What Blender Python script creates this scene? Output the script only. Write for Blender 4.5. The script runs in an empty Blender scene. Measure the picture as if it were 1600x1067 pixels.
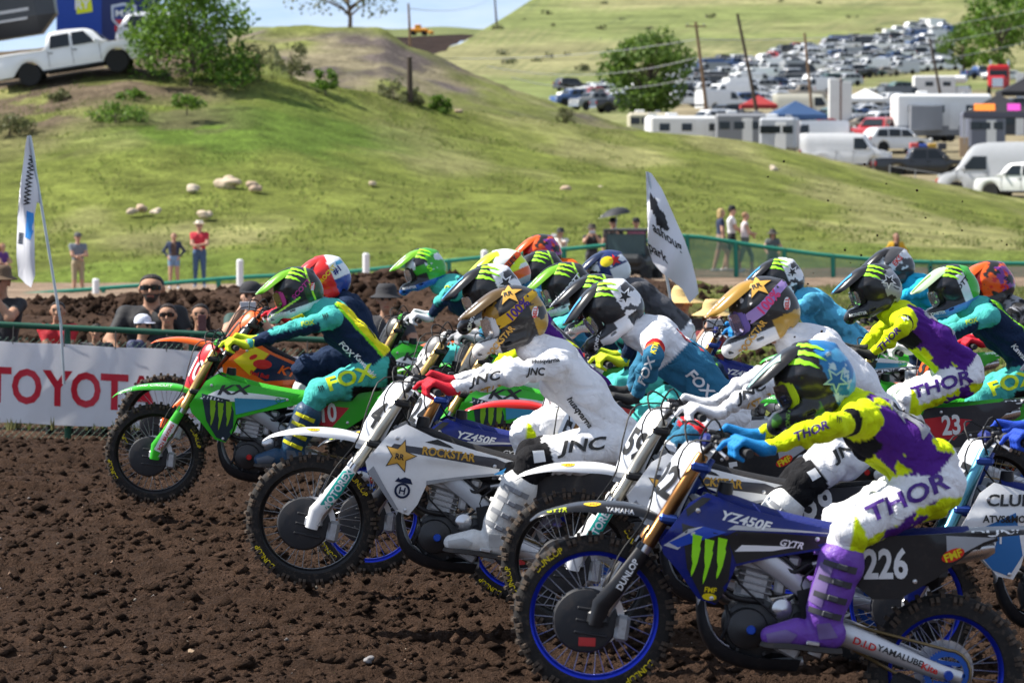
import bpy, bmesh, math, random
import numpy as np
from mathutils import Vector, Matrix
from mathutils.bvhtree import BVHTree
import openvdb

rnd = random.Random(7)
nrs = np.random.RandomState(11)
scene = bpy.context.scene
R = math.radians
PI = math.pi

# ---------------------------------------------------------------- camera
CAM = Vector((0, 0, 2.4))
FPX = 6000.0                                   # focal length in photo pixels (1600 wide) = 135 mm
PITCH = math.atan2(533.5 - 265.0, FPX)
cam_data = bpy.data.cameras.new('camera')
cam_data.lens = 135.0
cam_data.sensor_width = 36.0
cam_data.clip_start = 0.5
cam_data.clip_end = 6000
cam_data.dof.use_dof = True
cam_data.dof.focus_distance = 21.5
cam_data.dof.aperture_fstop = 6.3
cam = bpy.data.objects.new('camera', cam_data)
scene.collection.objects.link(cam)
cam.location = CAM
cam.rotation_euler = (PI / 2 - PITCH, 0, 0)
scene.camera = cam

# ---------------------------------------------------------------- world, sun, exposure
SUN_DIR = Vector((-0.66, 0.10, 0.74)).normalized()      # towards the sun
SUN_EL = math.asin(SUN_DIR.z)
SUN_AZ = math.atan2(SUN_DIR.x, SUN_DIR.y)
world = bpy.data.worlds.new('World')
scene.world = world
world.use_nodes = True
wn = world.node_tree
for n in list(wn.nodes):
 wn.nodes.remove(n)
w_out = wn.nodes.new('ShaderNodeOutputWorld')
w_bg = wn.nodes.new('ShaderNodeBackground')
w_sky = wn.nodes.new('ShaderNodeTexSky')
w_sky.sky_type = 'NISHITA'
w_sky.sun_disc = False
w_sky.sun_elevation = SUN_EL
w_sky.sun_rotation = SUN_AZ
w_sky.altitude = 1700
w_sky.air_density = 1.0
w_sky.dust_density = 0.1
w_sky.ozone_density = 1.0
w_bg.inputs['Strength'].default_value = 0.095
# thin fair-weather cloud over the whole sky
w_tc = wn.nodes.new('ShaderNodeTexCoord')
w_map = wn.nodes.new('ShaderNodeMapping')
w_map.inputs['Scale'].default_value = (3.0, 3.0, 16.0)
w_noise = wn.nodes.new('ShaderNodeTexNoise')
w_noise.inputs['Scale'].default_value = 3.2
w_noise.inputs['Detail'].default_value = 7
w_noise.inputs['Roughness'].default_value = 0.6
w_ramp = wn.nodes.new('ShaderNodeValToRGB')
w_ramp.color_ramp.elements[0].position = 0.30
w_ramp.color_ramp.elements[0].color = (0, 0, 0, 1)
w_ramp.color_ramp.elements[1].position = 0.72
w_ramp.color_ramp.elements[1].color = (0.75, 0.75, 0.75, 1)
w_mix = wn.nodes.new('ShaderNodeMixRGB')
w_mix.inputs['Color2'].default_value = (6.2, 6.6, 7.2, 1)
wn.links.new(w_tc.outputs['Generated'], w_map.inputs['Vector'])
wn.links.new(w_map.outputs['Vector'], w_noise.inputs['Vector'])
wn.links.new(w_noise.outputs['Fac'], w_ramp.inputs['Fac'])
wn.links.new(w_ramp.outputs['Color'], w_mix.inputs['Fac'])
w_add = wn.nodes.new('ShaderNodeVectorMath')            # the clear air above the horizon haze
w_add.operation = 'ADD'
w_add.inputs[1].default_value = (0, 0, 0.13)
w_nrm = wn.nodes.new('ShaderNodeVectorMath')
w_nrm.operation = 'NORMALIZE'
wn.links.new(w_tc.outputs['Generated'], w_add.inputs[0])
wn.links.new(w_add.outputs['Vector'], w_nrm.inputs[0])
wn.links.new(w_nrm.outputs['Vector'], w_sky.inputs['Vector'])
wn.links.new(w_sky.outputs['Color'], w_mix.inputs['Color1'])
wn.links.new(w_mix.outputs['Color'], w_bg.inputs['Color'])
wn.links.new(w_bg.outputs['Background'], w_out.inputs['Surface'])

sun_data = bpy.data.lights.new('sun', 'SUN')
sun_data.energy = 5.0
sun_data.angle = R(0.55)
sun_data.color = (1.0, 0.95, 0.87)
sun = bpy.data.objects.new('sun', sun_data)
scene.collection.objects.link(sun)
sun.location = (-40, 10, 60)
sun.rotation_euler = (-SUN_DIR).to_track_quat('-Z', 'Y').to_euler()

vs = scene.view_settings
vs.view_transform = 'Standard'
vs.look = 'None'
vs.exposure = 0.9
vs.gamma = 1.0
vs.use_curve_mapping = False
scene.render.engine = 'CYCLES'
scene.cycles.max_bounces = 6
scene.cycles.diffuse_bounces = 3
scene.cycles.glossy_bounces = 3
scene.cycles.transparent_max_bounces = 8
scene.cycles.use_denoising = True

# ---------------------------------------------------------------- placing
_up = Vector((0, math.sin(PITCH), math.cos(PITCH)))
_fw = Vector((0, math.cos(PITCH), -math.sin(PITCH)))

def at(px, py, d):
 """world point seen at photo pixel (px, py) standing d metres down-range"""
 v = _fw + Vector(((px - 800.0) / FPX, 0, 0)) - _up * ((py - 533.5) / FPX)
 return CAM + v * (d / v.y)

def ppm(d):
 return FPX / d

# ---------------------------------------------------------------- materials
_mats = {}

def srgb(h):
 if isinstance(h, str):
  h = h.lstrip('#')
  c = [int(h[i:i + 2], 16) / 255 for i in (0, 2, 4)]
  return tuple(x / 12.92 if x <= .04045 else ((x + .055) / 1.055) ** 2.4 for x in c)
 return tuple(h)

def mat(name, col, rough=0.5, metal=0.0, coat=0.0, vary=0.12, scale=8.0, bump=0.0, bscale=60.0, dirt=0.0, spec=None, trans=0.0):
 """procedural principled material: noise-varied colour, roughness break-up, dust, fine relief"""
 if name in _mats:
  return _mats[name]
 m = bpy.data.materials.new(name)
 m.use_nodes = True
 nt = m.node_tree
 b = nt.nodes['Principled BSDF']
 c = srgb(col)
 b.inputs['Roughness'].default_value = rough
 b.inputs['Metallic'].default_value = metal
 b.inputs['Specular IOR Level'].default_value = spec if spec is not None else (.5 if metal > .3 else .28)
 if coat:
  b.inputs['Coat Weight'].default_value = coat * .45
  b.inputs['Coat Roughness'].default_value = 0.12
 if trans:
  b.inputs['Transmission Weight'].default_value = trans
 tc = nt.nodes.new('ShaderNodeTexCoord')
 nz = nt.nodes.new('ShaderNodeTexNoise')
 nz.inputs['Scale'].default_value = scale
 nz.inputs['Detail'].default_value = 5
 nt.links.new(tc.outputs['Object'], nz.inputs['Vector'])
 mx = nt.nodes.new('ShaderNodeMixRGB')
 mx.inputs['Color1'].default_value = (*[x * (1 - vary) for x in c], 1)
 mx.inputs['Color2'].default_value = (*[min(1, x * (1 + vary)) for x in c], 1)
 nt.links.new(nz.outputs['Fac'], mx.inputs['Fac'])
 last = mx.outputs['Color']
 if dirt:
  n2 = nt.nodes.new('ShaderNodeTexNoise')
  n2.inputs['Scale'].default_value = scale * 2.3
  n2.inputs['Detail'].default_value = 8
  n2.inputs['Roughness'].default_value = 0.75
  nt.links.new(tc.outputs['Object'], n2.inputs['Vector'])
  rp = nt.nodes.new('ShaderNodeMapRange')
  rp.inputs['From Min'].default_value = 0.52
  rp.inputs['From Max'].default_value = 0.78
  rp.inputs['To Max'].default_value = dirt
  nt.links.new(n2.outputs['Fac'], rp.inputs['Value'])
  m2 = nt.nodes.new('ShaderNodeMixRGB')
  m2.inputs['Color2'].default_value = (0.16, 0.115, 0.085, 1)
  nt.links.new(rp.outputs['Result'], m2.inputs['Fac'])
  nt.links.new(last, m2.inputs['Color1'])
  last = m2.outputs['Color']
 nt.links.new(last, b.inputs['Base Color'])
 rr = nt.nodes.new('ShaderNodeMapRange')
 rr.inputs['To Min'].default_value = max(0.02, rough - 0.08)
 rr.inputs['To Max'].default_value = min(1, rough + 0.12)
 nt.links.new(nz.outputs['Fac'], rr.inputs['Value'])
 nt.links.new(rr.outputs['Result'], b.inputs['Roughness'])
 if bump:
  n3 = nt.nodes.new('ShaderNodeTexNoise')
  n3.inputs['Scale'].default_value = bscale
  n3.inputs['Detail'].default_value = 4
  nt.links.new(tc.outputs['Object'], n3.inputs['Vector'])
  bp = nt.nodes.new('ShaderNodeBump')
  bp.inputs['Strength'].default_value = bump
  bp.inputs['Distance'].default_value = 0.02
  nt.links.new(n3.outputs['Fac'], bp.inputs['Height'])
  nt.links.new(bp.outputs['Normal'], b.inputs['Normal'])
 _mats[name] = m
 return m

def attr_mat(name, rough=0.7, sheen=0.0, coat=0.0, bump=0.25, bscale=25.0, distort=0.0, dirt=0.0, spec=0.3, crease=False):
 """colour comes from the mesh's own 'Col' attribute (printed cloth, painted shells)"""
 if name in _mats:
  return _mats[name]
 m = bpy.data.materials.new(name)
 m.use_nodes = True
 nt = m.node_tree
 b = nt.nodes['Principled BSDF']
 b.inputs['Roughness'].default_value = rough
 b.inputs['Specular IOR Level'].default_value = spec
 if sheen:
  b.inputs['Sheen Weight'].default_value = sheen
 if coat:
  b.inputs['Coat Weight'].default_value = coat * .5
  b.inputs['Coat Roughness'].default_value = 0.08
 a = nt.nodes.new('ShaderNodeAttribute')
 a.attribute_name = 'Col'
 tc = nt.nodes.new('ShaderNodeTexCoord')
 nz = nt.nodes.new('ShaderNodeTexNoise')
 nz.inputs['Scale'].default_value = 14
 nz.inputs['Detail'].default_value = 6
 nt.links.new(tc.outputs['Object'], nz.inputs['Vector'])
 mr = nt.nodes.new('ShaderNodeMapRange')
 mr.inputs['To Min'].default_value = 0.84
 mr.inputs['To Max'].default_value = 1.12
 nt.links.new(nz.outputs['Fac'], mr.inputs['Value'])
 mu = nt.nodes.new('ShaderNodeMixRGB')
 mu.blend_type = 'MULTIPLY'
 mu.inputs['Fac'].default_value = 1
 nt.links.new(a.outputs['Color'], mu.inputs['Color1'])
 nt.links.new(mr.outputs['Result'], mu.inputs['Color2'])
 last = mu.outputs['Color']
 if dirt:
  n2 = nt.nodes.new('ShaderNodeTexNoise')
  n2.inputs['Scale'].default_value = 30
  n2.inputs['Detail'].default_value = 8
  n2.inputs['Roughness'].default_value = 0.8
  nt.links.new(tc.outputs['Object'], n2.inputs['Vector'])
  rp = nt.nodes.new('ShaderNodeMapRange')
  rp.inputs['From Min'].default_value = 0.55
  rp.inputs['From Max'].default_value = 0.75
  rp.inputs['To Max'].default_value = dirt
  nt.links.new(n2.outputs['Fac'], rp.inputs['Value'])
  m2 = nt.nodes.new('ShaderNodeMixRGB')
  m2.inputs['Color2'].default_value = (0.16, 0.115, 0.085, 1)
  nt.links.new(rp.outputs['Result'], m2.inputs['Fac'])
  nt.links.new(last, m2.inputs['Color1'])
  last = m2.outputs['Color']
 nt.links.new(last, b.inputs['Base Color'])
 if bump:
  n3 = nt.nodes.new('ShaderNodeTexNoise')
  n3.inputs['Scale'].default_value = bscale
  n3.inputs['Detail'].default_value = 5
  n3.inputs['Distortion'].default_value = distort
  nt.links.new(tc.outputs['Object'], n3.inputs['Vector'])
  bp = nt.nodes.new('ShaderNodeBump')
  bp.inputs['Strength'].default_value = bump
  bp.inputs['Distance'].default_value = 0.03
  if crease:
   sb_ = nt.nodes.new('ShaderNodeMath')
   sb_.operation = 'SUBTRACT'
   sb_.inputs[1].default_value = .5
   ab_ = nt.nodes.new('ShaderNodeMath')
   ab_.operation = 'ABSOLUTE'
   nt.links.new(n3.outputs['Fac'], sb_.inputs[0])
   nt.links.new(sb_.outputs[0], ab_.inputs[0])
   nt.links.new(ab_.outputs[0], bp.inputs['Height'])
  else:
   nt.links.new(n3.outputs['Fac'], bp.inputs['Height'])
  nt.links.new(bp.outputs['Normal'], b.inputs['Normal'])
 _mats[name] = m
 return m

def objcol_mat(name, rough=0.3, coat=0.6, metal=0.0):
 """paint whose colour is the object's own colour"""
 if name in _mats:
  return _mats[name]
 m = bpy.data.materials.new(name)
 m.use_nodes = True
 nt = m.node_tree
 b = nt.nodes['Principled BSDF']
 b.inputs['Roughness'].default_value = rough
 b.inputs['Metallic'].default_value = metal
 b.inputs['Coat Weight'].default_value = coat
 oi = nt.nodes.new('ShaderNodeObjectInfo')
 tc = nt.nodes.new('ShaderNodeTexCoord')
 nz = nt.nodes.new('ShaderNodeTexNoise')
 nz.inputs['Scale'].default_value = 2
 nz.inputs['Detail'].default_value = 5
 nt.links.new(tc.outputs['Object'], nz.inputs['Vector'])
 mr = nt.nodes.new('ShaderNodeMapRange')
 mr.inputs['To Min'].default_value = 0.88
 mr.inputs['To Max'].default_value = 1.06
 nt.links.new(nz.outputs['Fac'], mr.inputs['Value'])
 mu = nt.nodes.new('ShaderNodeMixRGB')
 mu.blend_type = 'MULTIPLY'
 mu.inputs['Fac'].default_value = 1
 nt.links.new(oi.outputs['Color'], mu.inputs['Color1'])
 nt.links.new(mr.outputs['Result'], mu.inputs['Color2'])
 nt.links.new(mu.outputs['Color'], b.inputs['Base Color'])
 _mats[name] = m
 return m

# ---------------------------------------------------------------- mesh helpers
def V3(a):
 return np.array(a, float)

def norm(v):
 return v / (np.linalg.norm(v) + 1e-12)

class MB:
 """collects pieces of ONE mesh"""
 def __init__(s):
  s.v, s.f, s.m = [], [], []

 def add(s, vf, m=0):
  o = len(s.v)
  s.v.extend([tuple(map(float, p)) for p in vf[0]])
  for f in vf[1]:
   s.f.append(tuple(int(i) + o for i in f))
   s.m.append(m)
  return s

 def mesh(s, name, smooth=35):
  me = bpy.data.meshes.new(name)
  me.from_pydata(s.v, [], s.f)
  if any(s.m):
   me.polygons.foreach_set('material_index', s.m)
  finish(me, smooth)
  return me

def finish(me, smooth=35):
 if smooth:
  me.polygons.foreach_set('use_smooth', [True] * len(me.polygons))
  me.update()
  if smooth < 179:
   me.set_sharp_from_angle(angle=R(smooth))
 me.update()

def link(o):
 scene.collection.objects.link(o)
 return o

def obj(name, me, m=None, parent=None, loc=None, rot=None):
 """ONE mesh object; materials sit on the object so mesh data can be shared"""
 o = bpy.data.objects.new(name, me)
 link(o)
 ms = m if isinstance(m, (list, tuple)) else [m]
 while len(me.materials) < len(ms):
  me.materials.append(None)
 for i, mm in enumerate(ms):
  if mm is not None:
   o.material_slots[i].link = 'OBJECT'
   o.material_slots[i].material = mm
 if parent is not None:
  o.parent = parent
 if loc is not None:
  o.location = loc
 if rot is not None:
  o.rotation_euler = rot
 return o

def tag(o, label=None, cat=None, group=None, kind=None):
 if label:
  o['label'] = label
 if cat:
  o['category'] = cat
 if group:
  o['group'] = group
 if kind:
  o['kind'] = kind
 return o

def empty(name, loc=(0, 0, 0), rot=(0, 0, 0)):
 o = bpy.data.objects.new(name, None)
 o.empty_display_size = 0.2
 link(o)
 o.location = loc
 o.rotation_euler = rot
 return o

def cr(pts, n):
 """Catmull-Rom resample of a polyline to n points"""
 P = np.array(pts, float)
 if len(P) == 2:
  t = np.linspace(0, 1, n)[:, None]
  return P[0] * (1 - t) + P[1] * t
 d = np.r_[0, np.cumsum(np.linalg.norm(np.diff(P, axis=0), axis=1))]
 d /= d[-1]
 E = np.vstack([2 * P[0] - P[1], P, 2 * P[-1] - P[-2]])
 out = []
 for t in np.linspace(0, 1, n):
  k = min(max(np.searchsorted(d, t, side='right') - 1, 0), len(P) - 2)
  u = (t - d[k]) / (d[k + 1] - d[k] + 1e-12)
  a, b, c, e = E[k], E[k + 1], E[k + 2], E[k + 3]
  out.append(.5 * (2 * b + (c - a) * u + (2 * a - 5 * b + 4 * c - e) * u * u + (3 * b - a - 3 * c + e) * u ** 3))
 return np.array(out)

def tube(pts, rad, n=10, caps=True, up=(0, 1, 0), sx=1.0, closed=False):
 """swept tube; rad scalar or list; sx widens along the 'up' side axis"""
 P = np.array(pts, float)
 k = len(P)
 rad = np.full(k, rad) if np.isscalar(rad) else np.array(rad, float)
 T = np.gradient(P, axis=0)
 if closed:
  T = (np.roll(P, -1, 0) - np.roll(P, 1, 0)) / 2
 V, F = [], []
 up = V3(up)
 ang = np.linspace(0, 2 * PI, n, endpoint=False)
 for i in range(k):
  t = norm(T[i])
  a = up - t * np.dot(up, t)
  if np.linalg.norm(a) < 1e-3:
   a = V3((1, 0, 0.1)) - t * np.dot((1, 0, 0.1), t)
  a = norm(a)
  b = np.cross(t, a)
  for q in ang:
   V.append(P[i] + rad[i] * (math.cos(q) * a * sx + math.sin(q) * b))
 kk = k if closed else k - 1
 for i in range(kk):
  for j in range(n):
   a0, a1 = i * n + j, i * n + (j + 1) % n
   i2 = (i + 1) % k
   F.append((a0, a1, i2 * n + (j + 1) % n, i2 * n + j))
 if caps and not closed:
  F.append(tuple(range(n - 1, -1, -1)))
  F.append(tuple(range((k - 1) * n, k * n)))
 return V, F

def lathe(prof, n=32, axis='y', c=(0, 0, 0), closed=False):
 """profile of (radius, along) turned about an axis"""
 V, F = [], []
 m = len(prof)
 for i in range(n):
  q = 2 * PI * i / n
  for r, h in prof:
   if axis == 'y':
    V.append((c[0] + r * math.cos(q), c[1] + h, c[2] + r * math.sin(q)))
   elif axis == 'z':
    V.append((c[0] + r * math.cos(q), c[1] + r * math.sin(q), c[2] + h))
   else:
    V.append((c[0] + h, c[1] + r * math.cos(q), c[2] + r * math.sin(q)))
 mm = m if closed else m - 1
 for i in range(n):
  for j in range(mm):
   a, b = i * m + j, i * m + (j + 1) % m
   c2, d = ((i + 1) % n) * m + (j + 1) % m, ((i + 1) % n) * m + j
   F.append((a, b, c2, d))
 if not closed:
  if prof[0][0] > 1e-6:
   F.append(tuple(i * m for i in range(n)))
  if prof[-1][0] > 1e-6:
   F.append(tuple(i * m + m - 1 for i in range(n - 1, -1, -1)))
 return V, F

def box(c, s, bev=0.0, rot=None):
 """bevelled box: centre, full sizes, rot = (axis, angle)"""
 hx, hy, hz = s[0] / 2, s[1] / 2, s[2] / 2
 b = min(bev, hx * .9, hy * .9, hz * .9)
 if b <= 0:
  V = [(x, y, z) for x in (-hx, hx) for y in (-hy, hy) for z in (-hz, hz)]
  F = [(0, 1, 3, 2), (4, 6, 7, 5), (0, 4, 5, 1), (2, 3, 7, 6), (0, 2, 6, 4), (1, 5, 7, 3)]
 else:
  V, idx = [], {}
  for sx in (-1, 1):
   for sy in (-1, 1):
    for sz in (-1, 1):
     for k in range(3):
      p = [sx * hx, sy * hy, sz * hz]
      for a in range(3):
       if a != k:
        p[a] -= (sx, sy, sz)[a] * b
      idx[sx, sy, sz, k] = len(V)
      V.append(tuple(p))
  F = []
  for k in range(3):
   a, c2 = [i for i in range(3) if i != k]
   for s0 in (-1, 1):
    q = []
    for sa, sc in ((-1, -1), (1, -1), (1, 1), (-1, 1)):
     t = [0, 0, 0]
     t[k], t[a], t[c2] = s0, sa, sc
     q.append(idx[t[0], t[1], t[2], k])
    if (s0 > 0) != (k == 1):
     F.append(tuple(q))
    else:
     F.append(tuple(q[::-1]))
  for k in range(3):
   a, c2 = [i for i in range(3) if i != k]
   for sa in (-1, 1):
    for sc in (-1, 1):
     q = []
     for s0, kk in ((-1, a), (1, a), (1, c2), (-1, c2)):
      t = [0, 0, 0]
      t[k], t[a], t[c2] = s0, sa, sc
      q.append(idx[t[0], t[1], t[2], kk])
     F.append(tuple(q))
  for sx in (-1, 1):
   for sy in (-1, 1):
    for sz in (-1, 1):
     F.append(tuple(idx[sx, sy, sz, k] for k in range(3)))
 if rot:
  M = Matrix.Rotation(rot[1], 3, rot[0])
  V = [tuple(M @ Vector(p)) for p in V]
 return [(p[0] + c[0], p[1] + c[1], p[2] + c[2]) for p in V], F

def panel(curves, nu=16, nv=8, thick=0.003):
 """curved plate lofted through curves (each resampled to nu), thickened along its normals"""
 C = [cr(c, nu) for c in curves]
 G = np.array([cr([C[k][i] for k in range(len(C))], nv) for i in range(nu)])
 du = np.gradient(G, axis=0)
 dv = np.gradient(G, axis=1)
 N = np.cross(du, dv)
 N /= (np.linalg.norm(N, axis=2, keepdims=True) + 1e-12)
 top = (G + N * thick / 2).reshape(-1, 3)
 bot = (G - N * thick / 2).reshape(-1, 3)
 V = list(map(tuple, top)) + list(map(tuple, bot))
 o = nu * nv
 F = []
 for i in range(nu - 1):
  for j in range(nv - 1):
   a, b, c, d = i * nv + j, (i + 1) * nv + j, (i + 1) * nv + j + 1, i * nv + j + 1
   F.append((a, b, c, d))
   F.append((o + d, o + c, o + b, o + a))
 for i in range(nu - 1):
  for j in (0, nv - 1):
   a, b = i * nv + j, (i + 1) * nv + j
   F.append((a, o + a, o + b, b) if j == 0 else (b, o + b, o + a, a))
 for j in range(nv - 1):
  for i in (0, nu - 1):
   a, b = i * nv + j, i * nv + j + 1
   F.append((b, o + b, o + a, a) if i == 0 else (a, o + a, o + b, b))
 return V, F

def refine(vf, maxedge):
 """triangulate and subdivide edges longer than maxedge"""
 bm = bmesh.new()
 vs_ = [bm.verts.new(p) for p in vf[0]]
 for f in vf[1]:
  try:
   bm.faces.new([vs_[i] for i in f])
  except ValueError:
   pass
 bmesh.ops.triangulate(bm, faces=bm.faces[:])
 for _ in range(7):
  L = [e for e in bm.edges if e.calc_length() > maxedge]
  if not L:
   break
  bmesh.ops.subdivide_edges(bm, edges=L, cuts=1)
  bmesh.ops.triangulate(bm, faces=[f for f in bm.faces if len(f.verts) > 3])
 bm.verts.index_update()
 V = [tuple(v.co) for v in bm.verts]
 F = [tuple(v.index for v in f.verts) for f in bm.faces]
 bm.free()
 return V, F

def poly_panel(poly, yfn, thick=0.004, maxedge=0.06, side=-1):
 """plate cut to an outline in the x-z plane, bowed by yfn(x, z), mirrored by side"""
 V, F = refine(([(p[0], 0, p[1]) for p in poly], [tuple(range(len(poly)))]), maxedge)
 A = [(x, side * yfn(x, z), z) for x, _, z in V]
 B = [(x, side * (yfn(x, z) - thick), z) for x, _, z in V]
 n = len(V)
 ec = {}
 for f in F:
  for i in range(3):
   a, b = f[i], f[(i + 1) % 3]
   ec.setdefault((min(a, b), max(a, b)), []).append((a, b))
 FF = list(F) + [tuple(i + n for i in f[::-1]) for f in F]
 for k, l in ec.items():
  if len(l) == 1:
   a, b = l[0]
   FF.append((b, a, a + n, b + n))
 return A + B, FF

def fix_normals(me):
 bm = bmesh.new()
 bm.from_mesh(me)
 bmesh.ops.recalc_face_normals(bm, faces=bm.faces[:])
 bm.to_mesh(me)
 bm.free()
 return me

_cache = {}

def cached(key, fn):
 if key not in _cache:
  _cache[key] = fn()
 return _cache[key]

# ---------------------------------------------------------------- smooth solids from distance fields
class SDF:
 """smooth union of tapered capsules / ellipsoids sampled on a grid"""
 def __init__(s, lo, hi, vox, k=0.03):
  s.vox, s.k = vox, k
  s.lo = V3(lo)
  s.n = np.ceil((V3(hi) - s.lo) / vox).astype(int) + 1
  s.D = np.full(s.n, 1.0, np.float32)
  s.prims = []

 def _block(s, lo, hi):
  a = np.clip(np.floor((lo - s.lo) / s.vox).astype(int), 0, s.n)
  b = np.clip(np.ceil((hi - s.lo) / s.vox).astype(int) + 1, 0, s.n)
  if np.any(b <= a):
   return None
  ax = [s.lo[i] + s.vox * np.arange(a[i], b[i]) for i in range(3)]
  P = np.stack(np.meshgrid(*ax, indexing='ij'), -1).astype(np.float32)
  return tuple(slice(a[i], b[i]) for i in range(3)), P

 def _join(s, sl, d, k):
  o = s.D[sl]
  if k <= 0:
   s.D[sl] = np.minimum(o, d)
  else:
   h = np.clip(.5 + .5 * (o - d) / k, 0, 1)
   s.D[sl] = o * (1 - h) + d * h - k * h * (1 - h)

 def cone(s, a, ra, b, rb, name='', k=None):
  a, b = V3(a), V3(b)
  k = s.k if k is None else k
  m = max(ra, rb) + 2.2 * k + 3 * s.vox
  r = s._block(np.minimum(a, b) - m, np.maximum(a, b) + m)
  s.prims.append((name, a, ra, b, rb))
  if r is None:
   return
  sl, P = r
  s._join(sl, cone_d(P, a, ra, b, rb), k)

 def ell(s, c, rad, name='', k=None, M=None, cut=False):
  c, rad = V3(c), V3(rad)
  k = s.k if k is None else k
  m = rad.max() + 2.2 * k + 3 * s.vox
  r = s._block(c - m, c + m)
  if r is None:
   return
  sl, P = r
  q = P - c
  if M is not None:
   q = q @ np.array(M, float)
  k0 = np.linalg.norm(q / rad, axis=-1)
  k1 = np.linalg.norm(q / rad ** 2, axis=-1) + 1e-9
  d = k0 * (k0 - 1) / k1
  if cut:
   s.D[sl] = np.maximum(s.D[sl], -d)
  else:
   s._join(sl, d, k)

 def cutbox(s, lo, hi, r=0.01):
  lo, hi = V3(lo), V3(hi)
  q = s._block(lo - .05, hi + .05)
  if q is None:
   return
  sl, P = q
  c, h = (lo + hi) / 2, (hi - lo) / 2 - r
  e = np.abs(P - c) - h
  d = np.linalg.norm(np.maximum(e, 0), axis=-1) + np.minimum(e.max(-1), 0) - r
  s.D[sl] = np.maximum(s.D[sl], -d)

 def quads(s):
  g = openvdb.FloatGrid(1.0)
  g.copyFromArray(np.ascontiguousarray(s.D.astype(np.float64)))
  p, q = g.convertToQuads(0.0)
  p = np.array(p, float) * s.vox + s.lo
  return p, np.array(q, int)

 def classify(s, P):
  """nearest named capsule and the position along it"""
  D = []
  T = []
  for name, a, ra, b, rb in s.prims:
   ba = b - a
   t = np.clip(((P - a) @ ba) / (ba @ ba + 1e-9), 0, 1)
   D.append(np.linalg.norm(P - a - t[:, None] * ba, axis=1) - (ra + (rb - ra) * t))
   T.append(t)
  i = np.argmin(np.array(D), 0)
  return i, np.array(T)[i, np.arange(len(P))], [p[0] for p in s.prims]

def cone_d(P, a, ra, b, rb):
 ba = (b - a).astype(np.float32)
 pa = P - a.astype(np.float32)
 t = np.clip((pa @ ba) / (float(ba @ ba) + 1e-9), 0, 1)
 return np.linalg.norm(pa - t[..., None] * ba, axis=-1) - (ra + (rb - ra) * t)

def np_mesh(name, V, F, col=None, smooth=180):
 """mesh from numpy arrays (quads or tris), optional per-vertex colour"""
 me = bpy.data.meshes.new(name)
 nv, nf, k = len(V), len(F), F.shape[1]
 me.vertices.add(nv)
 me.vertices.foreach_set('co', np.ascontiguousarray(V, np.float32).ravel())
 me.loops.add(nf * k)
 me.loops.foreach_set('vertex_index', np.ascontiguousarray(F, np.int32).ravel())
 me.polygons.add(nf)
 me.polygons.foreach_set('loop_start', np.arange(0, nf * k, k, dtype=np.int32))
 me.polygons.foreach_set('loop_total', np.full(nf, k, np.int32))
 if smooth:
  me.polygons.foreach_set('use_smooth', np.ones(nf, bool))
 me.update(calc_edges=True)
 me.validate()
 if col is not None:
  at_ = me.color_attributes.new('Col', 'FLOAT_COLOR', 'POINT')
  c4 = np.ones((nv, 4), np.float32)
  c4[:, :3] = col
  at_.data.foreach_set('color', c4.ravel())
 return me

def vnoise(P, scale, seed=0):
 """smooth value noise in [0,1] for an (n,2|3) array"""
 P = np.asarray(P, float) * scale
 if P.shape[1] == 2:
  P = np.c_[P, np.zeros(len(P))]
 i = np.floor(P).astype(np.int64)
 f = P - i
 u = f * f * (3 - 2 * f)

 def h(a):
  n = (a[:, 0] * 374761393 + a[:, 1] * 668265263 + a[:, 2] * 2147483647 + seed * 1013904223) & 0xffffffff
  n = ((n ^ (n >> 13)) * 1274126177) & 0xffffffff
  return ((n ^ (n >> 16)) & 0xffff) / 65535.0
 r = 0
 for dx in (0, 1):
  for dy in (0, 1):
   for dz in (0, 1):
    w = (u[:, 0] if dx else 1 - u[:, 0]) * (u[:, 1] if dy else 1 - u[:, 1]) * (u[:, 2] if dz else 1 - u[:, 2])
    r = r + w * h(i + np.array((dx, dy, dz)))
 return r

def fbm(P, scale, octs=4, seed=0, gain=0.5):
 r, a, t = 0, 1, 0
 for o in range(octs):
  r = r + a * vnoise(P, scale * 2 ** o, seed + o)
  t += a
  a *= gain
 return r / t

# ---------------------------------------------------------------- lettering and printed marks
_txt = {}

def text_vf(s, bold=0.03):
 if (s, bold) in _txt:
  return _txt[s, bold]
 cu = bpy.data.curves.new('lettering', 'FONT')
 cu.body = s
 cu.offset = bold
 cu.resolution_u = 3
 cu.align_x = 'CENTER'
 cu.align_y = 'CENTER'
 o = bpy.data.objects.new('lettering', cu)
 me = bpy.data.meshes.new_from_object(o)
 V = np.array([v.co[:2] for v in me.vertices])
 F = [tuple(p.vertices) for p in me.polygons]
 bpy.data.objects.remove(o)
 bpy.data.meshes.remove(me)
 bpy.data.curves.remove(cu)
 c = (V.max(0) + V.min(0)) / 2
 V = (V - c) / (V[:, 1].max() - V[:, 1].min())         # letter height 1
 _txt[s, bold] = (V, F)
 return V, F

def bvh_of(me):
 return BVHTree.FromPolygons([v.co[:] for v in me.vertices], [p.vertices[:] for p in me.polygons])

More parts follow.
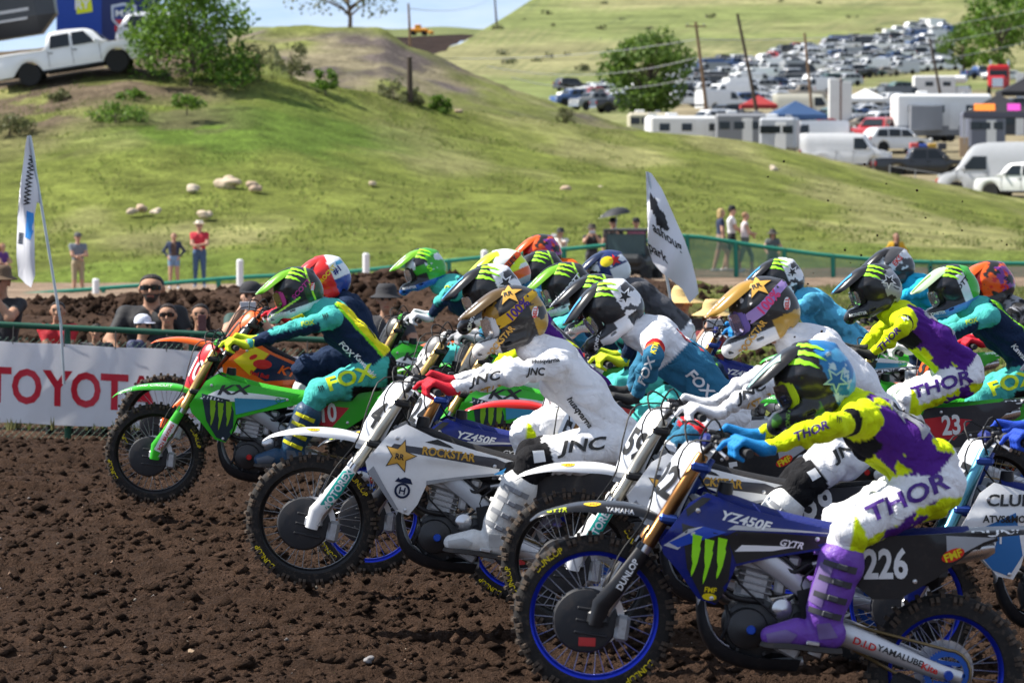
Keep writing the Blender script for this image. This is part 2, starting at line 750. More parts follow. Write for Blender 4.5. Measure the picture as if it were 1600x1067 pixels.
def decal(VF, bvh, c, u, v, off=0.002, maxedge=0.03, n=None, reach=0.5, keep=False):
 """flat 2-D shape laid on a surface: centre c, axes u (per unit x) and v (per unit y)"""
 c, u, v = V3(c), V3(u), V3(v)
 n = norm(np.cross(u, v)) if n is None else norm(V3(n))
 P3 = [tuple(c + u * p[0] + v * p[1]) for p in VF[0]]
 V, F = refine((P3, VF[1]), maxedge)
 out, ok = [], []
 for p in V:
  o = Vector(p) + Vector(n) * reach
  h = bvh.ray_cast(o, -Vector(n), reach * 2)
  if h[0] is None:
   ok.append(False)
   out.append(p)
  else:
   ok.append(True)
   nn = h[1] if h[1].dot(Vector(n)) > 0 else -h[1]
   out.append(tuple(h[0] + (nn * .6 + Vector(n) * .6) * off))
 FF = [f for f in F if all(ok[i] for i in f)]
 return out, FF

def text_on(s, bvh, c, u, v, h, wide=1.0, bold=0.03, off=0.002, shear=0.0, maxedge=0.03, n=None):
 V, F = text_vf(s, bold)
 V = V.copy()
 V[:, 0] = V[:, 0] * wide + shear * V[:, 1]
 return decal((V, F), bvh, c, norm(V3(u)) * h, norm(V3(v)) * h, off, maxedge, n)

def claw():
 """three ragged claw strokes, unit height"""
 V, F = [], []
 for k, (x, top, bot) in enumerate(((-.33, .5, -.38), (0, .44, -.5), (.33, .5, -.36))):
  L = [(-.13, top), (.12, top - .02), (.09, top - .2), (.13, top - .28), (.08, .05), (.1, -.08), (.05, bot * .7), (.0, bot),
    (-.03, bot * .75), (-.02, -.1), (-.07, .02), (-.04, .15), (-.08, .22)]
  o = len(V)
  V += [(x + a, b) for a, b in L]
  F.append(tuple(range(o, o + len(L))))
 return np.array(V), F

def star(r=0.45):
 V = [(0, 0)]
 for i in range(10):
  q = PI / 2 + i * PI / 5
  rr = 1.0 if i % 2 == 0 else r
  V.append((rr * math.cos(q), rr * math.sin(q)))
 return np.array(V), [(0, i + 1, (i + 1) % 10 + 1) for i in range(10)]

def ellipse2(a=1.0, b=0.5, n=24):
 return np.array([(a * math.cos(2 * PI * i / n), b * math.sin(2 * PI * i / n)) for i in range(n)]), [tuple(range(n))]

def poly2(*p):
 return np.array(p, float), [tuple(range(len(p)))]

def mesh_of(vf, name, smooth=35):
 return MB().add(vf).mesh(name, smooth)
# ================================================================ motocross bikes
# bike space: travel towards -x, camera side is -y, rear axle above the origin, z = 0 on the ground
WB = 1.48
RAKE = R(23)

def fork_pt(L, y=0.0, dx=0.0, ext=0.0):
 """point at length L up the fork from the axle (ext = how much longer than pinned down)"""
 return (-1.45 + (L + 0) * math.sin(RAKE) + dx, y, 0.35 - ext * .92 + L * math.cos(RAKE))

def knob_tyre(ro, w, rim, steps, rear=False):
 mb = MB()
 sec = []
 nseg = 14
 for i in range(nseg + 1):
  q = -PI * .5 + PI * i / nseg
  y = math.sin(q) * w / 2
  r = rim + (ro - .013 - rim) * (math.cos(q) ** .55 if math.cos(q) > 1e-6 else 0)
  sec.append((r, y))
 sec = [(rim - .004, -w * .34)] + sec + [(rim - .004, w * .34)]
 mb.add(lathe(sec, 72, 'y', closed=True))
 rows = [(0.0, .018, .024), (-.3, .016, .022), (.3, .016, .022), (-.44, .017, .026), (.44, .017, .026)]
 if rear:
  rows = [(0.0, .02, .03), (-.24, .02, .026), (.24, .02, .026), (-.43, .018, .03), (.43, .018, .03)]
 for k in range(steps):
  for ri, (yf, hx, hy) in enumerate(rows):
   if ri == 0 and k % 2:
    continue
   if ri in (1, 2) and k % 2 == 0:
    continue
   q = 2 * PI * (k + (.5 if ri > 2 and k % 2 else 0)) / steps
   y = yf * w
   a = math.asin(max(-1, min(1, 2 * yf)))
   r0 = rim + (ro - .013 - rim) * (math.cos(a) ** .55)
   nr, ny = math.cos(a * .9), math.sin(a * .9)
   tr, ty = -ny, nr
   ht = .016 if abs(yf) < .4 else .014
   ring = []
   for lev, sh in ((-.004, 1.12), (ht, .86)):
    for sa, sb in ((-1, -1), (1, -1), (1, 1), (-1, 1)):
     rr = r0 + nr * lev + tr * sb * hy / 2 * sh
     yy = y + ny * lev + ty * sb * hy / 2 * sh
     dq = sa * hx / 2 * sh / ro
     ring.append((rr * math.cos(q + dq), yy, rr * math.sin(q + dq)))
   mb.add((ring, [(7, 6, 5, 4), (0, 1, 5, 4), (1, 2, 6, 5), (2, 3, 7, 6), (3, 0, 4, 7)]), 1)
 return fix_normals(mb.mesh('tyre', 40))

def rim_mesh(r):
 p = [(r + .006, -.026), (r + .006, -.018), (r - .012, -.014), (r - .016, 0), (r - .012, .014), (r + .006, .018), (r + .006, .026),
   (r - .006, .026), (r - .022, .015), (r - .025, 0), (r - .022, -.015), (r - .006, -.026)]
 return fix_normals(mesh_of(lathe(p, 64, 'y', closed=True), 'rim', 50))

def spoke_vf(i, r, n=36):
 q = 2 * PI * i / n
 s = 1 if i % 2 else -1
 tw = .55 * (1 if (i // 2) % 2 else -1)
 a = (.032 * math.cos(q + tw), s * .03, .032 * math.sin(q + tw))
 b = ((r - .015) * math.cos(q), s * .004, (r - .015) * math.sin(q))
 return tube([a, b], .0021, 4, caps=False)

def spokes_mesh(r):
 mb = MB()
 for i in range(36):
  mb.add(spoke_vf(i, r))
 return mb.mesh('spokes', 0)

def shroud_y(x, z):
 return shroud_y0(x, z) + .012 * max(0, 1 - abs(z - (.80 + (x + .9) * .12)) / .05) * min(1, max(0, (-x - .5) / .2))

def shroud_y0(x, z):
 t = min(1, max(0, (-x - .62) / .55))
 t = t * t * (3 - 2 * t)
 return .105 + .085 * t + .03 * math.sin(min(1, max(0, (z - .48) / .45)) * PI) * t - .03 * min(1, max(0, (z - .86) / .1))

SHROUD = [(-1.10, .935), (-1.17, .885), (-1.265, .715), (-1.245, .665), (-1.17, .60), (-1.075, .50), (-1.0, .485), (-.965, .55), (-.94, .655),
   (-.80, .705), (-.60, .765), (-.47, .815), (-.50, .85), (-.72, .868), (-.95, .895)]
SIDE = [(-.50, .845), (-.30, .875), (-.05, .925), (.10, .945), (.12, .915), (.02, .86), (-.12, .72), (-.25, .62), (-.36, .60), (-.46, .66), (-.53, .76)]

def side_y(x, z):
 return .115 + .035 * math.sin(min(1, max(0, (x + .53) / .6)) * PI) * (1.0 if z < .9 else .8)

def fender_vf(st, th=.004):
 cs = []
 for x, z, w, h in st:
  cs.append([(x, -w, z - h), (x, -w * .93, z - h * .35), (x, -w * .5, z - .004), (x, 0, z), (x, w * .5, z - .004), (x, w * .93, z - h * .35), (x, w, z - h)])
 return panel(cs, 15, 30, th)

FRONT_FENDER = [(-1.80, .700, .03, .004), (-1.755, .742, .07, .012), (-1.63, .798, .088, .03), (-1.48, .828, .095, .045), (-1.36, .83, .095, .04),
    (-1.24, .80, .085, .03), (-1.16, .765, .07, .02)]
REAR_FENDER = [(-.16, .905, .11, .05), (-.02, .935, .115, .04), (.14, .965, .11, .03), (.30, .992, .095, .02), (.40, 1.002, .075, .015), (.44, 1.0, .05, .01)]

def seat_vf():
 cs = []
 for x, z, w, d in ((-1.05, .935, .05, .03), (-.95, .918, .07, .05), (-.78, .888, .085, .07), (-.5, .872, .11, .09), (-.25, .895, .12, .09), (-.06, .93, .11, .06), (.0, .942, .09, .03)):
  cs.append([(x, -w, z - d), (x, -w * 1.02, z - d * .4), (x, -w * .85, z - .012), (x, -w * .4, z), (x, 0, z + .003), (x, w * .4, z), (x, w * .85, z - .012),
     (x, w * 1.02, z - d * .4), (x, w, z - d)])
 return panel(cs, 17, 26, .006)

def plate_vf(ext):
 cs = []
 for L, w, dx in ((.44, .075, -.055), (.55, .10, -.085), (.70, .118, -.10), (.80, .11, -.095), (.84, .085, -.085)):
  row = []
  for k in (-1, -.8, -.45, 0, .45, .8, 1):
   row.append(fork_pt(L, k * w, dx + .13 * abs(k) ** 2.2, 0))
  cs.append(row)
 return panel(cs, 15, 14, .004)

def bars_pts(s):
 return cr([(-1.135, 0, 1.085), (-1.135, s * .06, 1.085), (-1.12, s * .14, 1.12), (-1.09, s * .20, 1.145), (-1.03, s * .30, 1.145), (-.975, s * .41, 1.135)], 16)

def chain_path():
 pts = []
 for i in range(9):
  q = PI / 2 + PI * i / 8
  pts.append((-.615 + .032 * math.cos(q), 0, .445 + .032 * math.sin(q)))
 pts += [(-.45, 0, .395), (-.25, 0, .32), (-.1, 0, .26)]
 for i in range(11):
  q = -PI / 2 - .25 + (PI + .4) * i / 10
  pts.append((.098 * math.cos(q), 0, .335 + .098 * math.sin(q)))
 pts += [(-.2, 0, .452), (-.42, 0, .475)]
 return pts

_chrome = lambda: mat('bright_alloy', (.62, .62, .63), .28, .9, vary=.1, dirt=.25)
_alloy = lambda: mat('cast_alloy', (.42, .42, .43), .45, .75, vary=.15, dirt=.35, bump=.1)
_blk = lambda: mat('black_plastic', (.014, .014, .016), .45, dirt=.14, vary=.2)
_case = lambda: mat('dark_engine_case', (.035, .035, .037), .4, .5, dirt=.2, vary=.2)
_rub = lambda: mat('tyre_rubber', (.02, .018, .017), .85, dirt=.6, scale=16, vary=.3, bump=.2)

def plast(name, c, dirt=.15):
 return mat('plastic_' + name, c, .3, 0, coat=.5, dirt=dirt, scale=9, vary=.06)

def gfx(name, c):
 return mat('print_' + name, c, .4, 0, coat=.3, vary=.05, scale=20, dirt=.06)

def build_bike(c, root):
 """c: colours and marks of this bike"""
 ext = c.get('ext', 0.0)
 K = 'e%.2f' % ext
 FAx, FAz = -1.48 - ext * .39, .35 - ext * .92
 pl = plast(c['plastic'][0], c['plastic'][1])
 ff = plast(*c.get('fender', c['plastic']))
 sh = plast(*c.get('shroud', c['plastic']))
 sp = plast(*c.get('side', c['plastic']))
 rf = plast(*c.get('tail', c['plastic']))
 st = mat('seat_' + c.get('seat', ('black', (.02, .02, .022)))[0], c.get('seat', ('black', (.02, .02, .022)))[1], .75, bump=.3, bscale=90, dirt=.15)
 rimm = mat('rim_' + c.get('rim', ('black', (.015, .015, .016)))[0], c.get('rim', ('black', (.015, .015, .016)))[1], .3, .6, dirt=.15)
 tubem = mat('fork_' + c.get('fork', ('gold', (.52, .33, .12)))[0], c.get('fork', ('gold', (.52, .33, .12)))[1], .3, .85, dirt=.12)
 guard = plast(*c.get('guard', c['plastic']))
 near = c.get('near', False)
 # ---- wheels
 for nm, ax, az, ro, rr, w, stp in (('front_wheel', FAx, FAz, .348, .272, .088, 44), ('rear_wheel', 0, .335, .338, .246, .125, 40)):
  rear = nm[0] == 'r'
  ty = cached('tyre' + nm, lambda: knob_tyre(ro, w, rr, stp, rear))
  hub = cached('hub' + nm, lambda: fix_normals(mesh_of(lathe([(.012, -.075), (.02, -.07), (.022, -.042), (.036, -.038), (.036, -.028), (.024, -.02), (.024, .02), (.036, .028), (.036, .038), (.022, .042), (.02, .07), (.012, .075)], 24, 'y'), 'hub')))
  spin = rnd.uniform(0, 6)
  wheel = obj(nm, hub, mat('hub_' + c.get('hub', ('black', (.03, .03, .032)))[0], c.get('hub', ('black', (.03, .03, .032)))[1], .35, .6), root, (ax, 0, az), (0, spin, 0))
  obj('tyre', ty, [_rub(), mat('soil_dusted_rubber', (.075, .055, .041), .9, dirt=.7, scale=24, vary=.6)], wheel)
  obj('rim', cached('rim' + nm, lambda: rim_mesh(rr)), rimm, wheel)
  if near and (not rear or near == 2):
   for i in range(36):
    obj('spoke', cached('spoke%s%d' % (nm, i), lambda: mesh_of(spoke_vf(i, rr), 'spoke', 0)), _chrome(), wheel)
  else:
   tag(obj('spokes', cached('spokes' + nm, lambda: spokes_mesh(rr)), _chrome(), wheel), kind='stuff')
  disc = cached('disc' + nm, lambda: fix_normals(mesh_of(lathe([(.075, -.002), (.125, -.002), (.125, .002), (.075, .002)], 40, 'y', closed=True), 'brake_disc')))
  obj('brake_disc', disc, _chrome(), wheel, (0, .055 if rear else -.058, 0))
  if c.get('dunlop', near) and not rear:
   pass
 # ---- fork legs with guards
 for s in (-1, 1):
  y = s * .108
  key = 'leg%s%d' % (K, s)

  def leg():
   mb = MB()
   lo, hi = fork_pt(-.0, y, 0, 0), fork_pt(.80, y)
   lo = (lo[0] - ext * .39, y, lo[2] - ext * .92)
   mb.add(tube([fork_pt(.36, y), fork_pt(.40, y), fork_pt(.405, y), fork_pt(.56, y), fork_pt(.79, y), fork_pt(.80, y)], [.031, .031, .028, .0285, .0275, .022], 18))
   mb.add(tube([lo, fork_pt(.38, y)], .0235, 14), 1)
   mb.add(box((FAx + .008, y, FAz), (.075, .05, .06), .012), 2)
   mb.add(tube([(FAx + .03, y, FAz - .01), (FAx + .02, y, FAz + .10)], [.034, .026], 12), 2)
   return fix_normals(mb.mesh('fork_leg'))
  fl = obj('fork_leg', cached(key, leg), [tubem, _chrome(), _alloy() if not c.get('darkfork') else _case()], root)

  def grd():
   cs = []
   for L, w, dx in ((.03, .022, -.035), (.10, .032, -.042), (.2, .036, -.042), (.30, .036, -.04), (.37, .03, -.035)):
    q = V3(fork_pt(L, y))
    if ext:
     b = V3((FAx + .03 + .0, y, FAz)) + (q - V3(fork_pt(0, y))) * 1.0
     q = b
    cs.append([(q[0] + dx * .6, y + s * .022, q[2] - .002), (q[0] + dx * .85, y + s * .018, q[2]), (q[0] + dx, y + s * .01, q[2] + .004), (q[0] + dx * .85, y - s * w * .8, q[2] + .004)])
   return fix_normals(mesh_of(panel(cs, 12, 14, .004), 'fork_guard'))
  g = obj('fork_guard', cached('grd' + key, grd), guard, fl)

  def foot():
   q0, q1 = V3((FAx, y + s * .004, FAz)), V3((FAx + .03, y, FAz)) + (V3(fork_pt(.33, y)) - V3(fork_pt(0, y)))
   mb = MB()
   mb.add(tube([q0 + (.01, s * .012, -.03), q0 + (.018, s * .018, .06), q0 * .5 + q1 * .5 + (-.004, s * .024, 0), q1 + (-.006, s * .022, 0)], [.032, .040, .038, .030], 14, sx=.6))
   return fix_normals(mb.mesh('guard_shell'))
  gs = obj('guard_shell', cached('foot' + key, foot), guard, fl)
  if s < 0 and c.get('forktext'):
   me = gs.data
   d = norm(V3(fork_pt(1)) - V3(fork_pt(0)))
   for ti, (tx, L, hgt, col, bg) in enumerate(c['forktext']):
    p = V3((FAx + .02, y, FAz)) + d * L
    nrm = V3((0, -1, 0))
    vdir = np.cross(nrm, d)
    if bg:
     vf = decal(poly2((-1.0, -.5), (1.0, -.5), (1.0, .5), (-1.0, .5)), cached('bv' + me.name, lambda: bvh_of(me)), p, d * hgt * len(tx) * .42, vdir * .058, .0025, .02, nrm)
     if vf[1]:
      obj('graphic', mesh_of(vf, 'graphic'), gfx(*bg), gs)
    vf = text_on(tx, cached('bv' + me.name, lambda: bvh_of(me)), p, d, vdir, hgt, .95, .03, .0042, n=nrm)
    if vf[1]:
     obj('lettering', mesh_of(vf, 'lettering'), gfx(*col), gs)

 # ---- clamps, bars
 def clamps():
  mb = MB()
  for L in (.49, .74):
   q = fork_pt(L)
   mb.add(box((q[0] + .02, 0, q[2]), (.085, .29, .04), .012, ('Y', -RAKE) if False else None))
  q0, q1 = fork_pt(.47, 0, .045), fork_pt(.78, 0, .045)
  mb.add(tube([q0, q1], .024, 12))
  mb.add(box((-1.135, 0, 1.06), (.05, .12, .06), .01))
  return fix_normals(mb.mesh('triple_clamp'))
 obj('triple_clamp', cached('clamps', clamps), mat('clamp_' + c.get('clamp', ('black', (.03, .03, .03)))[0], c.get('clamp', ('black', (.03, .03, .03)))[1], .35, .6), root)

 def bars():
  mb = MB()
  L, Rr = bars_pts(-1), bars_pts(1)
  mb.add(tube(list(L[::-1]) + list(Rr[1:]), .0135, 10, up=(0, 0, 1)))
  return fix_normals(mb.mesh('handlebar'))
 hb = obj('handlebar', cached('bars', bars), _blk(), root)
 obj('bar_pad', cached('pad', lambda: fix_normals(mesh_of(box((-1.125, 0, 1.135), (.06, .19, .055), .02), 'bar_pad'))), mat('pad_' + c['plastic'][0], tuple(x * .8 for x in srgb(c['plastic'][1])), .6), hb)
 for s in (-1, 1):
  def grip():
   b = bars_pts(s)
   mb = MB()
   seg = b[9:]
   mb.add(tube([seg[0] + (0, -s * .004, 0), seg[0], *seg[1:]], [.027, .026] + [.0175] * (len(seg) - 1), 12, up=(0, 0, 1)))
   mb.add(tube([b[-1], b[-1] + (.004, s * .012, 0)], [.02, .018], 12, up=(0, 0, 1)))
   return fix_normals(mb.mesh('grip'))
  obj('grip', cached('grip%d' % s, grip), mat('grip_rubber', (.03, .03, .032), .7), hb)

  def lever():
   return fix_normals(mesh_of(tube(cr([(-1.09, s * .2, 1.135), (-1.10, s * .24, 1.135), (-1.085, s * .32, 1.12), (-1.06, s * .41, 1.105)], 10), [.012] + [.0065] * 8 + [.009], 8, up=(0, 0, 1)), 'lever'))
  obj('lever', cached('lever%d' % s, lever), _chrome(), hb)

  def perch():
   mb = MB()
   mb.add(box((-1.085, s * .205, 1.14), (.05, .04, .04), .01))
   mb.add(box((-1.10, s * .17, 1.16), (.045, .05, .03), .008))
   return fix_normals(mb.mesh('lever_perch'))
  obj('lever_perch', cached('perch%d' % s, perch), _blk(), hb)

 def cables():
  mb = MB()
  mb.add(tube(cr([(-1.10, -.19, 1.15), (-1.20, -.15, 1.13), (-1.235, -.12, 1.02), (-1.17, -.1, .9), (-1.05, -.08, .82)], 14), .0045, 6))
  mb.add(tube(cr([(-1.10, .19, 1.15), (-1.27, .12, 1.12), (-1.31, .03, .98), (-1.33, -.1, .8), (-1.42, -.125, .62), (-1.46 - ext * .3, -.125, .45 - ext * .8)], 18), .0045, 6))
  mb.add(tube(cr([(-1.09, .17, 1.15), (-1.19, .14, 1.2), (-1.22, .0, 1.16), (-1.13, -.05, .98), (-1.0, -.03, .85)], 14), .005, 6))
  return mb.mesh('control_cables', 60)
 obj('control_cables', cached('cables' + K, cables), mat('cable_black', (.015, .015, .016), .5), root)
 if c.get('antenna', True):
  obj('holeshot_lever', cached('hs', lambda: mesh_of(tube(cr([(-1.13, -.14, 1.06), (-1.16, -.15, 1.15), (-1.12, -.16, 1.24), (-1.07, -.15, 1.17), (-1.09, -.14, 1.08)], 14), .005, 6), 'holeshot_lever')), _blk(), root)
 # ---- number plate
 pm = plast(*c.get('plate', ('white', (.8, .8, .8))))
 npl = obj('number_plate', cached('plate', lambda: fix_normals(mesh_of(plate_vf(0), 'number_plate'))), pm, root)
 if c.get('num'):
  d = norm(V3(fork_pt(1)) - V3(fork_pt(0)))
  n = norm(V3((-.62, -.78, .1)))
  u = norm(np.cross(d, n))
  vf = cached('num%s' % c['num'], lambda: text_on(c['num'], bvh_of(npl.data), fork_pt(.65, -.055, -.05), u, np.cross(n, u), .15, .62, .03, .003, n=n))
  if vf[1]:
   obj('lettering', mesh_of(vf, 'lettering'), gfx(*c.get('numcol', ('black', (.02, .02, .02)))), npl)
 # ---- fenders
 fen = obj('front_fender', cached('ffend', lambda: fix_normals(mesh_of(fender_vf(FRONT_FENDER), 'front_fender', 60))), ff, root)
 tail = obj('rear_fender', cached('rfend', lambda: fix_normals(mesh_of(fender_vf(REAR_FENDER), 'rear_fender', 60))), rf, root)
 bvF = cached('bvF', lambda: bvh_of(fen.data))
 bvT = cached('bvT', lambda: bvh_of(tail.data))
 nF = norm(V3((-.1, -.75, .65)))
 for kind, s_, x, z, h, col in c.get('fendermarks', []):
  p = (x, -.08, z)
  if kind == 'text':
   vf = text_on(s_, bvF, p, (1, 0, .03), (0, .65, .75), h, 1.15, .02, .002, n=nF)
  else:
   vf = decal(ellipse2(1, .5), bvF, p, V3((1, 0, .05)) * h, V3((0, .65, .75)) * h, .002, .02, nF)
  if vf[1]:
   obj('lettering' if kind == 'text' else 'graphic', mesh_of(vf, 'mark'), gfx(*col), fen)
 if c.get('tailtext'):
  s_, col = c['tailtext']
  vf = cached('tail' + s_, lambda: text_on(s_, bvT, (.17, -.1, .95), (1, 0, .16), (0, .6, .8), .036, 1.7, .02, .0025, n=norm(V3((0, -.8, .6)))))
  if vf[1]:
   obj('lettering', mesh_of(vf, 'lettering'), gfx(*col), tail)
 # ---- tank, seat, shrouds, side panels
 obj('seat', cached('seat', lambda: fix_normals(mesh_of(seat_vf(), 'seat', 70))), st, root)

 def tank():
  mb = MB()
  mb.add(tube([(-1.12, 0, .84), (-1.0, 0, .82), (-.8, 0, .79), (-.62, 0, .78)], [.085, .105, .10, .07], 18, up=(0, 1, 0), sx=1.0))
  mb.add(lathe([(.0, .035), (.03, .033), (.034, .0), (.034, -.03)], 16, 'z', (-1.02, 0, .945)))
  return fix_normals(mb.mesh('fuel_tank'))
 obj('fuel_tank', cached('tank', tank), _blk(), root)

 def airbox():
  mb = MB()
  mb.add(box((-.27, 0, .755), (.42, .15, .19), .04, ('Y', R(-8))))
  mb.add(tube([(-.5, 0, .7), (-.72, 0, .68)], [.05, .04], 12))
  mb.add(box((-.1, 0, .86), (.35, .14, .06), .02, ('Y', R(-12))))
  return fix_normals(mb.mesh('airbox'))
 obj('airbox', cached('airbox', airbox), _blk(), root)
 for s in (-1, 1):
  shr = obj('radiator_shroud', cached('shroud%d' % s, lambda: fix_normals(mesh_of(poly_panel(SHROUD, shroud_y, .005, .03, s), 'radiator_shroud', 50))), sh, root)
  sid = obj('side_panel', cached('side%d' % s, lambda: fix_normals(mesh_of(poly_panel(SIDE, side_y, .005, .06, s), 'side_panel', 50))), sp, root)
  if s < 0:
   bS = cached('bvS', lambda: bvh_of(shr.data))
   bP = cached('bvP', lambda: bvh_of(sid.data))
   for g in c.get('marks', []):
    kind, where, data, p, h, col = g[:6]
    opt = g[6] if len(g) > 6 else {}
    bv, par = (bS, shr) if where == 's' else (bP, sid)
    a = R(opt.get('rot', 0))
    u, v = V3((math.cos(a), 0, math.sin(a))), V3((-math.sin(a), 0, math.cos(a)))
    n = V3((0, -1, 0))
    ck = repr((kind, where, data if isinstance(data, str) else str(data), p, h, sorted(opt.items())))
    pos = (p[0], -.15, p[1]) if p else None
    if kind == 'text':
     vf = cached(ck, lambda: text_on(data, bv, pos, u, v, h, opt.get('wide', 1), opt.get('bold', .03), opt.get('off', .004), opt.get('shear', 0), n=n))
    elif kind == 'claw':
     vf = cached(ck, lambda: decal(claw(), bv, pos, u * h * .8, v * h, opt.get('off', .005), .03, n))
    elif kind == 'star':
     vf = cached(ck, lambda: decal(star(), bv, pos, u * h, v * h, opt.get('off', .004), .03, n))
    elif kind == 'oval':
     vf = cached(ck, lambda: decal(ellipse2(1, .5), bv, pos, u * h, v * h, opt.get('off', .003), .03, n))
    elif kind == 'ring':
     V_, F_ = [], []
     for i in range(20):
      q = 2 * PI * i / 20
      V_ += [(math.cos(q), math.sin(q)), (.72 * math.cos(q), .72 * math.sin(q))]
      F_.append((2 * i, (2 * i + 2) % 40, (2 * i + 3) % 40, 2 * i + 1))
     vf = cached(ck, lambda: decal((np.array(V_), F_), bv, pos, u * h, v * h, opt.get('off', .004), .03, n))
    else:       # polygon in bike x-z
     vf = cached(ck, lambda: decal((np.array(data), [tuple(range(len(data)))]), bv, (0, -.15, 0), (1, 0, 0), (0, 0, 1), opt.get('off', .002), .035, n))
    if vf[1]:
     o = obj('lettering' if kind == 'text' else 'graphic', cached('m' + ck, lambda: mesh_of(vf, kind)), gfx(*col), par)

 # ---- radiators, frame, engine
 for s in (-1, 1):
  def radi():
   mb = MB()
   mb.add(box((-1.055, s * .10, .70), (.035, .11, .27), .008, ('Y', R(8))))
   for i in range(7):
    mb.add(box((-1.10, s * .10, .60 + i * .035), (.05, .115, .006), 0, ('Y', R(30)) if False else None))
   return fix_normals(mb.mesh('radiator'))
  obj('radiator', cached('radi%d' % s, radi), _blk(), root)

  def spar():
   mb = MB()
   mb.add(tube(cr([(-1.165, s * .03, .87), (-1.05, s * .085, .83), (-.88, s * .108, .725), (-.70, s * .108, .63), (-.59, s * .10, .55), (-.545, s * .095, .44), (-.56, s * .09, .33)], 18),
      [.045, .045, .043, .042, .042, .042, .042, .042, .041, .04, .04, .04, .04, .038, .036, .034, .03, .028], 12, up=(0, 1, 0), sx=.5))
   return fix_normals(mb.mesh('frame_spar'))
  obj('frame_spar', cached('spar%d' % s, spar), mat('frame_' + c.get('frame', ('alloy', (.5, .5, .52)))[0], c.get('frame', ('alloy', (.5, .5, .52)))[1], .42, .6 if 'frame' not in c else .2, dirt=.2), root)

  def cradle():
   mb = MB()
   mb.add(tube(cr([(-1.15, 0, .80), (-1.09, s * .01, .62), (-1.03, s * .05, .42), (-.95, s * .085, .30), (-.8, s * .09, .265), (-.6, s * .085, .30)], 18), .018, 10))
   return mb.mesh('frame_cradle', 60)
  obj('frame_cradle', cached('cradle%d' % s, cradle), mat('frame_' + c.get('frame', ('alloy', (.5, .5, .52)))[0], (.5, .5, .52), .42, .6, dirt=.2), root)

 def skid():
  cs = []
  for x, z, w in ((-1.06, .46, .08), (-1.03, .36, .11), (-.96, .275, .125), (-.82, .24, .125), (-.62, .255, .11)):
   cs.append([(x + .01, -w, z + .05), (x, -w * .8, z), (x - .005, 0, z - .012), (x, w * .8, z), (x + .01, w, z + .05)])
  return fix_normals(mesh_of(panel(cs, 11, 16, .006), 'skid_plate'))
 obj('skid_plate', cached('skid', skid), _blk(), root)

 def crank():
  mb = MB()
  mb.add(lathe([(.09, -.095), (.125, -.085), (.13, -.05), (.13, .05), (.125, .085), (.09, .095)], 28, 'y', (-.82, 0, .405)))
  mb.add(lathe([(.07, -.095), (.1, -.08), (.1, .08), (.07, .095)], 24, 'y', (-.655, 0, .43)))
  mb.add(box((-.74, 0, .37), (.26, .16, .17), .03))
  for i in range(6):
   q = i * PI / 3
   mb.add(lathe([(.008, -.10), (.008, -.09)], 8, 'y', (-.82 + .112 * math.cos(q), 0, .405 + .112 * math.sin(q))))
  return fix_normals(mb.mesh('crankcase'))
 en = obj('engine', cached('crank', crank), _case() if c.get('darkengine', True) else _alloy(), root)
 obj('ignition_cover', cached('ign', lambda: fix_normals(mesh_of(lathe([(0, -.142), (.03, -.142), (.036, -.138), (.062, -.136), (.082, -.125), (.088, -.09)], 28, 'y', (-.85, 0, .40)), 'ignition_cover'))), _case(), en)
 obj('ignition_cap', cached('igncap', lambda: fix_normals(mesh_of(lathe([(0, -.149), (.016, -.149), (.02, -.144), (.02, -.136)], 18, 'y', (-.835, 0, .40)), 'ignition_cap'))), mat('anodised_' + c.get('anod', ('red', (.5, .02, .02)))[0], c.get('anod', ('red', (.5, .02, .02)))[1], .3, .6), en)
 obj('water_pump', cached('pump', lambda: fix_normals(mesh_of(lathe([(0, -.125), (.022, -.122), (.042, -.112), (.048, -.09)], 20, 'y', (-.72, 0, .50)), 'water_pump'))), _chrome(), en)

 def cyl():
  mb = MB()
  mb.add(box((-.845, 0, .57), (.135, .14, .16), .02, ('Y', R(6))))
  mb.add(box((-.86, 0, .665), (.17, .16, .07), .02, ('Y', R(6))))
  for i in range(4):
   mb.add(box((-.842, 0, .53 + i * .028), (.15, .155, .008), .003, ('Y', R(6))))
  for sx in (-.9, -.82):
   mb.add(lathe([(0, -.088), (.012, -.088), (.012, -.07)], 8, 'y', (sx, 0, .665)))
  return fix_normals(mb.mesh('cylinder'))
 obj('cylinder', cached('cyl', cyl), _alloy(), en)
 obj('cylinder_head', cached('head', lambda: fix_normals(mesh_of(box((-.865, 0, .725), (.19, .165, .06), .022, ('Y', R(6))), 'cylinder_head'))), _case(), en)

 def header():
  mb = MB()
  mb.add(tube(cr([(-.93, .02, .66), (-1.0, .06, .62), (-1.0, .12, .52), (-.9, .15, .47), (-.72, .15, .5), (-.5, .14, .6), (-.3, .13, .72)], 22), .022, 10))
  return mb.mesh('exhaust_header', 60)
 ex = obj('exhaust_header', cached('hdr', header), mat('exhaust_steel', (.35, .31, .27), .3, .9, dirt=.2), root)
 obj('silencer', cached('sil', lambda: fix_normals(mesh_of(tube([(-.32, .13, .71), (-.27, .135, .735), (.1, .14, .86), (.14, .14, .87)], [.03, .05, .05, .03], 14), 'silencer'))), _chrome(), ex)
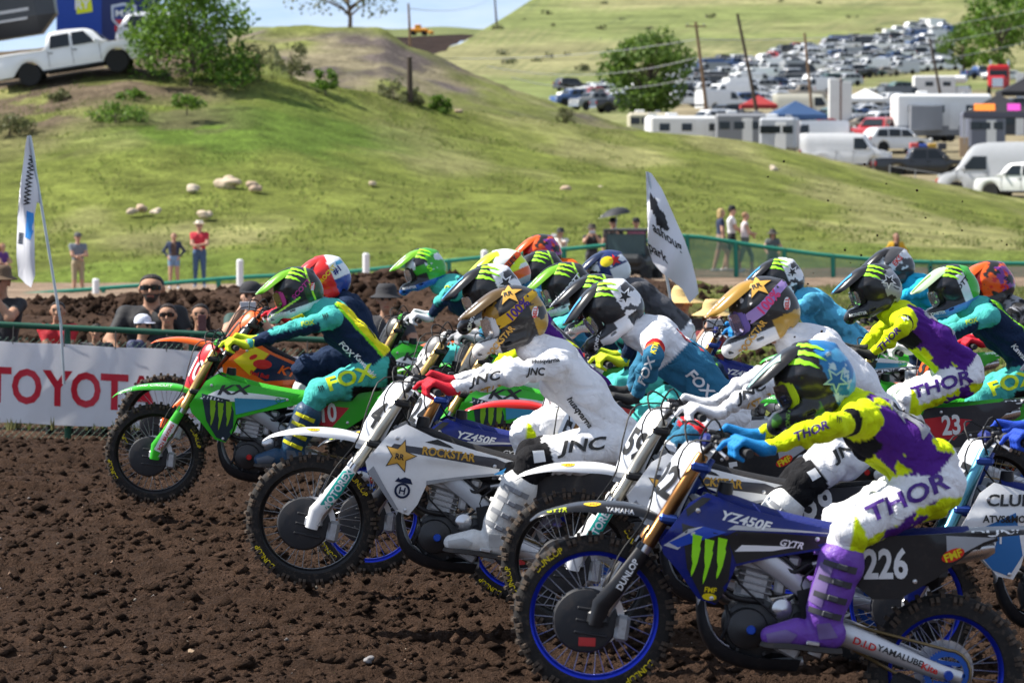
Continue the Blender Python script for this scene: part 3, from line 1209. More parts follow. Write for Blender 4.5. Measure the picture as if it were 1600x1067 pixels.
 # ---- hoses, wiring, guards, bolts
 def hoses():
  mb = MB()
  for pts, r in (([(-1.04, -.12, .60), (-.98, -.13, .55), (-.92, -.12, .52), (-.80, -.10, .52)], .013), ([(-1.03, -.11, .80), (-.98, -.12, .76), (-.92, -.10, .70)], .012), ([(-.72, -.09, .52), (-.66, -.11, .60), (-.72, -.11, .70), (-.86, -.10, .74)], .007),
      ([(-1.1, -.06, .9), (-.98, -.13, .74), (-.93, -.12, .60), (-.74, -.12, .47)], .005), ([(-.60, -.10, .70), (-.66, -.12, .62), (-.60, -.12, .52), (-.58, -.11, .40)], .006), ([(-.76, -.10, .70), (-.70, -.12, .66), (-.64, -.10, .70)], .009),
      ([(-.95, -.08, .48), (-.93, -.12, .42), (-.95, -.10, .34)], .008)):
   mb.add(tube(cr(pts, 10), r, 7))
  return mb.mesh('hoses', 60)
 obj('hoses', cached('hoses', hoses), _blk(), root)

 def throttle():
  mb = MB()
  mb.add(tube([(-.79, 0, .70), (-.70, 0, .69), (-.64, 0, .685)], [.042, .045, .038], 14))
  mb.add(box((-.70, -.055, .70), (.06, .05, .05), .012))
  mb.add(box((-.74, -.07, .60), (.05, .05, .09), .012))
  mb.add(lathe([(0, -.11), (.022, -.108), (.026, -.09), (.026, -.06)], 14, 'y', (-.665, 0, .62)))
  return fix_normals(mb.mesh('throttle_body'))
 obj('throttle_body', cached('throttle', throttle), _alloy(), root)
 obj('sprocket_cover', cached('spcov', lambda: fix_normals(mesh_of(box((-.615, -.10, .44), (.11, .03, .12), .025), 'sprocket_cover'))), _blk(), root)
 obj('clutch_arm', cached('clarm', lambda: fix_normals(mesh_of(box((-.69, -.105, .345), (.14, .02, .05), .012, ('Y', R(20))), 'clutch_arm'))), _alloy(), root)
 obj('chain_guide', cached('chg', lambda: fix_normals(mesh_of(box((-.16, -.072, .265), (.13, .05, .075), .018, ('Y', R(14))), 'chain_guide'))), _blk(), root)
 for s in (-1, 1):
  obj('radiator_guard', cached('rguard%d' % s, lambda: fix_normals(mesh_of(poly_panel([(-1.09, .66), (-.99, .72), (-.955, .62), (-.975, .53), (-1.03, .50), (-1.08, .53)], lambda x, z: shroud_y(x, z) - .028, .012, .05, s), 'radiator_guard'))), _blk(), root)
  for k, (x, z) in enumerate(((-1.13, .86), (-.62, .81), (-1.02, .51), (-.40, .83), (-.20, .70))):
   yy = (shroud_y(x, z) if k < 3 else side_y(x, z)) + .002
   obj('bolt', cached('bolt', lambda: fix_normals(mesh_of(lathe([(0, -.006), (.009, -.005), (.011, 0), (.011, .004)], 10, 'y'), 'bolt'))), _chrome(), root, (x, s * yy, z), (0, 0, 0 if s < 0 else PI))
  obj('frame_guard', cached('fguard%d' % s, lambda: fix_normals(mesh_of(box((-.60, s * .122, .53), (.10, .012, .16), .005, ('Y', R(-20))), 'frame_guard'))), _blk(), root)
  obj('subframe', cached('subf%d' % s, lambda: mesh_of(tube(cr([(-.62, s * .075, .70), (-.4, s * .09, .78), (-.05, s * .085, .87)], 8), .012, 8), 'subframe')), _alloy(), root)
 # ---- swingarm, chain, sprocket, shock, peg

 for s in (-1, 1):
  def swing():
   mb = MB()
   mb.add(tube(cr([(-.56, s * .075, .44), (-.45, s * .09, .435), (-.25, s * .105, .39), (-.05, s * .11, .345), (.055, s * .11, .33)], 14),
      [.04, .048, .05, .05, .048, .046, .043, .04, .038, .036, .034, .032, .03, .028], 12, up=(0, 1, 0), sx=.42))
   return fix_normals(mb.mesh('swingarm'))
  sw = obj('swingarm', cached('swing%d' % s, swing), mat('swing_alloy', (.6, .6, .62), .35, .7, dirt=.2) if not c.get('darkswing') else _blk(), root)
  if s < 0 and c.get('swingtext'):
   bv = cached('bvSw', lambda: bvh_of(sw.data))
   for tx, x, z, h, col in c['swingtext']:
    vf = text_on(tx, bv, (x, -.15, z), (1, 0, -.22), (.22, 0, 1), h, 1.15, .025, .003, n=V3((0, -1, 0)))
    if vf[1]:
     obj('lettering', mesh_of(vf, 'lettering'), gfx(*col), sw)
 obj('axle_block', cached('axb', lambda: fix_normals(mesh_of(lathe([(0, -.15), (.018, -.15), (.02, -.14), (.02, -.118), (.03, -.116), (.03, -.1)], 14, 'y', (0, 0, .335)), 'axle_block'))), mat('anodised_' + c.get('anod', ('red', (.5, .02, .02)))[0], (.5, .02, .02), .3, .6), root)

 def chain():
  mb = MB()
  P = chain_path()
  mb.add(tube([(p[0], -.068, p[2]) for p in P], .0075, 6, closed=True, up=(0, 1, 0), sx=1.3))
  return mb.mesh('chain', 60)
 obj('chain', cached('chain', chain), mat('chain_gold', (.42, .30, .14), .4, .8, dirt=.4), root)

 def sprocket():
  mb = MB()
  n = 48
  V_, F_ = [], []
  for k, y in enumerate((-.003, .003)):
   for i in range(n * 2):
    q = 2 * PI * i / (2 * n)
    V_.append(((.092 if i % 2 else .102) * math.cos(q), y, (.092 if i % 2 else .102) * math.sin(q)))
   for i in range(n * 2):
    q = 2 * PI * i / (2 * n)
    V_.append((.07 * math.cos(q), y, .07 * math.sin(q)))
  m = n * 2
  for i in range(m):
   j = (i + 1) % m
   F_ += [(i, j, m + j, m + i), (2 * m + i, 3 * m + i, 3 * m + j, 2 * m + j), (i, 2 * m + i, 2 * m + j, j), (m + i, m + j, 3 * m + j, 3 * m + i)]
  mb.add((V_, F_))
  for i in range(6):
   q = i * PI / 3
   mb.add(box((.05 * math.cos(q), 0, .05 * math.sin(q)), (.05, .006, .016), 0, None if True else None))
  return fix_normals(mb.mesh('sprocket'))
 obj('sprocket', cached('sprk', sprocket), mat('anodised_' + c.get('anod2', ('blue', (.03, .12, .5)))[0], c.get('anod2', ('blue', (.03, .12, .5)))[1], .3, .6), root, (0, -.068, .335))

 def shock():
  mb = MB()
  P = []
  for i in range(70):
   t = i / 69
   q = t * 2 * PI * 7
   ctr = V3((-.46, 0, .47)) * (1 - t) + V3((-.52, 0, .76)) * t
   P.append(ctr + V3((.036 * math.cos(q), .036 * math.sin(q), 0)))
  mb.add(tube(P, .007, 6, up=(0, 0, 1)))
  return mb.mesh('shock_spring', 60)
 obj('shock_spring', cached('shock', shock), mat('spring_' + c.get('spring', ('white', (.6, .6, .6)))[0], c.get('spring', ('white', (.6, .6, .6)))[1], .4), root)
 for s in (-1, 1):
  def peg():
   mb = MB()
   mb.add(box((-.585, s * .19, .395), (.055, .13, .018), .004))
   mb.add(box((-.56, s * .115, .39), (.03, .05, .05), .006))
   return fix_normals(mb.mesh('footpeg'))
  obj('footpeg', cached('peg%d' % s, peg), _chrome(), root)
 obj('gear_lever', cached('gear', lambda: mesh_of(tube(cr([(-.63, -.12, .38), (-.70, -.135, .375), (-.77, -.15, .385), (-.78, -.185, .385)], 8), .008, 8), 'gear_lever')), _chrome(), root)

 # ---- disc guard on the front wheel
 def dguard():
  mb = MB()
  n = 40
  pr = [(0, -.092), (.03, -.094), (.06, -.091), (.10, -.088), (.128, -.08), (.136, -.066), (.136, -.05)]
  mb.add(lathe(pr, n, 'y'))
  for dz in (-.05, 0.0, .05):
   mb.add(box((.03, -.092, dz), (.14, .012, .012), .003, None))
  return fix_normals(mb.mesh('disc_guard'))
 dg = obj('disc_guard', cached('dguard', dguard), mat('guard_' + c.get('dg', ('black', (.03, .03, .033)))[0], c.get('dg', ('black', (.03, .03, .033)))[1], .5, dirt=.3), root, (FAx - .035, 0, FAz - .02))
 obj('brake_caliper', cached('calip', lambda: fix_normals(mesh_of(box((0, 0, 0), (.06, .05, .11), .014), 'brake_caliper'))), _alloy(), root, (FAx + .12, -.075, FAz - .03))
 if c.get('dgmark'):
  bv = cached('bvdg', lambda: bvh_of(dg.data))
  vf = cached('dgm' + c['dgmark'][0], lambda: decal(poly2((-1, -.5), (1, -.5), (1, .5), (-1, .5)), bv, (.02, -.1, -.085), V3((1, 0, .1)) * .035, V3((-.1, 0, 1)) * .036, .002, .03, V3((0, -1, 0))))
  if vf[1]:
   obj('graphic', mesh_of(vf, 'graphic'), gfx(*c['dgmark']), dg)
 # ---- tyre lettering
 if c.get('tyretext', True):
  fw = [o for o in root.children if o.name.startswith('front_wheel')][0]
  for q0 in (1.2, 1.2 + PI):
   def tt():
    V_, F_ = text_vf('DUNLOP', .02)
    P = []
    for x, y in V_:
     q = q0 - x * .026 / .305
     r = .305 + y * .026
     P.append((r * math.cos(q), -.0445, r * math.sin(q)))
    return mesh_of((P, F_), 'lettering', 0)
   obj('lettering', cached('tyretext%.1f' % q0, tt), gfx('yellow', (.75, .62, .02)), fw)
 return root
# ================================================================ riders
def ik(a, b, l1, l2, pole):
 a, b, pole = V3(a), V3(b), V3(pole)
 d = b - a
 L = np.linalg.norm(d)
 if L > (l1 + l2) * .995:
  s = L / ((l1 + l2) * .995)
  l1, l2 = l1 * s, l2 * s
 u = d / L
 x = (l1 * l1 - l2 * l2 + L * L) / (2 * L)
 h = math.sqrt(max(l1 * l1 - x * x, 0))
 p = pole - u * (pole @ u)
 return a + u * x + norm(p) * h

C = dict(white=(.80, .80, .82), black=(.012, .012, .014), navy=(.012, .025, .06), teal=(.075, .45, .40), dteal=(.012, .09, .10), neon=(.66, .80, .01), yellow=(.78, .70, .02),
   purple=(.085, .02, .22), grey=(.35, .36, .38), dgrey=(.10, .10, .11), blue=(.012, .05, .42), lblue=(.10, .42, .62), kblue=(.035, .16, .27), red=(.55, .02, .025),
   orange=(.80, .13, .01), gold=(.52, .30, .045), green=(.05, .48, .03), mgreen=(.30, .78, .02), skin=(.46, .25, .16), pink=(.80, .08, .22), viol=(.16, .06, .36), cyan=(.02, .40, .62))
C = {k: np.array(v) for k, v in C.items()}

def st_white(nm, t, P, o):
 c = np.tile(C['white'], (len(P), 1))
 thigh, shin = np.char.startswith(nm, 'thigh'), np.char.startswith(nm, 'shin')
 c[shin] = C['black']
 c[thigh & (t > .80)] = C['black']
 farm = np.char.startswith(nm, 'farm')
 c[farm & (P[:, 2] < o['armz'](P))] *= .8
 pel = np.char.startswith(nm, 'pelvis')
 c[pel & (P[:, 0] > o['hip'][0] + .07) & (P[:, 2] < o['hip'][2] + .03)] = C['black']
 return c

def st_fox(nm, t, P, o):
 c = np.tile(C['teal'], (len(P), 1))
 tor = np.char.startswith(nm, 'torso') | np.char.startswith(nm, 'belly') | np.char.startswith(nm, 'lat')
 c[tor] = C['navy']
 ua, fa = np.char.startswith(nm, 'uarm'), np.char.startswith(nm, 'farm')
 c[ua & (P[:, 2] < o['armz'](P) - .0) & (t > .35)] = C['navy']
 c[fa & (t < .95) & ((P[:, 2] < o['armz'](P) + .01) | (t > .55))] = C['navy']
 if o.get('bib', True):
  h, s = V3(o['hip']), V3(o['sh'])
  ax = norm(s - h)
  nrm = V3((ax[2], 0, -ax[0]))                     # away from the back
  dd = (P - h) @ nrm
  al = (P - h) @ ax
  bk = (tor | np.char.startswith(nm, 'shoulder')) & (dd > (.03 if o.get('bibcol') == 'yellow' else .055)) & (al > .02)
  bibc = o.get('bibcol', 'yellow')
  if bibc == 'yellow':
   c[bk & (dd > .095) & tor] = C['yellow']
   c[bk & (dd <= .095) & (dd > .078) & tor] = C['mgreen'] * .9
  else:
   c[bk & (dd > .10) & (np.abs(P[:, 1]) < .12)] = C['dteal'] * .6
   c[bk & (dd > .09) & (np.abs(P[:, 1]) > .10) & (np.abs(P[:, 1]) < .135)] = C['mgreen']
 pel, th = np.char.startswith(nm, 'pelvis'), np.char.startswith(nm, 'thigh')
 c[pel & (P[:, 0] > o['hip'][0] + .075)] = C['black']
 c[np.char.startswith(nm, 'shin') & (t > .42)] = C['navy']
 c[(pel | th) & (P[:, 2] < o['hip'][2] - .12) & (P[:, 0] > o['hip'][0] - .15)] = C['black']
 c[(pel) & (P[:, 2] > o['hip'][2] + .085)] = C['navy']
 return c

def st_thor(nm, t, P, o):
 c = np.tile(C['neon'], (len(P), 1))
 ua, fa = np.char.startswith(nm, 'uarm'), np.char.startswith(nm, 'farm')
 c[ua & (t > .42) & (t < .62)] = C['black']
 tor = np.char.startswith(nm, 'torso') | np.char.startswith(nm, 'belly') | np.char.startswith(nm, 'lat')
 sp = fbm(P, 16, 3, 3)
 sp2 = fbm(P, 7, 4, 9)
 c[tor] = C['purple']
 c[tor & (sp2 > .655)] = C['neon']
 h, s = V3(o['hip']), V3(o['sh'])
 ax = norm(s - h)
 nrm = V3((ax[2], 0, -ax[0]))
 dd = (P - h) @ nrm
 al = (P - h) @ ax
 L = np.linalg.norm(s - h)
 c[tor & (dd < -.085) & (al > L * .25)] = C['neon']
 c[tor & (dd < -.0) & (al > L * .12) & (al < L * .45) & (sp2 < .42)] = C['neon']
 c[tor & (dd < -.02) & (al < L * .22)] = C['white']
 c[tor & (dd < -.03) & (al > L * .66)] = C['black']
 pl_ = (dd > .09) & (np.abs(P[:, 1]) < .115) & (al > L * .30) & (al < L * .86) & tor
 c[pl_] = C['grey']
 c[pl_ & (np.abs(P[:, 1]) < .095) & (al > L * .34) & (al < L * .82)] = C['dgrey'] * .5
 pel, th, shn = np.char.startswith(nm, 'pelvis'), np.char.startswith(nm, 'thigh'), np.char.startswith(nm, 'shin')
 pan = pel | th | shn
 c[pan] = C['white']
 kn = V3(o['knee'])
 hp = V3(o['hip'])
 td = norm(kn - hp)
 tn = V3((td[2], 0, -td[0]))
 low = ((P - hp) @ tn)
 if tn[2] > 0:
  low = -low
 under = (low > .045 + .03 * (sp - .5))
 c[pan & th & under] = C['purple']
 c[pan & th & under & (sp2 > .55)] = C['neon']
 c[pan & pel & (P[:, 2] < hp[2] - .04 + .03 * (sp - .5))] = C['purple']
 c[pan & pel & (P[:, 2] < hp[2] - .04) & (sp2 > .5)] = C['neon']
 c[shn & (t < .55) & (P[:, 0] > kn[0] + .0)] = C['neon']
 return c

def st_ktm(nm, t, P, o):
 c = np.tile(C['kblue'], (len(P), 1))
 ua, fa, shd = np.char.startswith(nm, 'uarm'), np.char.startswith(nm, 'farm'), np.char.startswith(nm, 'shoulder')
 h, s = V3(o['hip']), V3(o['sh'])
 ax = norm(s - h)
 L = np.linalg.norm(s - h)
 al = (P - h) @ ax
 tor = np.char.startswith(nm, 'torso') | np.char.startswith(nm, 'belly') | np.char.startswith(nm, 'lat')
 c[(tor & (al > L * .75)) | shd] = C['white']
 c[ua & (t < .5)] = C['white']
 c[ua & (t > .5) & (t < .66)] = C['red']
 c[ua & (t > .66) & (t < .82)] = C['orange']
 pel, th = np.char.startswith(nm, 'pelvis'), np.char.startswith(nm, 'thigh')
 c[pel] = C['white']
 c[th & (t < .5)] = C['white']
 c[th & (t > .42) & (t < .56)] = C['red']
 c[np.char.startswith(nm, 'shin')] = C['white']
 return c

def st_plain(top, bot):
 def f(nm, t, P, o):
  c = np.tile(C[top], (len(P), 1))
  pan = np.char.startswith(nm, 'pelvis') | np.char.startswith(nm, 'thigh') | np.char.startswith(nm, 'shin')
  c[pan] = C[bot]
  w = fbm(P, 9, 3, 4)
  c[~pan & (w > .60)] *= .55
  return c
 return f

def st_camo(nm, t, P, o):
 w = fbm(P, 18, 3, 4)
 c = np.tile(np.array((.09, .09, .10)), (len(P), 1))
 c[w > .55] = (.34, .34, .36)
 c[w < .40] = (.02, .02, .02)
 tor = np.char.startswith(nm, 'torso') | np.char.startswith(nm, 'belly') | np.char.startswith(nm, 'lat')
 c[tor] = (.025, .025, .027)
 pan = np.char.startswith(nm, 'pelvis') | np.char.startswith(nm, 'thigh')
 c[pan] = C['white']
 return c

def st_navyyel(nm, t, P, o):
 c = np.tile(C['navy'], (len(P), 1))
 c[np.char.startswith(nm, 'farm')] = C['yellow']
 return c

STY = dict(navyyel=st_navyyel, white=st_white, fox=st_fox, thor=st_thor, ktm=st_ktm, lblue=st_plain('lblue', 'lblue'), teal=st_plain('cyan', 'navy'), camo=st_camo, neonw=st_plain('neon', 'white'),
   kblue=st_plain('kblue', 'white'), red=st_plain('red', 'white'), orange=st_plain('orange', 'navy'), dark=st_plain('dgrey', 'white'))

# ---------------------------------------------------------------- helmet
def helmet_base(vx):
 s = SDF((-.26, -.16, -.20), (.20, .16, .20), vx, .02)
 s.ell((.012, 0, .03), (.148, .122, .132), k=.02)
 s.ell((.045, 0, -.02), (.125, .112, .115), k=.03)
 for q in (-1, 1):
  s.cone((.03, q * .078, -.095), .035, (-.08, q * .078, -.098), .034, k=.03)
  s.cone((-.07, q * .080, -.085), .036, (-.165, q * .035, -.085), .034, k=.03)
  s.cone((-.155, q * .03, -.075), .03, (-.195, q * .012, -.098), .026, k=.03)
  s.cone((-.03, q * .103, .055), .016, (.10, q * .085, .085), .012, k=.012)       # side ridge
 s.cone((-.19, -.015, -.098), .028, (-.19, .015, -.098), .028, k=.03)
 s.cone((.0, 0, .155), .012, (.13, 0, .09), .02, k=.02)
 s.cutbox((-.30, -.094, -.048), (-.062, .094, .046), .018)
 s.cutbox((-.10, -.07, -.25), (.10, .07, -.085), .02)
 s.cutbox((-.13, -.078, -.09), (.09, .078, .06), .03)
 for q in (-1, 1):
  s.cutbox((-.205, q * .036 - .018, -.112), (-.165, q * .036 + .018, -.098), .003)
  s.cutbox((-.07, q * .11 - .03, -.10), (-.035, q * .11 + .03, -.088), .003)
 return s.quads()

HELMS = {0: helmet_base(.006), 1: helmet_base(.009)}

def visor_vf():
 cs = []
 for x, z, w, h in ((.01, .158, .060, .02), (-.05, .156, .088, .034), (-.12, .134, .104, .034), (-.19, .104, .102, .026), (-.228, .086, .082, .014), (-.240, .079, .05, .004)):
  cs.append([(x + .03, -w, z - h), (x + .006, -w * .86, z - h * .35), (x, -w * .55, z - .002), (x - .004, 0, z + .003), (x, w * .55, z - .002), (x + .006, w * .86, z - h * .35), (x + .03, w, z - h)])
 return panel(cs, 15, 18, .005)

def lens_vf(grow=0.0, dx=0.0):
 cs = []
 for z, k in ((-.052 - grow, .72), (-.03, .97), (0, 1.0), (.03, .98), (.05 + grow, .86)):
  row = []
  for y in (-1, -.75, -.4, 0, .4, .75, 1):
   yy = y * (.088 + grow) * k
   row.append((-.150 + dx + 6.6 * yy * yy + 3 * z * z + (0.012 if z < -.05 and abs(y) < .3 else 0), yy, z))
  cs.append(row)
 return panel(cs, 19, 11, .006)

STRAP = np.array([(-.075, -.022), (-.07, .03), (.0, .05), (.10, .095), (.15, .11), (.15, .075), (.09, .05), (.01, .0)])

def build_helmet(c, parent, loc, pitch, yaw=0, far=0):
 """c: base(P)->colour, visor colour, lens, strap, marks"""
 HV, HF = HELMS[far]
 col = c['base'](HV)
 me = np_mesh('helmet', HV, HF, col)
 me.set_sharp_from_angle(angle=R(55))
 o = obj('helmet', me, attr_mat('helmet_paint', .3, coat=.6, bump=.0, dirt=.18), parent, loc, (0, -R(pitch), R(yaw)))
 o.scale = (1.07, 1.05, 1.07)
 vz = obj('visor', cached('visor', lambda: fix_normals(mesh_of(visor_vf(), 'visor', 60))), plast(*c['visor']), o)
 obj('goggle_frame', cached('gframe', lambda: fix_normals(mesh_of(lens_vf(.012, .012), 'goggle_frame', 60))), plast(*c.get('gframe', ('black', (.02, .02, .022)))), o)
 obj('goggle_lens', cached('glens', lambda: fix_normals(mesh_of(lens_vf(-.004, .002), 'goggle_lens', 60))), mat('lens_' + c.get('lens', ('smoke', (.12, .12, .13)))[0], c.get('lens', ('smoke', (.12, .12, .13)))[1], .06, .75, vary=.1), o)
 bv = cached('bvHelm', lambda: bvh_of(me))
 if c.get('strap'):
  vf = cached('strap', lambda: decal((STRAP, [tuple(range(len(STRAP)))]), bv, (0, -.16, .0), (1, 0, 0), (0, 0, 1), .004, .02, V3((0, -1, 0))))
  obj('goggle_strap', cached('strapm', lambda: mesh_of(vf, 'goggle_strap', 80)), mat('strap_' + c['strap'][0], c['strap'][1], .7, bump=.2, bscale=200), o)
 for g in c.get('marks', []):
  kind, data, p, h, colr = g[:5]
  opt = g[5] if len(g) > 5 else {}
  a = R(opt.get('rot', 0))
  el = R(opt.get('el', 0))
  az = R(opt.get('az', 0))
  n = V3((math.sin(az) * -math.cos(el), -math.cos(el) * math.cos(az), math.sin(el)))
  u0 = norm(np.cross((0, 0, 1), n) * 1.0)
  v0 = np.cross(n, u0)
  u = u0 * math.cos(a) + v0 * math.sin(a)
  v = -u0 * math.sin(a) + v0 * math.cos(a)
  pos = V3((p[0], 0, p[1])) + n * .12
  ck = 'H' + repr((kind, data, p, h, sorted(opt.items())))

  def mk():
   if kind == 'text':
    return text_on(data, bv, pos, u, v, h, opt.get('wide', 1), opt.get('bold', .03), opt.get('off', .004), opt.get('shear', 0), .02, n)
   if kind == 'claw':
    return decal(claw(), bv, pos, u * h * .85, v * h, .003, .018, n)
   if kind == 'star':
    return decal(star(.42), bv, pos, u * h, v * h, opt.get('off', .003), .018, n)
   if kind == 'oval':
    return decal(ellipse2(1, opt.get('asp', .5)), bv, pos, u * h, v * h, opt.get('off', .003), .018, n)
   return decal((np.array(data), [tuple(range(len(data)))]), bv, pos, u * h, v * h, opt.get('off', .0025), .018, n)
  vf = cached(ck, mk)
  if vf[1]:
   obj('lettering' if kind == 'text' else 'graphic', cached('m' + ck, lambda: mesh_of(vf, kind, 80)), gfx(*colr), o)
 bV = cached('bvVis', lambda: bvh_of(vz.data))
 for kind, data, p, h, colr in c.get('visormarks', []):
  n = norm(V3((0, -.55, .83)))
  ck = 'V' + repr((kind, data, p, h))
  pos = (p[0], p[1], .15)
  if kind == 'text':
   vf = cached(ck, lambda: text_on(data, bV, pos, (1, 0, .15), (0, .83, .55), h, 1.2, .02, .003, n=n))
  elif kind == 'claw':
   vf = cached(ck, lambda: decal(claw(), bV, pos, V3((0, -1, 0)) * h, V3((1, 0, .1)) * h, .003, .02, V3((0, 0, 1))))
  else:
   vf = cached(ck, lambda: decal((np.array(data), [tuple(range(len(data)))]), bV, pos, V3((1, 0, 0)) * h, V3((0, 1, 0)) * h, .003, .02, V3((0, 0, 1))))
  if vf[1]:
   obj('lettering' if kind == 'text' else 'graphic', cached('m' + ck, lambda: mesh_of(vf, kind, 80)), gfx(*colr), vz)
 return o

# ---------------------------------------------------------------- gloves and boots
def glove_mesh(s, point=False):
 g = V3((-1.003, s * .355, 1.14))
 bd = norm(V3((.055, s * .11, -.01)))
 F = SDF(g - (.14, .12, .12), g + (.14, .12, .12), .005, .008)
 wr = g + (.085, s * .0, .02)
 for k, o_ in enumerate((-.036, -.012, .012, .036)):
  b = g + bd * o_
  kn = b + (-.012, 0, .042)
  F.cone(wr + bd * o_ * .6, .022, kn, .0165, k=.014)
  if point and k == 0:
   F.cone(kn, .0125, b + (-.055, 0, .014), .011)
   F.cone(b + (-.055, 0, .014), .011, b + (-.075, 0, -.014), .0095)
  else:
   F.cone(kn, .0125, b + (-.040, 0, .012), .0115)
   F.cone(b + (-.040, 0, .012), .0115, b + (-.034, 0, -.022), .0105)
   F.cone(b + (-.034, 0, -.022), .0105, b + (-.006, 0, -.034), .0095)
 inn = g - bd * .055
 F.cone(wr - bd * .02, .02, inn + (.02, 0, -.005), .0145, k=.014)
 F.cone(inn + (.02, 0, -.005), .0135, inn + (-.012, 0, -.032), .011)
 F.cone(wr + (-.005, 0, 0), .030, wr + (.055, 0, .015), .033, k=.015)
 p, q = F.quads()
 return np_mesh('glove', p, q)

def build_rider(c, root):
 """root sits at the bike's own origin and tilt"""
 vox = c.get('vox', .012) * 1.12
 head = V3((c.get('head', (-.70, 1.48))[0], c.get('heady', 0.0), c.get('head', (-.70, 1.48))[1]))
 hip = V3((max(-.36, min(-.04, head[0] + c.get('lean', .63))), 0, c.get('hipz', 1.08)))
 sh = V3((head[0] + c.get('shdx', .235), 0, head[2] + c.get('shdz', -.13)))
 o = dict(hip=hip, sh=sh, bib=c.get('bib', True), bibcol=c.get('bibcol', 'dark'))
 F = SDF((-1.15, -.62, .35), (.25, .62, 1.65), vox, .035)
 ax = sh - hip
 L = np.linalg.norm(ax)
 an = norm(ax)
 bn = V3((-an[2], 0, an[0]))
 if bn[2] < 0:
  bn = -bn
 mid = hip + ax * .5 + bn * .022
 for q in (-1, 1):
  F.cone(hip + (0.0, q * .085, -.01), .128, hip + (-.03, q * .05, .05), .13, 'pelvis')
  F.cone(hip + an * .07 + V3((0, q * .075, 0)), .120, mid + V3((0, q * .08, 0)), .116, 'torso')
  F.cone(mid + V3((0, q * .08, 0)), .114, sh + V3((0, q * .085, 0)) - an * .04 + bn * .005, .114, 'torso')
  F.cone(mid - bn * .035 + V3((0, q * .05, 0)), .085, sh - an * .09 - bn * .05 + V3((0, q * .05, 0)), .088, 'belly')
  S = sh + V3((0, q * .185, -.012))
  F.cone(sh + V3((0, q * .08, .0)), .095, S, .074, 'shoulder')
  g = V3((-1.003, q * .355, 1.14))
  wr = g + (.115, 0, .035)
  el = ik(S, wr, .285, .265, (.15, q * 1.0, c.get('elbow', .45)))
  if q < 0:
   o['el'], o['S'], o['wr'] = el, S, wr
  F.cone(S, .068, el, .051, 'uarm%d' % q)
  F.cone(el, .050, el * .55 + wr * .45, .047, 'farm%d' % q)
  F.cone(el * .55 + wr * .45, .047, wr, .033, 'farx%d' % q)
  F.cone(wr, .030, g + (.07, 0, .015), .027, 'wrist', k=.006)
  HJ = hip + V3((-.02, q * .10, -.03))
  A = V3((-.555, q * .205, .475)) + V3(c.get('foot', (0, 0, 0)))
  kn = ik(HJ, A, c.get('leg', .42), c.get('leg', .42), (-1, q * .55, .6))
  if q < 0:
   o['knee'] = kn
  F.cone(HJ, .118, HJ * .5 + kn * .5, .098, 'thigh%d' % q)
  F.cone(HJ * .5 + kn * .5, .098, kn, .080, 'thighx%d' % q)
  F.cone(kn, .086, kn * .6 + A * .4, .066, 'shin%d' % q)
  F.cone(kn * .6 + A * .4, .064, A, .045, 'shinx%d' % q)
 F.cone(sh + V3((.0, 0, .0)), .115, sh * .45 + head * .55 + V3((.02, 0, -.045)), .085, 'shoulderc')
 F.cone(sh * .45 + head * .55 + V3((.02, 0, -.045)), .068, head + (.03, 0, -.05), .062, 'neck', k=.01)
 P, Q = F.quads()
 # cloth folds: stretched ridges on the body surface
 i, t, names = F.classify(P)
 nm = np.array(names)[i]
 # parameter along whole limb for the two-piece limbs
 t2 = t.copy()
 for a_, b_ in (('farm', 'farx'), ('thigh', 'thighx'), ('shin', 'shinx')):
  first = np.char.startswith(nm, a_) & ~np.char.startswith(nm, b_)
  sec = np.char.startswith(nm, b_)
  t2[first] = t[first] * .5
  t2[sec] = .5 + t[sec] * .5
 nm2 = np.char.replace(np.char.replace(np.char.replace(nm, 'farx', 'farm'), 'thighx', 'thigh'), 'shinx', 'shin')
 nm2 = np.where(np.char.startswith(nm2, 'pelvis') & ((P - hip) @ an > .03), 'torso', nm2)
 el, S, wr = o['el'], o['S'], o['wr']
 o['armz'] = lambda P_: np.interp(P_[:, 0], [wr[0], el[0], S[0]], [wr[2], el[2], S[2]])
 me0 = np_mesh('body', P, Q)
 Nn = np.empty(len(P) * 3, np.float32)
 me0.vertices.foreach_get('normal', Nn)
 Nn = Nn.reshape(-1, 3)
 bpy.data.meshes.remove(me0)
 # rings round the limbs, long pulls along the trunk
 disp = np.zeros(len(P))
 wsum = np.full(len(P), 1e-6)
 warp = np.c_[vnoise(P, 7, 1), vnoise(P, 7, 2), vnoise(P, 7, 3)] * .09
 for pn, a, ra, b, rb in F.prims:
  ba = b - a
  tt = np.clip(((P - a) @ ba) / (ba @ ba + 1e-9), 0, 1)
  w = np.exp(-np.abs(np.linalg.norm(P - a - tt[:, None] * ba, axis=1) - (ra + (rb - ra) * tt)) / .016)
  m = w > .03
  if pn in ('wrist', 'neck') or not m.any():
   wsum[m] += w[m]
   continue
  u = norm(ba)
  trunk = pn[:5] in ('torso', 'belly') or pn[:6] in ('should', 'pelvis')
  Q_ = P[m] + warp[m]
  al = Q_ @ u
  if trunk:
   dg = norm(an * .8 - bn * .5)
   al = Q_ @ dg
   X_ = Q_ - al[:, None] * dg * .75
   f_ = np.abs(fbm(X_, 11, 2, 5) - .5) * 3.0
   g = .033
  else:
   X_ = (Q_ - al[:, None] * u) * .45 + al[:, None] * u
   f_ = np.abs(fbm(X_, 15, 2, 7) - .5) * 3.0
   g = .012 + .022 * np.abs(tt[m] - .5) * 2
  disp[m] += w[m] * (np.clip(f_, 0, 1) ** .8 - .55) * g
  wsum[m] += w[m]
 P = P + Nn * (disp / wsum)[:, None]
 col = STY[c['style']](nm2, t2, P, o)
 col[np.char.startswith(nm2, 'wrist')] = C['skin']
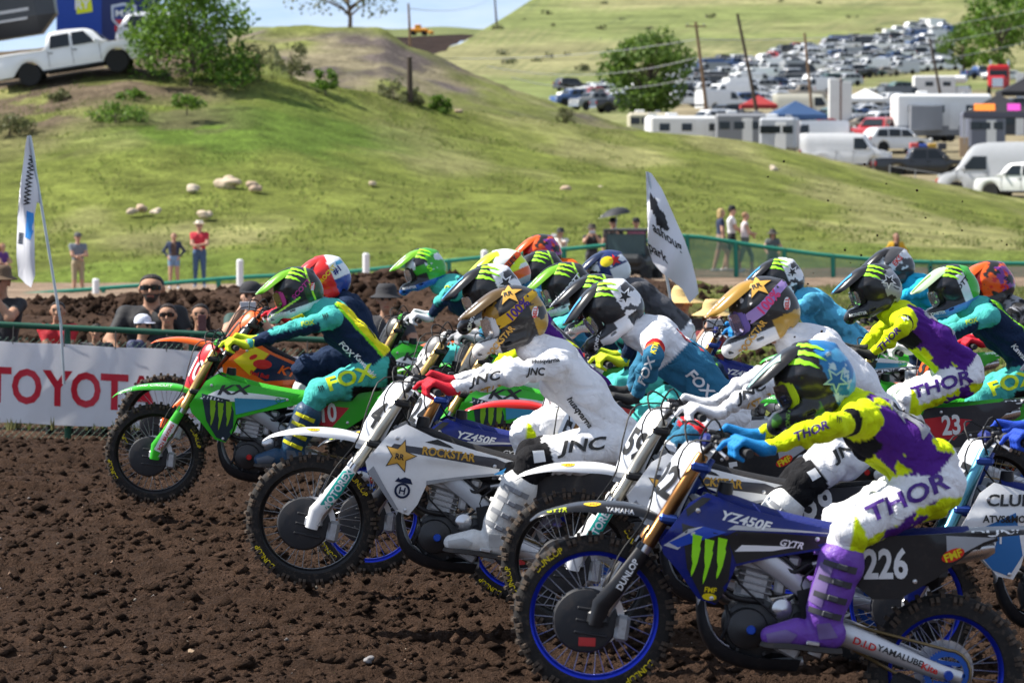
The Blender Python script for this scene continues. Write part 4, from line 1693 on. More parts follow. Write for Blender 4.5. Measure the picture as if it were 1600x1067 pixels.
 col[np.char.startswith(nm2, 'neck')] = C[c.get('neckcol', 'skin')]
 body = obj('body', np_mesh('body', P, Q, col), attr_mat('riding_cloth', .85, bump=.8, bscale=11, dirt=.08, distort=1.2, spec=.12, crease=True), root)
 # gloves
 for q in (-1, 1):
  gl = c.get('gloves', ('white', (.75, .75, .76)))
  pt = q < 0 and c.get('point', True)
  obj('glove', cached('glove%d%d' % (q, pt), lambda: glove_mesh(q, pt)), mat('glove_' + gl[0], gl[1], .7, bump=.3, bscale=150, dirt=.12), root)
 # boots
 bc = c.get('boots', ('white', (.72, .72, .70)))
 bvox = .0085 if vox < .0137 else .014
 for q in (-1, 1):
  A = V3((-.555, q * .205, .475)) + V3(c.get('foot', (0, 0, 0)))
  kn = o['knee'] * (1, -q if q > 0 else 1, 1)

  def boot():
   B = SDF(A - (.30, .13, .14), A + (.28, .13, .42), bvox, .02)
   ax_ = norm(kn - A)
   top = A + ax_ * .27
   B.cone(A + (.045, 0, -.03), .058, A + (.0, 0, .02), .060)
   B.cone(A + (.0, 0, .02), .064, A + ax_ * .14, .078)
   B.cone(A + ax_ * .14, .078, top, .090)
   B.cone(A + (.05, 0, -.05), .042, A + (-.11, 0, -.058), .046)
   B.cone(A + (-.10, 0, -.045), .056, A + (-.205, 0, -.078), .040)
   fw = norm(V3((-1, 0, 0)) - ax_ * (-ax_[0]))
   B.cone(A + ax_ * .06 + fw * .034, .052, top + fw * .03, .064)             # shin plate
   B.cone(A + ax_ * .25 - fw * .02, .078, top + ax_ * .01, .088)
   B.cone(A + ax_ * .16 - fw * .035, .05, A + ax_ * .05 - fw * .03, .045)
   return np_mesh('boot', *B.quads())
  bt = obj('boot', boot(), mat('boot_' + bc[0], bc[1], .4, bump=.4, bscale=28, dirt=.30, scale=14), root)
  if q < 0 or True:
   def sole():
    mb = MB()
    cs = []
    for x, w, z in ((.095, .028, -.098), (.06, .04, -.102), (-.05, .042, -.106), (-.13, .05, -.108), (-.20, .042, -.118), (-.238, .018, -.118)):
     cs.append([(A[0] + x, A[1] - w, A[2] + z + .004), (A[0] + x, A[1], A[2] + z - .004), (A[0] + x, A[1] + w, A[2] + z + .004)])
    mb.add(panel(cs, 7, 14, .022))
    return fix_normals(mb.mesh('sole'))
   obj('sole', sole(), mat('boot_sole', (.05, .045, .042), .8, dirt=.4), bt)
   ax_ = norm(kn - A)
   bvB = bvh_of(bt.data)
   fwd = norm(V3((-1, 0, 0)) - ax_ * (-ax_[0]))
   for poly, org, uu, vv in ((((-.225, -.07), (-.15, -.04), (-.10, -.052), (-.13, -.105), (-.21, -.11)), A, V3((1, 0, 0)), V3((0, 0, 1))), (((.03, .07), (.085, .08), (.085, .25), (.035, .25)), A, fwd, ax_), (((-.07, -.03), (-.02, .02), (.03, .0), (.0, -.06)), A, fwd, ax_)):
    vf = decal((np.array(poly), [tuple(range(len(poly)))]), bvB, org, uu, vv, .004, .02, V3((0, q, 0)))
    if vf[1]:
     obj('boot_panel', mesh_of(vf, 'boot_panel', 60), mat('boot_panel_' + bc[0], tuple(min(1, x * .55 + .10) for x in bc[1]), .4, dirt=.2), bt)
   bk = c.get('buckle', ('grey', (.26, .27, .29)))
   for kk, (f, dz) in enumerate(((.05, 0), (.12, 0), (.19, 0), (.255, 0))):
    ctr = A + ax_ * f
    fwd = norm(V3((-1, 0, 0)) - ax_ * (-ax_[0]))
    rect = poly2((-.075, -.011), (.06, -.014), (.06, .014), (-.075, .011))
    vf = decal(rect, bvB, ctr + V3((0, q * .02, 0)), fwd * -1.0 if q < 0 else fwd * -1.0, ax_, .006, .02, V3((0, q, 0)))
    if vf[1]:
     obj('buckle', mesh_of(vf, 'buckle', 60), mat('buckle_' + bk[0], bk[1], .4, dirt=.3), bt)
    hit = bvB.ray_cast(Vector(ctr + V3((0, q * .3, 0))), Vector((0, -q, 0)))
    if hit[0]:
     obj('latch', cached('latch', lambda: fix_normals(mesh_of(box((0, 0, 0), (.045, .014, .026), .005), 'latch'))), mat('buckle_' + bk[0], bk[1], .4, dirt=.3), bt,
      tuple(hit[0] + Vector((0, q * .006, 0))), (0, math.atan2(ax_[0], ax_[2]), 0))
 # helmet
 build_helmet(c['helmet'], root, tuple(head), c.get('hp', 18) + 8, c.get('hyaw', 0), 1 if vox >= .014 else 0)
 # printed marks
 bvb = bvh_of(body.data) if c.get('prints') else None
 for g in c.get('prints', []):
  tx, where, f, h, colr = g[:5]
  opt = g[5] if len(g) > 5 else {}
  n = V3((0, -1, 0))
  if where == 'thigh':
   a_, b_ = o['hip'] + V3((-.02, -.1, -.03)), o['knee']
   d = norm(b_ - a_)
   d[1] = 0
   d = -norm(d)                          # reads towards the hip
   ctr = a_ + (b_ - a_) * f
   n = norm(V3((0, -1, .35)))
  elif where == 'farm':
   a_, b_ = o['el'], o['wr']
   d = -norm((b_ - a_) * (1, 0, 1))
   ctr = a_ + (b_ - a_) * f
   n = norm(V3((0, -1, .25)))
  elif where == 'uarm':
   a_, b_ = o['S'], o['el']
   d = -norm((b_ - a_) * (1, 0, 1))
   ctr = a_ + (b_ - a_) * f
   n = norm(V3((0, -1, .35)))
  elif where == 'side':
   d = -norm((sh - hip))
   ctr = hip + (sh - hip) * f + V3((0, -.1, 0)) + bn * opt.get('up', 0)
  else:                                     # back
   d = norm(sh - hip)
   ctr = hip + (sh - hip) * f
   n = norm(bn + V3((0, -.45, 0)))
  if opt.get('rot'):
   a = R(opt['rot'])
   d = V3((d[0] * math.cos(a) - d[2] * math.sin(a), 0, d[0] * math.sin(a) + d[2] * math.cos(a)))
  if where == 'back':
   v = norm(np.cross(n, np.cross(d, n)))
   u = np.cross(v, n)
  else:
   u = norm(d - n * (d @ n))
   v = np.cross(n, u)
  if 'dv' in opt:
   ctr = ctr + v * opt['dv']
  if tx == '#claw':
   vf = decal(claw(), bvb, ctr, u * h * .8, v * h, .005, .03, n, .35)
  elif tx == '#box':
   vf = decal(poly2((-.5, -.5), (.5, -.5), (.5, .5), (-.5, .5)), bvb, ctr, u * h * opt.get('wide', 1), v * h, .004, .03, n, .35)
  else:
   V_, F_ = text_vf(tx, opt.get('bold', .03))
   V_ = V_.copy()
   V_[:, 0] = V_[:, 0] * opt.get('wide', 1.1) + opt.get('shear', .15) * V_[:, 1]
   vf = decal((V_, F_), bvb, ctr, u * h, v * h, .006, .025, n, .35)
  if vf[1]:
   obj('lettering' if tx[0] != '#' else 'graphic', mesh_of(vf, 'lettering'), gfx(*colr), body)
 return root
# ================================================================ the pack of riders
BLK, WHT, GRN, BLU, ORG, RED_ = ('black', (.014, .014, .016)), ('white', (.80, .80, .80)), ('green', (.045, .46, .025)), ('blue', (.005, .015, .16)), ('orange', (.80, .12, .008)), ('red', (.6, .015, .012))
GOLD, TEAL_, NEON, CLAW = ('gold', (.50, .28, .03)), ('seagreen', (.0, .33, .28)), ('neon', (.66, .80, .01)), ('claw', (.34, .85, .02))
NAVY, PURP, PINK, SKY, YEL, SILV = ('navy', (.01, .02, .06)), ('purple', (.06, .015, .20)), ('pink', (.80, .06, .20)), ('sky', (.05, .35, .75)), ('yellow', (.75, .58, .01)), ('silver', (.5, .5, .52))
FMF = [('oval', '', -1.56, .82, .036, ('fmfyellow', (.80, .55, .01))), ('text', 'FMF', -1.56, .82, .02, ('fmfred', (.65, .03, .01)))]

def hb(kind, P):
 n = len(P)
 x, y, z = P.T
 w = fbm(P, 30, 3, 2)
 w2 = fbm(P, 14, 3, 6)
 if kind == 'gold':
  c = np.tile((.03, .028, .027), (n, 1))
  c[(w2 > .60) & (z > -.02)] = (.36, .20, .03)
  c[(z < -.055) & (x < -.09)] = (.72, .70, .66)
  c[(x > .10) & (z < .04) & (w2 > .45)] = (.40, .24, .04)
  return c
 if kind == 'goldwhite':
  c = np.tile((.03, .028, .027), (n, 1))
  c[(z < -.07) & (x < .05)] = (.74, .73, .72)
  c[(z < -.035) & (x > .03)] = (.42, .25, .04)
  c[(z > .06) & (w > .55) & (x < 0)] = (.7, .68, .66)
  return c
 if kind == 'monster':
  c = np.tile((.02, .02, .022), (n, 1))
  c[(x > .06) & (z < .02)] = (.015, .06, .02)
  edge = np.abs(z + .062 - .25 * (x + .1)) < .006
  c[edge & (x < .02)] = (.45, .78, .05)
  c[(z < -.085)] = (.62, .64, .66)
  c[(np.abs(x - .105) < .006) & (z > -.08)] = (.40, .78, .03)
  return c
 if kind == 'monsterwhite':
  c = np.tile((.02, .02, .022), (n, 1))
  c[(x > .055) & (z > -.06)] = (.76, .77, .79)
  c[(x > .055) & (w2 > .56)] = (.04, .04, .045)
  c[(z < -.05) & (x < .055) & (x > -.13)] = (.74, .75, .77)
  c[(z < -.045) & (x < -.02) & (z > -.085)] = (.03, .03, .033)
  return c
 if kind == 'bluemonster':
  c = np.tile((.02, .02, .024), (n, 1))
  c[(x > .05)] = (.015, .17, .42)
  c[(x > .05) & (w2 > .58)] = (.10, .45, .72)
  c[(x > .055) & (w > .66)] = (.45, .58, .64)
  c[(np.abs(x - .045) < .010)] = (.01, .01, .012)
  c[(x < .0) & (z < -.03) & (y < 0) & (w2 > .52)] = (.05, .16, .02)
  return c
 if kind == 'blackstar':
  c = np.tile((.02, .02, .022), (n, 1))
  c[(x > .06) & (w2 > .50)] = (.30, .31, .33)
  c[(np.abs(x + z - .11) < .006)] = (.5, .52, .55)
  return c
 if kind == 'green':
  c = np.tile((.05, .36, .03), (n, 1))
  c[(z > .04) & (x < .05)] = (.02, .02, .024)
  c[(w2 > .57) & (z > -.02)] = (.6, .66, .68)
  c[(z < -.02) & (x < .02)] = (.02, .022, .025)
  c[(z < -.085)] = (.02, .10, .38)
  return c
 if kind == 'greenwhite':
  c = np.tile((.02, .02, .024), (n, 1))
  c[(x > .045) & (z < .09)] = (.72, .74, .78)
  c[(x > .10)] = (.05, .42, .04)
  c[(z < -.085)] = (.10, .24, .6)
  return c
 if kind == 'neon':
  c = np.tile((.72, .74, .70), (n, 1))
  c[(w2 > .47)] = (.66, .80, .01)
  c[(z < .0) & (x > -.02)] = (.70, .10, .01)
  c[z < -.06] = (.35, .36, .38)
  return c
 if kind == 'orange':
  c = np.tile((.78, .10, .008), (n, 1))
  c[(w2 > .55)] = (.60, .02, .02)
  c[(x > .06) & (w > .45)] = (.18, .03, .25)
  c[(w2 < .40)] = (.02, .02, .02)
  c[(z < -.06)] = (.03, .03, .03)
  return c
 if kind == 'redbull':
  c = np.tile((.015, .03, .12), (n, 1))
  c[(w2 > .60)] = (.70, .72, .75)
  c[(x > .02) & (z < .02)] = (.65, .68, .70)
  return c
 if kind == 'redwhite':
  c = np.tile((.62, .02, .02), (n, 1))
  c[x > .06] = (.70, .74, .78)
  c[(w2 > .58) & (z > .06)] = (.05, .30, .50)
  c[(x > .06) & (z < -.02)] = (.02, .06, .30)
  return c
 if kind == 'eks':
  c = np.tile((.06, .06, .065), (n, 1))
  c[w2 > .55] = (.72, .73, .74)
  c[(z < -.03)] = (.03, .03, .03)
  return c

MCLAW = ('claw', '', (.045, .035), .125, CLAW, dict(el=40, rot=50))
MONST = ('text', 'MONSTER', (-.10, -.078), .018, WHT, dict(rot=-8, wide=1.1, el=-5, az=25))
SCOTT = ('text', 'SCOTT', (.045, .015), .030, None, dict(rot=28, wide=1.25, shear=.2))
BELL = [('oval', '', (.115, .005), .026, RED_, dict(rot=65, asp=.55, off=.0045)), ('text', 'BELL', (.115, .005), .017, WHT, dict(rot=65, off=.006))]
BELLW = [('oval', '', (.115, .005), .028, WHT, dict(rot=65, asp=.55, off=.0045)), ('text', 'BELL', (.115, .005), .019, ('fmfred', (.65, .03, .01)), dict(rot=65, off=.006))]
ASTAR = [('star', '', (.10, .03), .05, WHT, dict(rot=10)), ('star', '', (.10, .03), .032, BLK, dict(rot=10, off=.005))]

def H(kind, visor, **k):
 d = dict(base=lambda P: hb(kind, P), visor=visor)
 d.update(k)
 return d

def rep(t, col):
 return tuple(col if i == 4 else v for i, v in enumerate(t))

ROCK = [('star', '', (.025, .06), .075, ('starblack', (.02, .02, .02)), dict(el=38, rot=-8, off=.003)), ('star', '', (.025, .06), .066, ('stargold', (.66, .36, .06)), dict(el=38, rot=-8, off=.0045)),
  ('text', 'RR', (.022, .058), .026, BLK, dict(el=38, off=.006)),
  ('text', 'ROCKSTAR', (-.06, -.075), .030, ('stargold', (.66, .36, .06)), dict(rot=32, wide=.92, az=12, off=.005)), *BELLW]
HELM = dict(
 blue=H('bluemonster', BLK, lens=('smoke', (.10, .10, .11)), gframe=('gneon', (.5, .65, .02)), marks=[('claw', '', (.03, .03), .14, CLAW, dict(el=40, rot=50)), ('text', 'MONSTER', (-.10, -.078), .018, ('dgreen', (.15, .3, .05)), dict(rot=62, wide=1.1, az=25)),
   ('star', '', (.085, -.02), .055, ('pale', (.35, .55, .5)), dict(rot=12)), ('star', '', (.085, -.02), .036, ('deepblue', (.01, .09, .30)), dict(rot=12, off=.005))], visormarks=[('poly', ((-.5, -.16), (.3, -.3), (.35, -.2), (-.5, -.06)), (-.17, 0), .3, ('pale', (.35, .55, .5)))]),
 gold100=H('gold', ('bronze', (.10, .06, .02)), lens=('mirror', (.6, .6, .6)), gframe=('gwhite', (.7, .7, .7)), strap=('gold', (.60, .36, .02)), marks=[*ROCK, ('text', '100%', (.045, .045), .046, PURP, dict(rot=26, wide=.95, off=.0065))],
    visormarks=[('text', 'TROYLEE', (-.2, -.085), .022, WHT)]),
 pink100=H('goldwhite', ('goldvis', (.38, .21, .03)), lens=('mirrorviolet', (.35, .32, .5)), gframe=('gviolet', (.22, .15, .45)), strap=('lilac', (.42, .28, .60)), marks=[*ROCK, ('text', '100%', (.045, .045), .046, PINK, dict(rot=26, wide=.95, off=.0065))],
    visormarks=[('text', 'TROYLEE', (-.2, -.085), .022, WHT)]),
 scottpink=H('monster', ('visgreen', (.16, .42, .02)), lens=('mirrorgreen', (.3, .32, .12)), gframe=('gpink', (.55, .05, .25)), marks=[MCLAW, MONST, rep(SCOTT, ('hotpink', (.45, .03, .22))), *BELL], visormarks=[('text', 'TROYLEE', (-.2, -.085), .022, WHT), ('poly', ((-.5, -.25), (.5, -.25), (.5, .25), (-.5, .25)), (-.04, 0), .12, BLK)]),
 scottwhite=H('monster', ('visgreen', (.16, .42, .02)), lens=('mirror', (.6, .6, .6)), marks=[MCLAW, MONST, rep(SCOTT, WHT), *BELL], visormarks=[('text', 'TROYLEE', (-.2, -.085), .022, WHT), ('poly', ((-.5, -.25), (.5, -.25), (.5, .25), (-.5, .25)), (-.04, 0), .12, BLK)]),
 monst=H('monster', BLK, marks=[MCLAW, MONST], visormarks=[('text', 'TROYLEE', (-.2, -.085), .022, WHT)]),
 astarwhite=H('monsterwhite', BLK, lens=('mirror', (.6, .6, .6)), marks=[MCLAW, ('text', 'MONSTER', (-.10, -.078), .02, WHT, dict(rot=42, wide=1.1, az=25)), *ASTAR], visormarks=[('poly', ((-.5, -.16), (.3, -.3), (.35, -.2), (-.5, -.06)), (-.17, 0), .25, SKY)]),
 astarblack=H('blackstar', BLK, lens=('mirror', (.6, .6, .6)), marks=[MCLAW, MONST, *ASTAR], visormarks=[('poly', ((-.5, -.16), (.3, -.3), (.35, -.2), (-.5, -.06)), (-.17, 0), .25, SKY)]),
 green=H('green', ('visgreen', (.16, .42, .02)), lens=('mirror', (.6, .6, .6)), marks=[MCLAW, MONST, ('text', 'S', (.05, .0), .05, CLAW, dict(rot=20))], visormarks=[('poly', ((-.5, -.16), (.3, -.3), (.35, -.2), (-.5, -.06)), (-.17, 0), .25, WHT)]),
 scottgreen=H('greenwhite', ('visgw', (.5, .62, .4)), lens=('mirror', (.6, .6, .6)), marks=[MCLAW, MONST, rep(SCOTT, BLK)], visormarks=[('poly', ((-.5, -.16), (.3, -.3), (.35, -.2), (-.5, -.06)), (-.17, 0), .25, ('dgreen', (.15, .3, .05)))]),
 neon=H('neon', ('visneon', (.62, .76, .03)), strap=('orangeband', (.65, .07, .01)), marks=[('text', 'OAKLEY', (.045, .045), .03, BLK, dict(rot=26, off=.0065, wide=1.1))]),
 orange=H('orange', ('visorange', (.70, .10, .01)), lens=('mirror', (.6, .6, .6)), marks=[('text', '3', (.115, .0), .05, BLK, dict(rot=10))]),
 redbull=H('redbull', NAVY, marks=[('oval', '', (.02, .05), .05, YEL, dict(asp=.8, el=15)), ('star', '', (.08, .04), .05, RED_, dict(el=15))]),
 redwhite=H('redwhite', ('visred', (.5, .03, .03)), marks=[('text', 'PROCNT', (.03, .03), .03, YEL, dict(rot=26)), ('text', '#1', (.10, .03), .045, BLU, dict(rot=15))]),
 eks=H('eks', BLK, strap=('whiteband', (.7, .7, .72)), marks=[('text', 'EKS', (.05, .05), .04, ('fmfred', (.65, .03, .01)), dict(rot=26, off=.0065))]),
)

# ---------------------------------------------------------------- bikes by make
M_SH = [(-1.19, .80), (-1.0, .775), (-.965, .70), (-.96, .56), (-1.0, .49), (-1.065, .515), (-1.14, .62)]
YZ = dict(plastic=BLU, fender=BLK, shroud=BLU, side=BLK, tail=BLK, seat=('blue', (.01, .02, .16)), rim=('blue', (.008, .03, .50)), fork=('bronze', (.22, .10, .03)), guard=BLK, plate=('platewhite', (.72, .74, .78)), darkfork=True,
   anod=('bluea', (.02, .08, .5)), anod2=('blue', (.03, .12, .5)), hub=('blue', (.02, .06, .4)), clamp=('bluec', (.03, .07, .3)), dgmark=('redtag', (.55, .05, .05)),
   fendermarks=FMF + [('text', 'YAMAHA', -1.44, .79, .018, WHT), ('text', 'GYTR', -1.70, .77, .022, NEON)], tailtext=('DUNLOP', WHT), forktext=[('DUNLOP', .22, .028, WHT, None)],
   swingtext=[('D.I.D', -.36, .41, .030, RED_), ('YAMALUBE', -.21, .385, .026, BLK), ('Kite', -.08, .352, .028, RED_)],
   marks=[('poly', 's', M_SH, None, 0, BLK, dict(off=.002)), ('claw', 's', '', (-1.065, .665), .20, CLAW), ('poly', 's', [(-.96, .80), (-.5, .83), (-.62, .785), (-.93, .72)], None, 0, BLK, dict(off=.002)),
     ('poly', 's', [(-1.25, .70), (-1.16, .78), (-1.10, .80), (-1.19, .69)], None, 0, SILV, dict(off=.0022)), ('poly', 's', [(-1.0, .80), (-.58, .842), (-.50, .845), (-.97, .822)], None, 0, SILV, dict(off=.0032)),
     ('poly', 's', [(-.955, .715), (-.80, .735), (-.70, .765), (-.93, .745)], None, 0, WHT, dict(off=.0034)), ('poly', 's', [(-1.2, .84), (-1.12, .915), (-1.08, .915), (-1.17, .83)], None, 0, BLK, dict(off=.0022)),
     ('poly', 's', [(-1.0, .775), (-.94, .665), (-.80, .715), (-.60, .775), (-.62, .79), (-.96, .80)], None, 0, BLK, dict(off=.0019)), ('poly', 's', [(-1.23, .715), (-1.10, .80), (-1.0, .79), (-1.19, .70)], None, 0, ('midblue', (.02, .07, .45)), dict(off=.0028)), ('text', 's', 'YZ450F', (-.93, .845), .040, WHT, dict(rot=-6, shear=.35, wide=1.25, off=.005)), ('text', 's', 'GYTR', (-.72, .775), .03, WHT, dict(rot=-2, shear=.3)),
     ('text', 's', 'FMF', (-1.03, .545), .022, YEL, dict(off=.006)), ('oval', 's', '', (-1.03, .515), .03, YEL, dict(off=.004)),
     ('poly', 'p', [(-.08, .80), (.06, .90), (.11, .925), (-.10, .905)], None, 0, ('gfxsilver', (.35, .36, .38)), dict(off=.002)), ('oval', 'p', '', (-.06, .83), .05, ('fmfred', (.65, .03, .01)), dict(rot=30)), ('text', 'p', 'FMF', (-.06, .83), .034, YEL, dict(rot=30, off=.006))])
KX = dict(plastic=GRN, seat=('green', (.04, .38, .02)), guard=GRN, fork=('gold', (.52, .33, .12)), rim=('black', (.015, .015, .016)), plate=('plateblack', (.05, .05, .05)), frame=('kframe', (.30, .31, .32)), darkengine=True, side=('sidegreen', (.035, .36, .02)),
   fendermarks=[('text', 'PRO CIRCUIT', -1.52, .815, .026, WHT), ('text', 'BREMBO', -1.72, .765, .018, WHT)], forktext=[('RCN BRAKING', .14, .024, RED_, WHT), ('SHOWA', .40, .028, WHT, ('showared', (.4, .02, .02)))], tailtext=('DUNLOP', WHT),
   marks=[('poly', 's', [(-1.20, .765), (-1.08, .835), (-.8, .83), (-.62, .82), (-.80, .77), (-1.0, .765)], None, 0, WHT, dict(off=.002)), ('poly', 's', M_SH, None, 0, ('kxdark', (.02, .035, .05)), dict(off=.0025)),
     ('poly', 's', [(-.97, .79), (-.62, .805), (-.78, .735), (-.95, .68)], None, 0, ('kxblue', (.05, .28, .45)), dict(off=.003)),
     ('claw', 's', '', (-1.055, .665), .20, ('claw2', (.22, .45, .02))), ('text', 's', 'KX', (-.97, .845), .065, BLK, dict(shear=.5, wide=1.7, rot=6, off=.0055)), ('ring', 's', '', (-.68, .80), .018, ('ringgreen', (.02, .30, .03)), dict(off=.005)),
     ('poly', 'p', [(-.52, .77), (-.40, .80), (-.2, .80), (-.30, .66), (-.42, .66)], None, 0, ('platered', (.5, .02, .03)), dict(off=.002))])
HSQ = dict(plastic=WHT, seat=BLK, fork=('satin', (.46, .43, .36)), guard=WHT, rim=('black', (.015, .015, .016)), plate=('platewhite', (.72, .74, .78)), side=('sideblack', (.03, .03, .035)), tail=BLK, frame=('hframe', (.42, .44, .47)), anod=('bluea', (.02, .08, .5)),
   fendermarks=FMF, forktext=[('MOTOREX', .21, .038, WHT, TEAL_)], tailtext=('DUNLOP', WHT),
   marks=[('poly', 's', [(-1.16, .80), (-.60, .80), (-.52, .825), (-.62, .85), (-1.14, .83)], None, 0, ('hgrey', (.05, .05, .06)), dict(off=.002)), ('star', 's', '', (-1.10, .775), .088, BLK, dict(off=.004, rot=-8)), ('star', 's', '', (-1.10, .775), .078, ('stargold', (.66, .36, .06)), dict(off=.0055, rot=-8)), ('text', 's', 'RR', (-1.10, .772), .028, BLK, dict(off=.007)),
     ('text', 's', 'ROCKSTAR', (-.86, .828), .042, GOLD, dict(wide=.95, rot=2, off=.006)), ('text', 's', 'ENERGY DRINK', (-.86, .785), .022, WHT, dict(off=.005, rot=2)),
     ('ring', 's', '', (-1.055, .605), .040, NAVY), ('text', 's', 'H', (-1.055, .605), .036, NAVY, dict(off=.006)), ('poly', 's', [(-1.10, .645), (-1.085, .67), (-1.07, .65), (-1.055, .675), (-1.04, .65), (-1.025, .67), (-1.01, .645)], None, 0, NAVY, dict(off=.004)),
     ('poly', 's', [(-.62, .765), (-.48, .80), (-.47, .815), (-.56, .815)], None, 0, SKY, dict(off=.003)), ('poly', 's', [(-.99, .865), (-.93, .89), (-.86, .87), (-.84, .858)], None, 0, BLK, dict(off=.003)),
     ('poly', 's', [(-1.17, .60), (-1.075, .50), (-1.055, .505), (-1.15, .615), (-1.22, .70), (-1.245, .665)], None, 0, ('hedge', (.30, .31, .33)), dict(off=.003)), ('poly', 's', [(-.94, .655), (-.80, .705), (-.60, .765), (-.62, .772), (-.80, .72), (-.945, .675)], None, 0, ('hedge', (.30, .31, .33)), dict(off=.003))])
KTM = dict(plastic=ORG, seat=BLK, fork=('dark', (.12, .12, .12)), guard=ORG, rim=('black', (.015, .015, .016)), plate=ORG, side=('sidewhite', (.7, .7, .7)), tail=('tailgreen', (.25, .55, .03)), frame=('oframe', (.70, .10, .01)), anod=('orangea', (.7, .12, .01)),
   tailtext=('PROGRESSIVE', BLK), forktext=[('WP', .25, .03, WHT, ('cyanbg', (.05, .5, .55)))],
   marks=[('poly', 's', [(-1.20, .77), (-1.09, .90), (-.98, .88), (-1.06, .70)], None, 0, YEL, dict(off=.002)), ('poly', 's', [(-1.05, .72), (-.97, .88), (-.62, .83), (-.75, .76), (-.95, .69)], None, 0, NAVY, dict(off=.0025)),
     ('oval', 's', '', (-1.0, .80), .065, RED_, dict(rot=12, off=.005)), ('oval', 's', '', (-1.075, .83), .03, RED_, dict(rot=40, off=.005)), ('text', 's', 'Red Bull', (-1.0, .725), .03, RED_, dict(off=.005)), ('text', 's', 'KTM', (-.78, .80), .06, ORG, dict(shear=.3, wide=1.2, off=.005))])
HON = dict(YZ, plastic=RED_, shroud=RED_, fender=RED_, seat=BLK, rim=('black', (.015, .015, .016)), guard=RED_, plate=('platewhite', (.72, .74, .78)), fork=('gold', (.52, .33, .12)), side=('sidewhite', (.7, .7, .7)), tailtext=('HONDA', WHT), forktext=[],
   hub=('black', (.03, .03, .032)), clamp=('black', (.03, .03, .03)), swingtext=[], fendermarks=[], marks=[('text', 's', 'HONDA', (-.92, .80), .06, WHT, dict(wide=1.2))])
CLUBYZ = dict(YZ, shroud=WHT, fender=BLU, guard=BLU, side=WHT, fork=('bluefork', (.10, .30, .40)), swingtext=[], forktext=[('BLUD', .22, .03, WHT, None)], tailtext=('YAMAHA', BLU), darkfork=False,
    marks=[('poly', 's', [(-1.24, .69), (-1.0, .80), (-.96, .60), (-1.02, .50), (-1.1, .53)], None, 0, ('clubblue', (.03, .16, .42)), dict(off=.002)), ('text', 's', 'CLUB', (-1.03, .855), .055, BLK, dict(wide=1.2, shear=.1, off=.005)),
      ('text', 's', 'ATVS&MORE', (-1.03, .77), .034, BLK, dict(off=.005)), ('text', 's', 'JT', (-1.08, .67), .06, WHT, dict(off=.005))])

def bike_num(base, side_no, col=WHT, h=.13, wide=.72, pos=(-.33, .755), **k):
 d = dict(base)
 d['marks'] = list(base['marks']) + [('text', 'p', side_no, pos, h, col, dict(rot=10, wide=wide, off=.006))]
 d.update(k)
 return d

